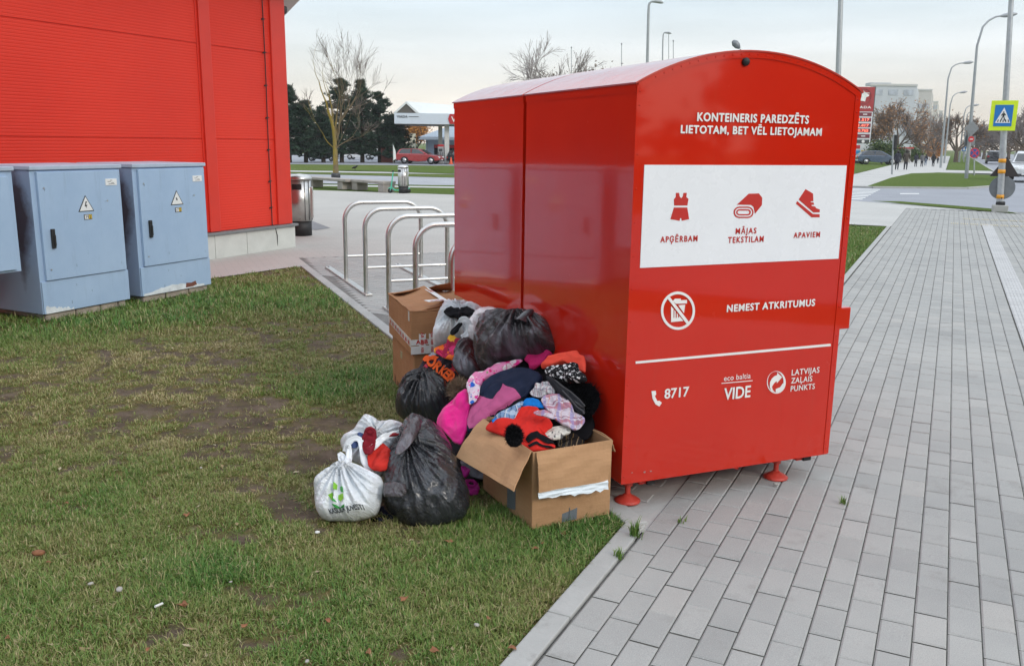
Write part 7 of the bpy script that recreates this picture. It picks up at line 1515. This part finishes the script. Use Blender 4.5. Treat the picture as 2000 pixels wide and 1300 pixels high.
for i, (px, pt, Y) in enumerate(((1905, 243, 150.), (1920, 236, 140.), (1935, 240, 150.), (1950, 228, 125.), (1968, 222, 120.), (1985, 205, 105.), (2004, 200, 95.), (1896, 258, 190.), (1992, 235, 140.), (1912, 252, 180.))):
    far_tree(px, pt, Y, 120 + i, ['dusky bare tree right of the tallest street lamp', 'dusky bare tree above the far dark car', 'dusky bare tree just left of the crossing sign', 'dusky bare tree behind the crossing sign', 'dusky bare tree right of the crossing sign post', 'tall bare tree over the white car', 'tallest bare tree at the right edge of the photo', 'faint bare tree at the far end of the avenue', 'low bare tree behind the white car', 'faint small bare tree beyond the far dark car'][i], None, tw=m_twig2, forks=wide, levels=4 if Y < 185 else 3)
far_tree(1062, 92, 85., 140, 'weeping birch top showing above the left part of the container roof', None, name='birch_tree', group='trees beyond the container roof', spread=.35, up=-.12, tw=m_twig2, nmin=.016, limb=.36, r0=.16)
far_tree(1130, 116, 90., 141, 'round dark tree with sparse brown leaves right of the weeping birch', (2600, .13, .40, m_lf_dk), 'autumn_tree', group='trees beyond the container roof', spread=.6, nmin=.02, forks=wide)
def shrub(px, pt, w, Y, seed, label, mat, n=3200, sz=.09):
    b = flat(at(px, 318, Y)); H_ = at(px, pt, Y)[2]; W = w / F * Y / 2; t = thing('shrub', label, 'bush', b); r_ = random.Random(seed); k = MB(); tips = []
    for i in range(9):
        a = r_.uniform(0, 2 * PI); e = Vector((math.cos(a) * W * r_.uniform(.3, .8), math.sin(a) * W * r_.uniform(.3, .8), H_ * r_.uniform(.55, .9))); k.tube([(0, 0, 0), tuple(e * .5 + Vector((0, 0, .1))), tuple(e)], [.05, .035, .015], 5, caps=False)
        tips += [e.lerp(Vector((0, 0, H_ * .4)), r_.uniform(0, .8)) + Vector((r_.gauss(0, W * .25), r_.gauss(0, W * .25), r_.gauss(0, H_ * .1))) for _ in range(14)]
    k.build('stem', m_bark, t); rr = np.random.default_rng(seed); V = leaf_cloud(tips, n, sz, rr, W * .17); V[:, 2] = np.maximum(V[:, 2], .02); leaves_obj('foliage', V, mat, t, seed)
shrub(1722, 272, 62, 88., 3, 'dense green bush beside the totem, above the dark blue car', m_lf_gr, 4200)
shrub(1752, 290, 44, 92., 4, 'lower green bush behind the pedestrian traffic light', m_lf_gr, 2200)
shrub(1781, 288, 40, 100., 5, 'dark green bush behind the two nearest walkers', m_lf_gr, 2000)
# kiosk with a red roof
b = flat(at(1766, 318, 96.)); t = thing('kiosk', 'small street kiosk with a flat red roof behind the walking couple', 'kiosk', b); hk = at(1766, 290, 96.)[2]
k = MB(); k.box((0, .8, hk / 2), (1.3, 1.4, hk)); k.build('wall', M('kiosk_grey', (.32, .31, .29), .6), t); k = MB(); k.box((0, .7, hk + .05), (1.6, 1.8, .12)); k.build('roof', m_fred, t); k = MB(); k.box((0, .09, hk * .62), (.95, .04, hk * .45)); k.build('window', m_glass, t)
# cars on the right
c = flat(gnd(2004, 353)); car(c, math.radians(-90 - 30) , 3.9, 'white car driving towards the camera at the right edge of the photo', p_silver, 'suv', 1)
c = flat(gnd(1941, 319.5)); car(c, math.radians(64), 4.3, 'small dark car far down the avenue behind the dark triangular sign back', p_black, 'hatch', 1)
c = flat(gnd(1712, 321.5)); car(c, -.12, 3.9, 'dark slate blue car parked beside the green bush and the totem', p_blue, 'hatch')
c = flat(gnd(1893, 303)); car(c, math.radians(64), 4.0, 'tiny white car at the far end of the avenue', p_white, 'hatch', 1)
# people on the far pavement
def person_full(px, py, ptop, label, coat, legs, hair, turn=0., stride=.18, long_=.55):
    b = flat(gnd(px, py)); H_ = at(px, ptop, b[1])[2]; f = H_ / 1.72; t = thing('person', label, 'person', b, turn, 'people walking along the far pavement')
    def bm_skin(pts, edges, rad, name, mat, parent):
        bm = bmesh.new(); ly = bm.verts.layers.skin.verify(); vs_ = [bm.verts.new(tuple(q * f for q in p)) for p in pts]
        for i, v in enumerate(vs_): v[ly].radius = (rad[i] * f, rad[i] * f); v[ly].use_root = (i == 0)
        for a, c_ in edges: bm.edges.new((vs_[a], vs_[c_]))
        me = bpy.data.meshes.new(name); bm.to_mesh(me); bm.free(); me.materials.append(mat); o = link(name, me, parent); o.modifiers.new('skin', 'SKIN').use_smooth_shade = True; s = o.modifiers.new('sub', 'SUBSURF'); s.levels = 1; s.render_levels = 1; return o
    P = [(0, 0, .92), (0, .02, 1.30), (0, .02, 1.47), (0, .03, 1.60), (0, .03, 1.69), (-.19, .02, 1.40), (.19, .02, 1.40), (-.26, -.05, 1.13), (.26, .07, 1.13), (-.24, .06, .90), (.24, .14, .92), (-.10, stride * .6, .50), (-.10, stride * .55, .07), (-.11, stride * .55 + .16, .03), (.10, .0, .50), (.10, -stride, .10), (.11, -stride + .13, .03)]
    Ed = [(0, 1), (1, 2), (2, 3), (3, 4), (1, 5), (1, 6), (5, 7), (7, 9), (6, 8), (8, 10), (0, 11), (11, 12), (12, 13), (0, 14), (14, 15), (15, 16)]
    Rd = [.14, .15, .055, .095, .07, .07, .07, .05, .05, .04, .04, .075, .05, .04, .075, .05, .04]
    bm_skin(P, Ed, Rd, 'body', legs, t)
    # coat over trunk and sleeves
    Pc = [(0, .0, .98), (0, .02, 1.28), (0, .02, 1.43), (-.19, .02, 1.40), (.19, .02, 1.40), (-.26, -.05, 1.13), (.26, .07, 1.13), (-.245, .04, .97), (.245, .12, .98), (0, .01, long_ + .12)]
    bm_skin(Pc, [(0, 1), (1, 2), (1, 3), (1, 4), (3, 5), (5, 7), (4, 6), (6, 8), (0, 9)], [.20, .20, .09, .10, .10, .078, .078, .06, .06, .20], 'coat', coat, t)
    k = MB(); k.lathe([(.02 * f, 1.745 * f), (.075 * f, 1.725 * f), (.112 * f, 1.66 * f), (.115 * f, 1.58 * f), (.09 * f, 1.52 * f)], 14, (0, .015 * f, 0)); k.build('hair', hair, t)
m_c1 = M('dark_navy_coat', (.018, .02, .034), .8); m_c2 = M('olive_coat', (.060, .050, .040), .85); m_c3 = M('grey_coat', (.13, .13, .14), .85); m_jean = M('dark_jeans', (.018, .02, .03), .85); m_hair = M('dark_hair', (.02, .014, .01), .7); m_ljean = M('pale_jeans', (.16, .20, .27), .85)
wa = -YA
for args in ((1751, 332, 294, 'person in a dark navy jacket, left of the nearest walking pair', m_c1, m_jean, m_hair, wa, .2, .80), (1768, 332, 293, 'person in a long olive coat, right of the nearest walking pair', m_c2, m_jean, m_hair, wa, .16, .55),
             (1788, 326, 300, 'person in a dark coat walking in the middle of the group', m_c1, m_jean, m_hair, wa, .22, .6), (1800, 326, 300, 'person in a grey jacket in the middle of the group', m_c3, m_jean, m_hair, wa, .2, .75), (1807, 324, 302, 'person in pale jeans behind the grey jacket', m_c1, m_ljean, m_hair, wa, .2, .85),
             (1822, 326, 301, 'person in black with arms apart, right of the group', M('black_coat', (.01, .01, .012), .8), m_jean, m_hair, wa, .24, .8), (1831, 320, 307, 'farthest small dark figure right of the group', m_c1, m_jean, m_hair, wa, .2, .7)):
    person_full(*args)

# ================================================================== BACKGROUND AT THE LEFT, LITTER ON THE LAWN
b = flat(at(560, 310, 120.)); t = thing('warehouse', 'long low pale warehouse showing through gaps between the pines', 'building', b, .02); w = at(800, 310, 120.)[0] - b[0]; hk = at(600, 285, 120.)[2]
k = MB(); k.box((w / 2 - 6, 4, hk / 2), (w + 8, 8, hk)); k.build('wall', M('pale_shed_wall', (.56, .57, .58), .7, var=.08, vs=.2), t); k = MB(); k.box((w / 2 - 6, 4, hk + .15), (w + 8.6, 8.6, .3)); k.build('roof', m_ledge, t)
for i in range(7): k = MB(); k.box((1 + i * 3.4, -.05, hk * .45), (1.6, .12, hk * .35)); k.build('window', m_blwin, t)
n = 5200; fx_ = rng.uniform(-5, .5, n); fy_ = rng.uniform(1.7, 8.5, n); ok_ = in_lawn(fx_, fy_) & (np.abs(fx_) < .62 * fy_ + .4) & (rng.uniform(0, 1, n) < .35 + .65 * (fy_ < 5)); fx_, fy_ = fx_[ok_], fy_[ok_]; n = len(fx_)
a_r = rng.uniform(0, 2 * PI, n); l_r = rng.uniform(.004, .02, n); w_r = np.where(rng.uniform(0, 1, n) < .75, .0011, l_r * .45); zf = lawn_z(fx_, fy_) + rng.uniform(.003, .016, n); ex_, ey_ = np.cos(a_r), np.sin(a_r); tl_ = rng.normal(0, .003, n)
V_ = np.stack([np.stack([fx_ - ex_ * l_r, fy_ - ey_ * l_r, zf - tl_], 1), np.stack([fx_ + ey_ * w_r, fy_ - ex_ * w_r, zf + .002], 1), np.stack([fx_ + ex_ * l_r, fy_ + ey_ * l_r, zf + tl_], 1), np.stack([fx_ - ey_ * w_r, fy_ + ex_ * w_r, zf + .001], 1)], 1).reshape(-1, 3)
o = link('dry_litter', npmesh('dry_litter', V_, [np.arange(4 * n).reshape(-1, 4)], leaf_mat('dry_fragments', (.10, .055, .03), (.30, .22, .12), (.48, .42, .30)), False, {'tone': np.repeat(rng.uniform(0, 1, n), 4)})); tag(o, 'dry straw and leaf crumbs scattered over the worn lawn', 'plant litter', kind='stuff')
m_leafs = M('dry_brown_leaf', (.22, .09, .04), .8, var=.35, vs=40); m_peb = M('pale_pebble', (.36, .34, .31), .8, var=.15, vs=30); m_litter = M('white_litter', (.70, .70, .68), .6)
def dead_leaf(px, py, s_, seed):
    g_ = gnd(px, py); r_ = random.Random(seed); k = MB(); n = 10; a0 = r_.uniform(0, 6.28)
    top = [(s_ * (math.cos(2 * PI * i / n) * (1 + .25 * math.sin(5 * 2 * PI * i / n + seed))), s_ * .6 * math.sin(2 * PI * i / n), s_ * .28 * math.cos(2 * PI * i / n * 2 + seed)) for i in range(n)]
    R3 = Matrix.Rotation(a0, 3, 'Z'); V = [tuple(R3 @ Vector(q)) for q in top]; k.add(V + [(0, 0, -.001 + s_ * .08)] + [(x, y, z - .0008) for x, y, z in V], [(i, (i + 1) % n, n) for i in range(n)] + [(n + 1 + (i + 1) % n, n + 1 + i, n) for i in range(n)] + [(i, n + 1 + i, n + 1 + (i + 1) % n, (i + 1) % n) for i in range(n)])
    o = k.build('fallen_leaf', m_leafs, None, 0, (g_[0], g_[1], .012)); tag(o, 'small dry brown leaf fallen on the worn lawn', 'leaf', 'fallen leaves on the lawn')
for i, (px, py) in enumerate(((955, 1212, ), (478, 1225), (480, 1225), (290, 1272), (1465, 1232), (1230, 1232), (15, 1250), (360, 1183), (365, 1008), (130, 986), (1045, 1075), (875, 1060), (1262, 1245), (720, 1278), (790, 1172), (95, 1102), (640, 1215), (355, 1185), (1060, 1065), (1100, 1045), (850, 1275), (430, 745), (1000, 1270))):
    if px < 1150 and px != 480: dead_leaf(px, py, .011 + .004 * (i % 3), i)
m_bark2 = None
def pebble(px, py, s_, seed, mat, label, cat, name, grp=None):
    g_ = gnd(px, py); r_ = random.Random(seed); bm = bmesh.new(); bmesh.ops.create_icosphere(bm, subdivisions=2, radius=s_)
    for v in bm.verts: v.co = Vector((v.co.x * 1.25, v.co.y * .9, v.co.z * .6)) * (1 + .22 * float(noise2(v.co.x / s_ * 1.3 + seed, v.co.y / s_ * 1.3 + v.co.z / s_, seed)))
    for f_ in bm.faces: f_.smooth = True
    me = bpy.data.meshes.new(name); bm.to_mesh(me); bm.free(); me.materials.append(mat); o = link(name, me, None, (g_[0], g_[1], .012 + s_ * .3)); o.rotation_euler = (0, 0, r_.uniform(0, 6)); tag(o, label, cat, grp)
for i, (px, py, s_) in enumerate(((234, 1158, .013), (178, 1146, .009), (931, 1227, .009), (600, 1298, .007), (393, 918, .007), (451, 1142, .005))): pebble(px, py, s_, i, m_peb, 'small pale pebble lying on the worn lawn', 'pebble', 'pebble', 'pebbles on the lawn')
g_ = gnd(311, 1191); k = MB(); k.tube([(-.016, -.004, 0), (.016, .004, 0)], .0045, 8); o = k.build('cigarette_end', m_litter, None, 0, (g_[0], g_[1], .02), (0, .15, .9)); tag(o, 'white cigarette end lying on the worn lawn at the lower left', 'litter')
pebble(620, 1045, .009, 33, m_litter, 'crumpled white paper scrap on the grass below the knotted white bag', 'litter', 'paper_scrap')
pebble(76, 1087, .020, 34, m_leafs, 'brown pine cone lying at the left of the worn lawn', 'pine cone', 'pine_cone')
pebble(1515, 950, .011, 35, m_peb, 'single pale stone on the paving beneath the container', 'stone', 'stone')
# tufts in the paving joints
def tuft(px, py, n, L, label):
    g_ = gnd(px, py); r_ = np.random.default_rng(int(px)); x = g_[0] + r_.normal(0, .010, n); y = g_[1] + r_.normal(0, .010, n); a = r_.uniform(0, 2 * PI, n); l = L * r_.uniform(.5, 1.1, n); ln = r_.uniform(.1, .8, n); dx, dy = np.cos(a), np.sin(a); w = .0018
    V = np.stack([np.stack([x - dy * w, y + dx * w, x * 0 - .004], 1), np.stack([x + dy * w, y - dx * w, x * 0 - .004], 1), np.stack([x + dx * l * ln * .4 + dy * w, y + dy * l * ln * .4 - dx * w, l * .6], 1), np.stack([x + dx * l * ln * .4 - dy * w, y + dy * l * ln * .4 + dx * w, l * .6], 1), np.stack([x + dx * l * ln, y + dy * l * ln, l * (1 - .3 * ln)], 1)], 1).reshape(-1, 3)
    q = np.arange(n)[:, None] * 5; o = link('grass_tuft', npmesh('grass_tuft', V, [q + np.array([[0, 1, 2, 3]]), q + np.array([[3, 2, 4]])], m_grass, False, {'tone': np.repeat(np.clip(r_.normal(.75, .15, n), 0, 1), 5)})); tag(o, label, 'grass tuft')
tuft(1240, 1046, 70, .085, 'fresh green grass tuft growing in the corner of the kerb by the red foot')
tuft(1207, 1088, 40, .045, 'small flat grass tuft in the joint between kerb and paving')
tuft(1648, 983, 26, .04, 'tiny grass sprig in a joint of the open paving')
tuft(1331, 1020, 14, .03, 'thin weed in a paving joint in front of the container')

# ================================================================== UNSEEN WOOD ADDED BEHIND THE CAMERA (darkens reflections in the container's paint), HAZE
rr = np.random.default_rng(99); tips = []
for i in range(60):
    a = -2.2 + 2.9 * i / 59; R_ = 30 + 6 * rr.uniform(); ang_ = a - .55
    if -.60 < ang_ < -.40: continue  # gap left so a bright patch of sky mirrors in the paint
    for _ in range(26): tips.append((R_ * math.cos(ang_) + rr.normal(0, 1.4), R_ * math.sin(ang_) + rr.normal(0, 1.4), abs(rr.normal(2.6, 1.9))))
V = leaf_cloud(tips, 26000, .55, rr, .6); V[:, 2] = np.maximum(V[:, 2], -.06)
o = leaves_obj('wood', V, m_lf_dk, None, 5); tag(o, 'unseen dark wood behind the camera, added to darken reflections in the container paint', 'wood', kind='stuff')

hb = MB(); hb.box((0, 260, 24), (850, 730, 51))
me = hb.mesh('haze', []) ; hz = link('haze', me); hz['kind'] = 'stuff'; hz['label'] = 'thin pale autumn haze over the far street'
hk_ = bpy.data.materials.new('haze_air'); hk_.use_nodes = True; hn = hk_.node_tree; hn.nodes.clear(); ho_ = hn.nodes.new('ShaderNodeOutputMaterial'); hv = hn.nodes.new('ShaderNodeVolumePrincipled')
hv.inputs['Color'].default_value = (.95, .96, 1, 1); hv.inputs['Density'].default_value = .0005; hv.inputs['Anisotropy'].default_value = .2; hn.links.new(hv.outputs[0], ho_.inputs['Volume']); me.materials.append(hk_)
